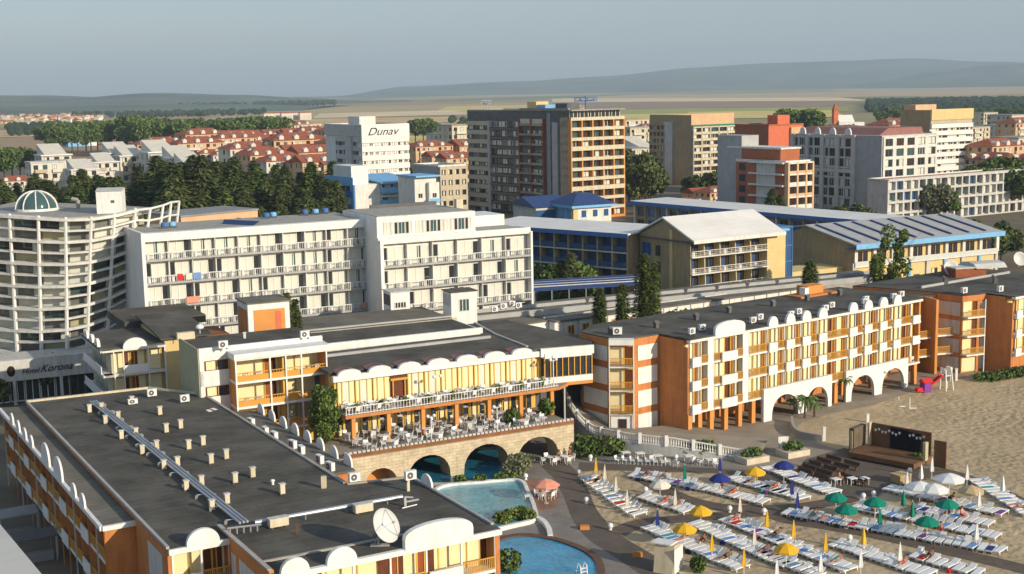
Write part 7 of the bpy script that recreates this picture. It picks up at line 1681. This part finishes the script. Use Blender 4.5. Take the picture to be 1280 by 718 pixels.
    # palms in front of the arcade
    for i, (x, y, h, s, l) in enumerate(((1006, 523, 2.4, 1.15, 'large palm before the second arcade arch'), (993, 518, 1.8, .8, 'smaller palm left of the large arcade palm'), (1055, 503, 2.9, 1., 'slim palm before the third arcade arch'), (1098, 490, 3., .85, 'slim palm before the fourth arcade arch'), (1018, 521, 1.6, .8, 'low palm right of the large arcade palm'))):
        t = thing('palm', l, 'palm', G(x, y, 0), i); MB('bark').tube((0, 0, 0), (0, 0, h), .16, .11).build('trunk', t); m = MB('leaf_palm'); rr = random.Random(i)
        for k in range(16):
            an = k * 2.4; el = rr.uniform(.1, 1.1); d = Vector((math.cos(an), math.sin(an), 0)); sd = Vector((-d.y, d.x, 0)); prev = Vector((0, 0, h)); L1 = 1.7 * s
            for q in range(5):
                e = el - q * .42; nx = prev + (d * math.cos(e) + Vector((0, 0, math.sin(e)))) * L1 / 5; w0 = .34 * s * (1 - q / 5.5); w1 = .34 * s * (1 - (q + 1) / 5.5)
                m.add([prev - sd * w0 + Vector((0, 0, -.08)), prev, nx, nx - sd * w1 + Vector((0, 0, -.08)), prev + sd * w0 + Vector((0, 0, -.08)), nx + sd * w1 + Vector((0, 0, -.08))], [(0, 1, 2, 3), (1, 4, 5, 2)]); prev = nx
        m.build('crown', t)
    for i, (x, y, s) in enumerate(((1172, 458, 1.), (1184, 459, 1.1), (1243, 451, 1.7), (1262, 453, 1.2), (1280, 446, 1.4))):
        t = thing('bush', 'green bush before the dark orange hotel, %s from left' % nth(i), 'shrub', G(x, y, 0)); leaf_blob(420, 1.2 * s, (0, 0, 1.2 * s), 'leaf_green', .2, i + 33).build('foliage', t); MB('bark').tube((0, 0, 0), (0, 0, 1), .08).build('stem', t)
    t = thing('hedge', 'low dark green hedge on the sand at the right edge', 'hedge', G(1240, 475, 0)); mb = MB('leaf_conifer')
    for k in range(9): p = G(1232 + k * 7, 476 - k * 1.2, 0) - G(1240, 475, 0); leaf_blob(260, 1.2, (p.x, p.y, .45), 'leaf_green' if k % 3 == 0 else 'leaf_conifer', .18, k + 400, (1.5, 1.3, .55), mb)
    mb.build('foliage', t); MB('bark').box(-.1, .1, -.1, .1, 0, .4).build('stem', t)
    # surfboard leaning in the arcade
    p = G(876, 541, 0); m = MB('plastic'); n = 14; m.T = Matrix.Translation((p.x, p.y, 0)) @ Matrix.Rotation(.35, 4, 'Z') @ Matrix.Rotation(-.18, 4, 'X'); pr = [(.32 * math.sin(math.pi * k / n), 2.7 * k / n) for k in range(n + 1)]; m.profx([(x, z) for x, z in pr] + [(-x, z) for x, z in pr[::-1][1:-1]], 0, .08); tag(m.build('surfboard'), 'white surfboard leaning upright between the orange columns', 'surfboard')
stage()

# ---------------------------------------------------------------- people
def person(label, loc, rz, pose, cloth, hair='c_hair', skin='c_skin'):
    """one continuous skinned body; pose: sit, lie or stand"""
    t = thing('person', label, 'person', loc, rz)
    if pose == 'stand': J = dict(pel=(0, 0, .95), chest=(0, .0, 1.32), neck=(0, 0, 1.5), head=(0, -.02, 1.66), hL=(.1, 0, .92), kL=(.11, -.05, .5), aL=(.11, .02, .07), fL=(.12, -.14, .04), hR=(-.1, 0, .92), kR=(-.11, -.12, .5), aR=(-.12, .1, .09), fR=(-.12, -.05, .04), sL=(.19, 0, 1.42), eL=(.25, .03, 1.14), wL=(.24, -.1, .9), sR=(-.19, 0, 1.42), eR=(-.26, .04, 1.14), wR=(-.24, -.12, .92))
    elif pose == 'sit': J = dict(pel=(0, 0, .55), chest=(0, .02, .92), neck=(0, 0, 1.1), head=(0, -.03, 1.26), hL=(.1, -.05, .53), kL=(.13, -.48, .53), aL=(.13, -.5, .09), fL=(.13, -.66, .04), hR=(-.1, -.05, .53), kR=(-.15, -.47, .54), aR=(-.18, -.45, .09), fR=(-.18, -.62, .04), sL=(.19, .02, 1.02), eL=(.26, -.08, .78), wL=(.17, -.32, .66), sR=(-.19, .02, 1.02), eR=(-.27, -.06, .78), wR=(-.18, -.33, .66))
    else: J = dict(pel=(0, .1, .45), chest=(0, .5, .6), neck=(0, .66, .72), head=(0, .8, .82), hL=(.1, .05, .45), kL=(.12, -.38, .56), aL=(.12, -.78, .42), fL=(.13, -.84, .54), hR=(-.1, .05, .45), kR=(-.12, -.38, .47), aR=(-.13, -.82, .42), fR=(-.14, -.88, .54), sL=(.19, .58, .64), eL=(.3, .36, .5), wL=(.26, .1, .46), sR=(-.19, .58, .64), eR=(-.31, .36, .5), wR=(-.26, .1, .46))
    names = list(J); E_ = [('pel', 'chest'), ('chest', 'neck'), ('neck', 'head'), ('pel', 'hL'), ('hL', 'kL'), ('kL', 'aL'), ('aL', 'fL'), ('pel', 'hR'), ('hR', 'kR'), ('kR', 'aR'), ('aR', 'fR'), ('chest', 'sL'), ('sL', 'eL'), ('eL', 'wL'), ('chest', 'sR'), ('sR', 'eR'), ('eR', 'wR')]
    rad = dict(pel=.15, chest=.16, neck=.06, head=.1, h=.1, k=.07, a=.045, f=.04, s=.07, e=.045, w=.035)
    vs = [J[n] for n in names]; es = [(names.index(a), names.index(b)) for a, b in E_]
    # hands: palm and five short finger chains from the wrist
    R = [rad.get(n, rad.get(n[0])) for n in names]
    for sd in 'LR':
        w = Vector(J['w' + sd]); e = Vector(J['e' + sd]); d = (w - e).normalized(); q = d.orthogonal().normalized(); i0 = names.index('w' + sd); pi = len(vs); vs.append(tuple(w + d * .06)); R.append(.034); es.append((i0, pi))
        for k, ln in enumerate((.05, .08, .09, .08, .06)):
            a = len(vs); off = q * ((k - 2) * .02); vs.append(tuple(w + d * (.06 if k == 0 else .1) + off * (1.8 if k == 0 else 1))); R.append(.011); es.append((pi, a)); vs.append(tuple(w + d * ((.06 if k == 0 else .1) + ln) + off * (2.2 if k == 0 else 1.15))); R.append(.009); es.append((a, a + 1))
    me = bpy.data.meshes.new('body'); me.from_pydata(vs, es, []); me.materials.append(MATS[skin])
    o = ob('body', me, t); md = o.modifiers.new('Skin', 'SKIN')
    for i, sv in enumerate(me.skin_vertices[0].data): sv.radius = (R[i], R[i]); sv.use_root = i == 0
    su = o.modifiers.new('Sub', 'SUBSURF'); su.levels = 1; su.render_levels = 1
    h = Vector(J['head']); m = MB(hair); up = (h - Vector(J['neck'])).normalized(); c = h + up * .05 + Vector((0, .03, 0)); m.lathe([(.115 * math.cos(a), .125 * math.sin(a)) for a in (-.2, .2, .6, 1.0, 1.4, 1.57)], 10, c); m.build('hair', t, True)
    pl, ch = Vector(J['pel']), Vector(J['chest']); m = MB(cloth); ax = (ch - pl).normalized(); m.tube(pl - ax * .1, pl + ax * .12, .185, .18, 12, cap=False)
    for s in 'LR': hp = Vector(J['h' + s]); m.tube(hp, hp.lerp(Vector(J['k' + s]), .4), .125, .11, 10, cap=False)
    m.build('shorts', t, True)
PPL = [((1049, 604, .0), 1.2, 'sit', 'c_red', 'person with bare back seated at the white table before the benches', 'c_skin'),
       ((1091, 643, 0), .5, 'sit', 'c_red', 'person in red seated below the open green parasol with the lamp', 'c_skin'),
       ((1202, 650, 0), .8, 'sit', 'c_red', 'person in red seated on a lounger right of the lowest green parasol', 'c_salmon'),
       ((676, 625, 0), 2.2, 'sit', 'bright_white', 'person in white seated under the salmon parasol, left side', 'c_skin'),
       ((691, 622, 0), -1., 'sit', 'c_salmon', 'person in pink seated under the salmon parasol, right side', 'c_skin'),
       ((699, 577, 0), .3, 'sit', 'c_salmon', 'person in pink seated at the table beside the rightmost arch', 'c_skin_tan'),
       ((712, 574, 0), 1., 'sit', 'c_red', 'person seated at the far side of the table beside the arch', 'c_skin_tan'),
       ((1053, 653, 0), .4, 'stand', 'c_navy', 'person in navy shorts standing under the lower green parasol', 'c_skin_tan'),
       ((858, 674, 0), -.4, 'lie', 'c_navy', 'person sunbathing under the lowest yellow parasol', 'c_skin_tan'),
       ((878, 681, 0), -.4, 'lie', 'c_black', 'person sunbathing in the row right of the lowest yellow parasol', 'c_skin_tan'),
       ((1176, 668, 0), -.3, 'lie', 'c_red', 'person sunbathing in the row under the lowest green parasol', 'c_skin'),
       ((902, 612, 0), .2, 'lie', 'c_red', 'person in red lying below the open navy parasol', 'c_skin')]
for (x, y, z), rz, pose, cl, l, sk in PPL: person(l, G(x, y, .02), rz, pose, cl, 'c_hair', sk)
def bathers():
    rr = random.Random(44); proto = {}; nm = dict(c_navy='navy', c_red='red', c_black='black', c_teal='teal')
    for k in range(22):
        a, b, n, tw, up, lab = ROWS[(k * 3 + 1) % len(ROWS)]; p, q = G(*a), G(*b); t = (.18, .47, .8)[k % 3] + rr.uniform(-.08, .08); c = p.lerp(q, t); c.z = .03; d = q - p; ang = math.atan2(d.y, d.x) + tw; cl = list(nm)[k % 4]
        l = 'sunbather in %s, %s of %s' % (nm[cl], ('left part', 'middle', 'right part')[k % 3], lab)
        if cl not in proto: person(l, c, ang, 'lie', cl, 'c_hair', ('c_skin_tan', 'c_skin')[k % 2]); proto[cl] = [o for o in COL.objects if o.get('label') == l][0]
        else: dup(proto[cl], c, ang, l)
bathers()

# the pale ledge the picture is taken from
def ledge():
    z = 40.5; a, b = G(54, 720, z), G(-2, 653, z); d = (b - a).normalized(); n = Vector((-d.y, d.x, 0)); a2 = a - d * 1.2; b2 = b + d * 1.5
    m = MB('concrete'); m.prism([tuple((a2)[:2]), tuple((b2)[:2]), tuple((b2 + n * .4)[:2]), tuple((a2 + n * .4)[:2])], z - .9, z, 'greywhite'); t = m.build('balcony_parapet'); tag(t, 'pale concrete balcony parapet at the lower left corner, nearest the viewer', 'parapet')
ledge()
# street life at the foot of the shaded gallery
for i, (x, y, c, l) in enumerate(((42, 668, 'darkgrey', 'dark stall roof on the shaded street below the gallery'), (20, 640, 'grey', 'grey stall on the shaded street, further back'))):
    p = G(x, y, 2.4); t = thing('market_stall', l, 'stall', (p.x, p.y, 0), rz_of(60)); m = MB(c); m.prof([(-1.4, 2.3), (0, 2.8), (1.4, 2.3), (1.4, 2.4), (0, 2.9), (-1.4, 2.4)], -1.8, 1.8); m.build('canopy', t); m = MB('midgrey')
    for q, s in ((-1.7, -1.3), (1.7, -1.3), (-1.7, 1.3), (1.7, 1.3)): m.box(q - .05, q + .05, s - .05, s + .05, 0, 2.35)
    m.build('post', t); MB('grey').box(-1.5, 1.5, -.9, -.3, 0, .9).build('counter', t)

# ================================================================ air, light, camera
hz = MB('white'); hz.box(-13500, 13500, -250, 15500, -8, 420)
hm = bpy.data.materials.new('haze_air'); hm.use_nodes = True; nt = hm.node_tree; nt.nodes.clear(); out = nt.nodes.new('ShaderNodeOutputMaterial'); pv = nt.nodes.new('ShaderNodeVolumePrincipled')
pv.inputs['Color'].default_value = (.66, .84, 1., 1); pv.inputs['Density'].default_value = HAZE_D; pv.inputs['Anisotropy'].default_value = 0.
nt.links.new(pv.outputs[0], out.inputs['Volume'])
o = hz.build('haze', kind='stuff'); o.data.materials.clear(); o.data.materials.append(hm)
SUN_EL, SUN_AZ = 19., 128.5      # azimuth clockwise from +Y: sun to the right and behind the camera
w = bpy.data.worlds.new('World'); S.world = w; w.use_nodes = True; nt = w.node_tree; bg = nt.nodes['Background']; sk = nt.nodes.new('ShaderNodeTexSky')
sk.sky_type = 'NISHITA'; sk.sun_disc = False; sk.sun_elevation = math.radians(SUN_EL); sk.sun_rotation = math.radians(SUN_AZ); sk.air_density = 1.; sk.dust_density = 1.2; sk.ozone_density = 1.; sk.altitude = 40
hm_ = nt.nodes.new('ShaderNodeMix'); hm_.data_type = 'RGBA'; hm_.inputs[0].default_value = .62; hm_.inputs[7].default_value = (1.9, 2.45, 3.2, 1); nt.links.new(sk.outputs[0], hm_.inputs[6]); nt.links.new(hm_.outputs[2], bg.inputs[0]);
bg.inputs[1].default_value = SKY_S
sd = bpy.data.lights.new('sun', 'SUN'); sd.energy = SUN_S; sd.angle = math.radians(.5); sd.color = (1., .87, .68)
so = bpy.data.objects.new('sun', sd); COL.objects.link(so)
az, el = math.radians(SUN_AZ), math.radians(SUN_EL); dv = Vector((math.sin(az) * math.cos(el), math.cos(az) * math.cos(el), math.sin(el)))
so.rotation_euler = dv.to_track_quat('Z', 'Y').to_euler()
cd = bpy.data.cameras.new('camera'); cd.sensor_width = 36; cd.lens = F * 36 / 1280; cd.clip_start = .2; cd.clip_end = 60000
co = bpy.data.objects.new('camera', cd); COL.objects.link(co); co.matrix_world = Matrix.Translation((0, 0, EYE)) @ Matrix.Rotation(math.pi / 2 - PITCH, 4, 'X') @ Matrix.Rotation(ROLL, 4, 'Z')
S.camera = co
vs = S.view_settings; vs.view_transform = 'Standard'; vs.look = 'None'; vs.gamma = 1; vs.exposure = EXPO; vs.use_curve_mapping = False
S.render.engine = 'CYCLES'; S.cycles.max_bounces = 5; S.cycles.diffuse_bounces = 2; S.cycles.glossy_bounces = 2; S.cycles.transmission_bounces = 2; S.cycles.volume_bounces = 0; S.cycles.use_denoising = True; S.cycles.caustics_reflective = False; S.cycles.caustics_refractive = False
try: S.cycles.denoiser = 'OPENIMAGEDENOISE'
except Exception: pass
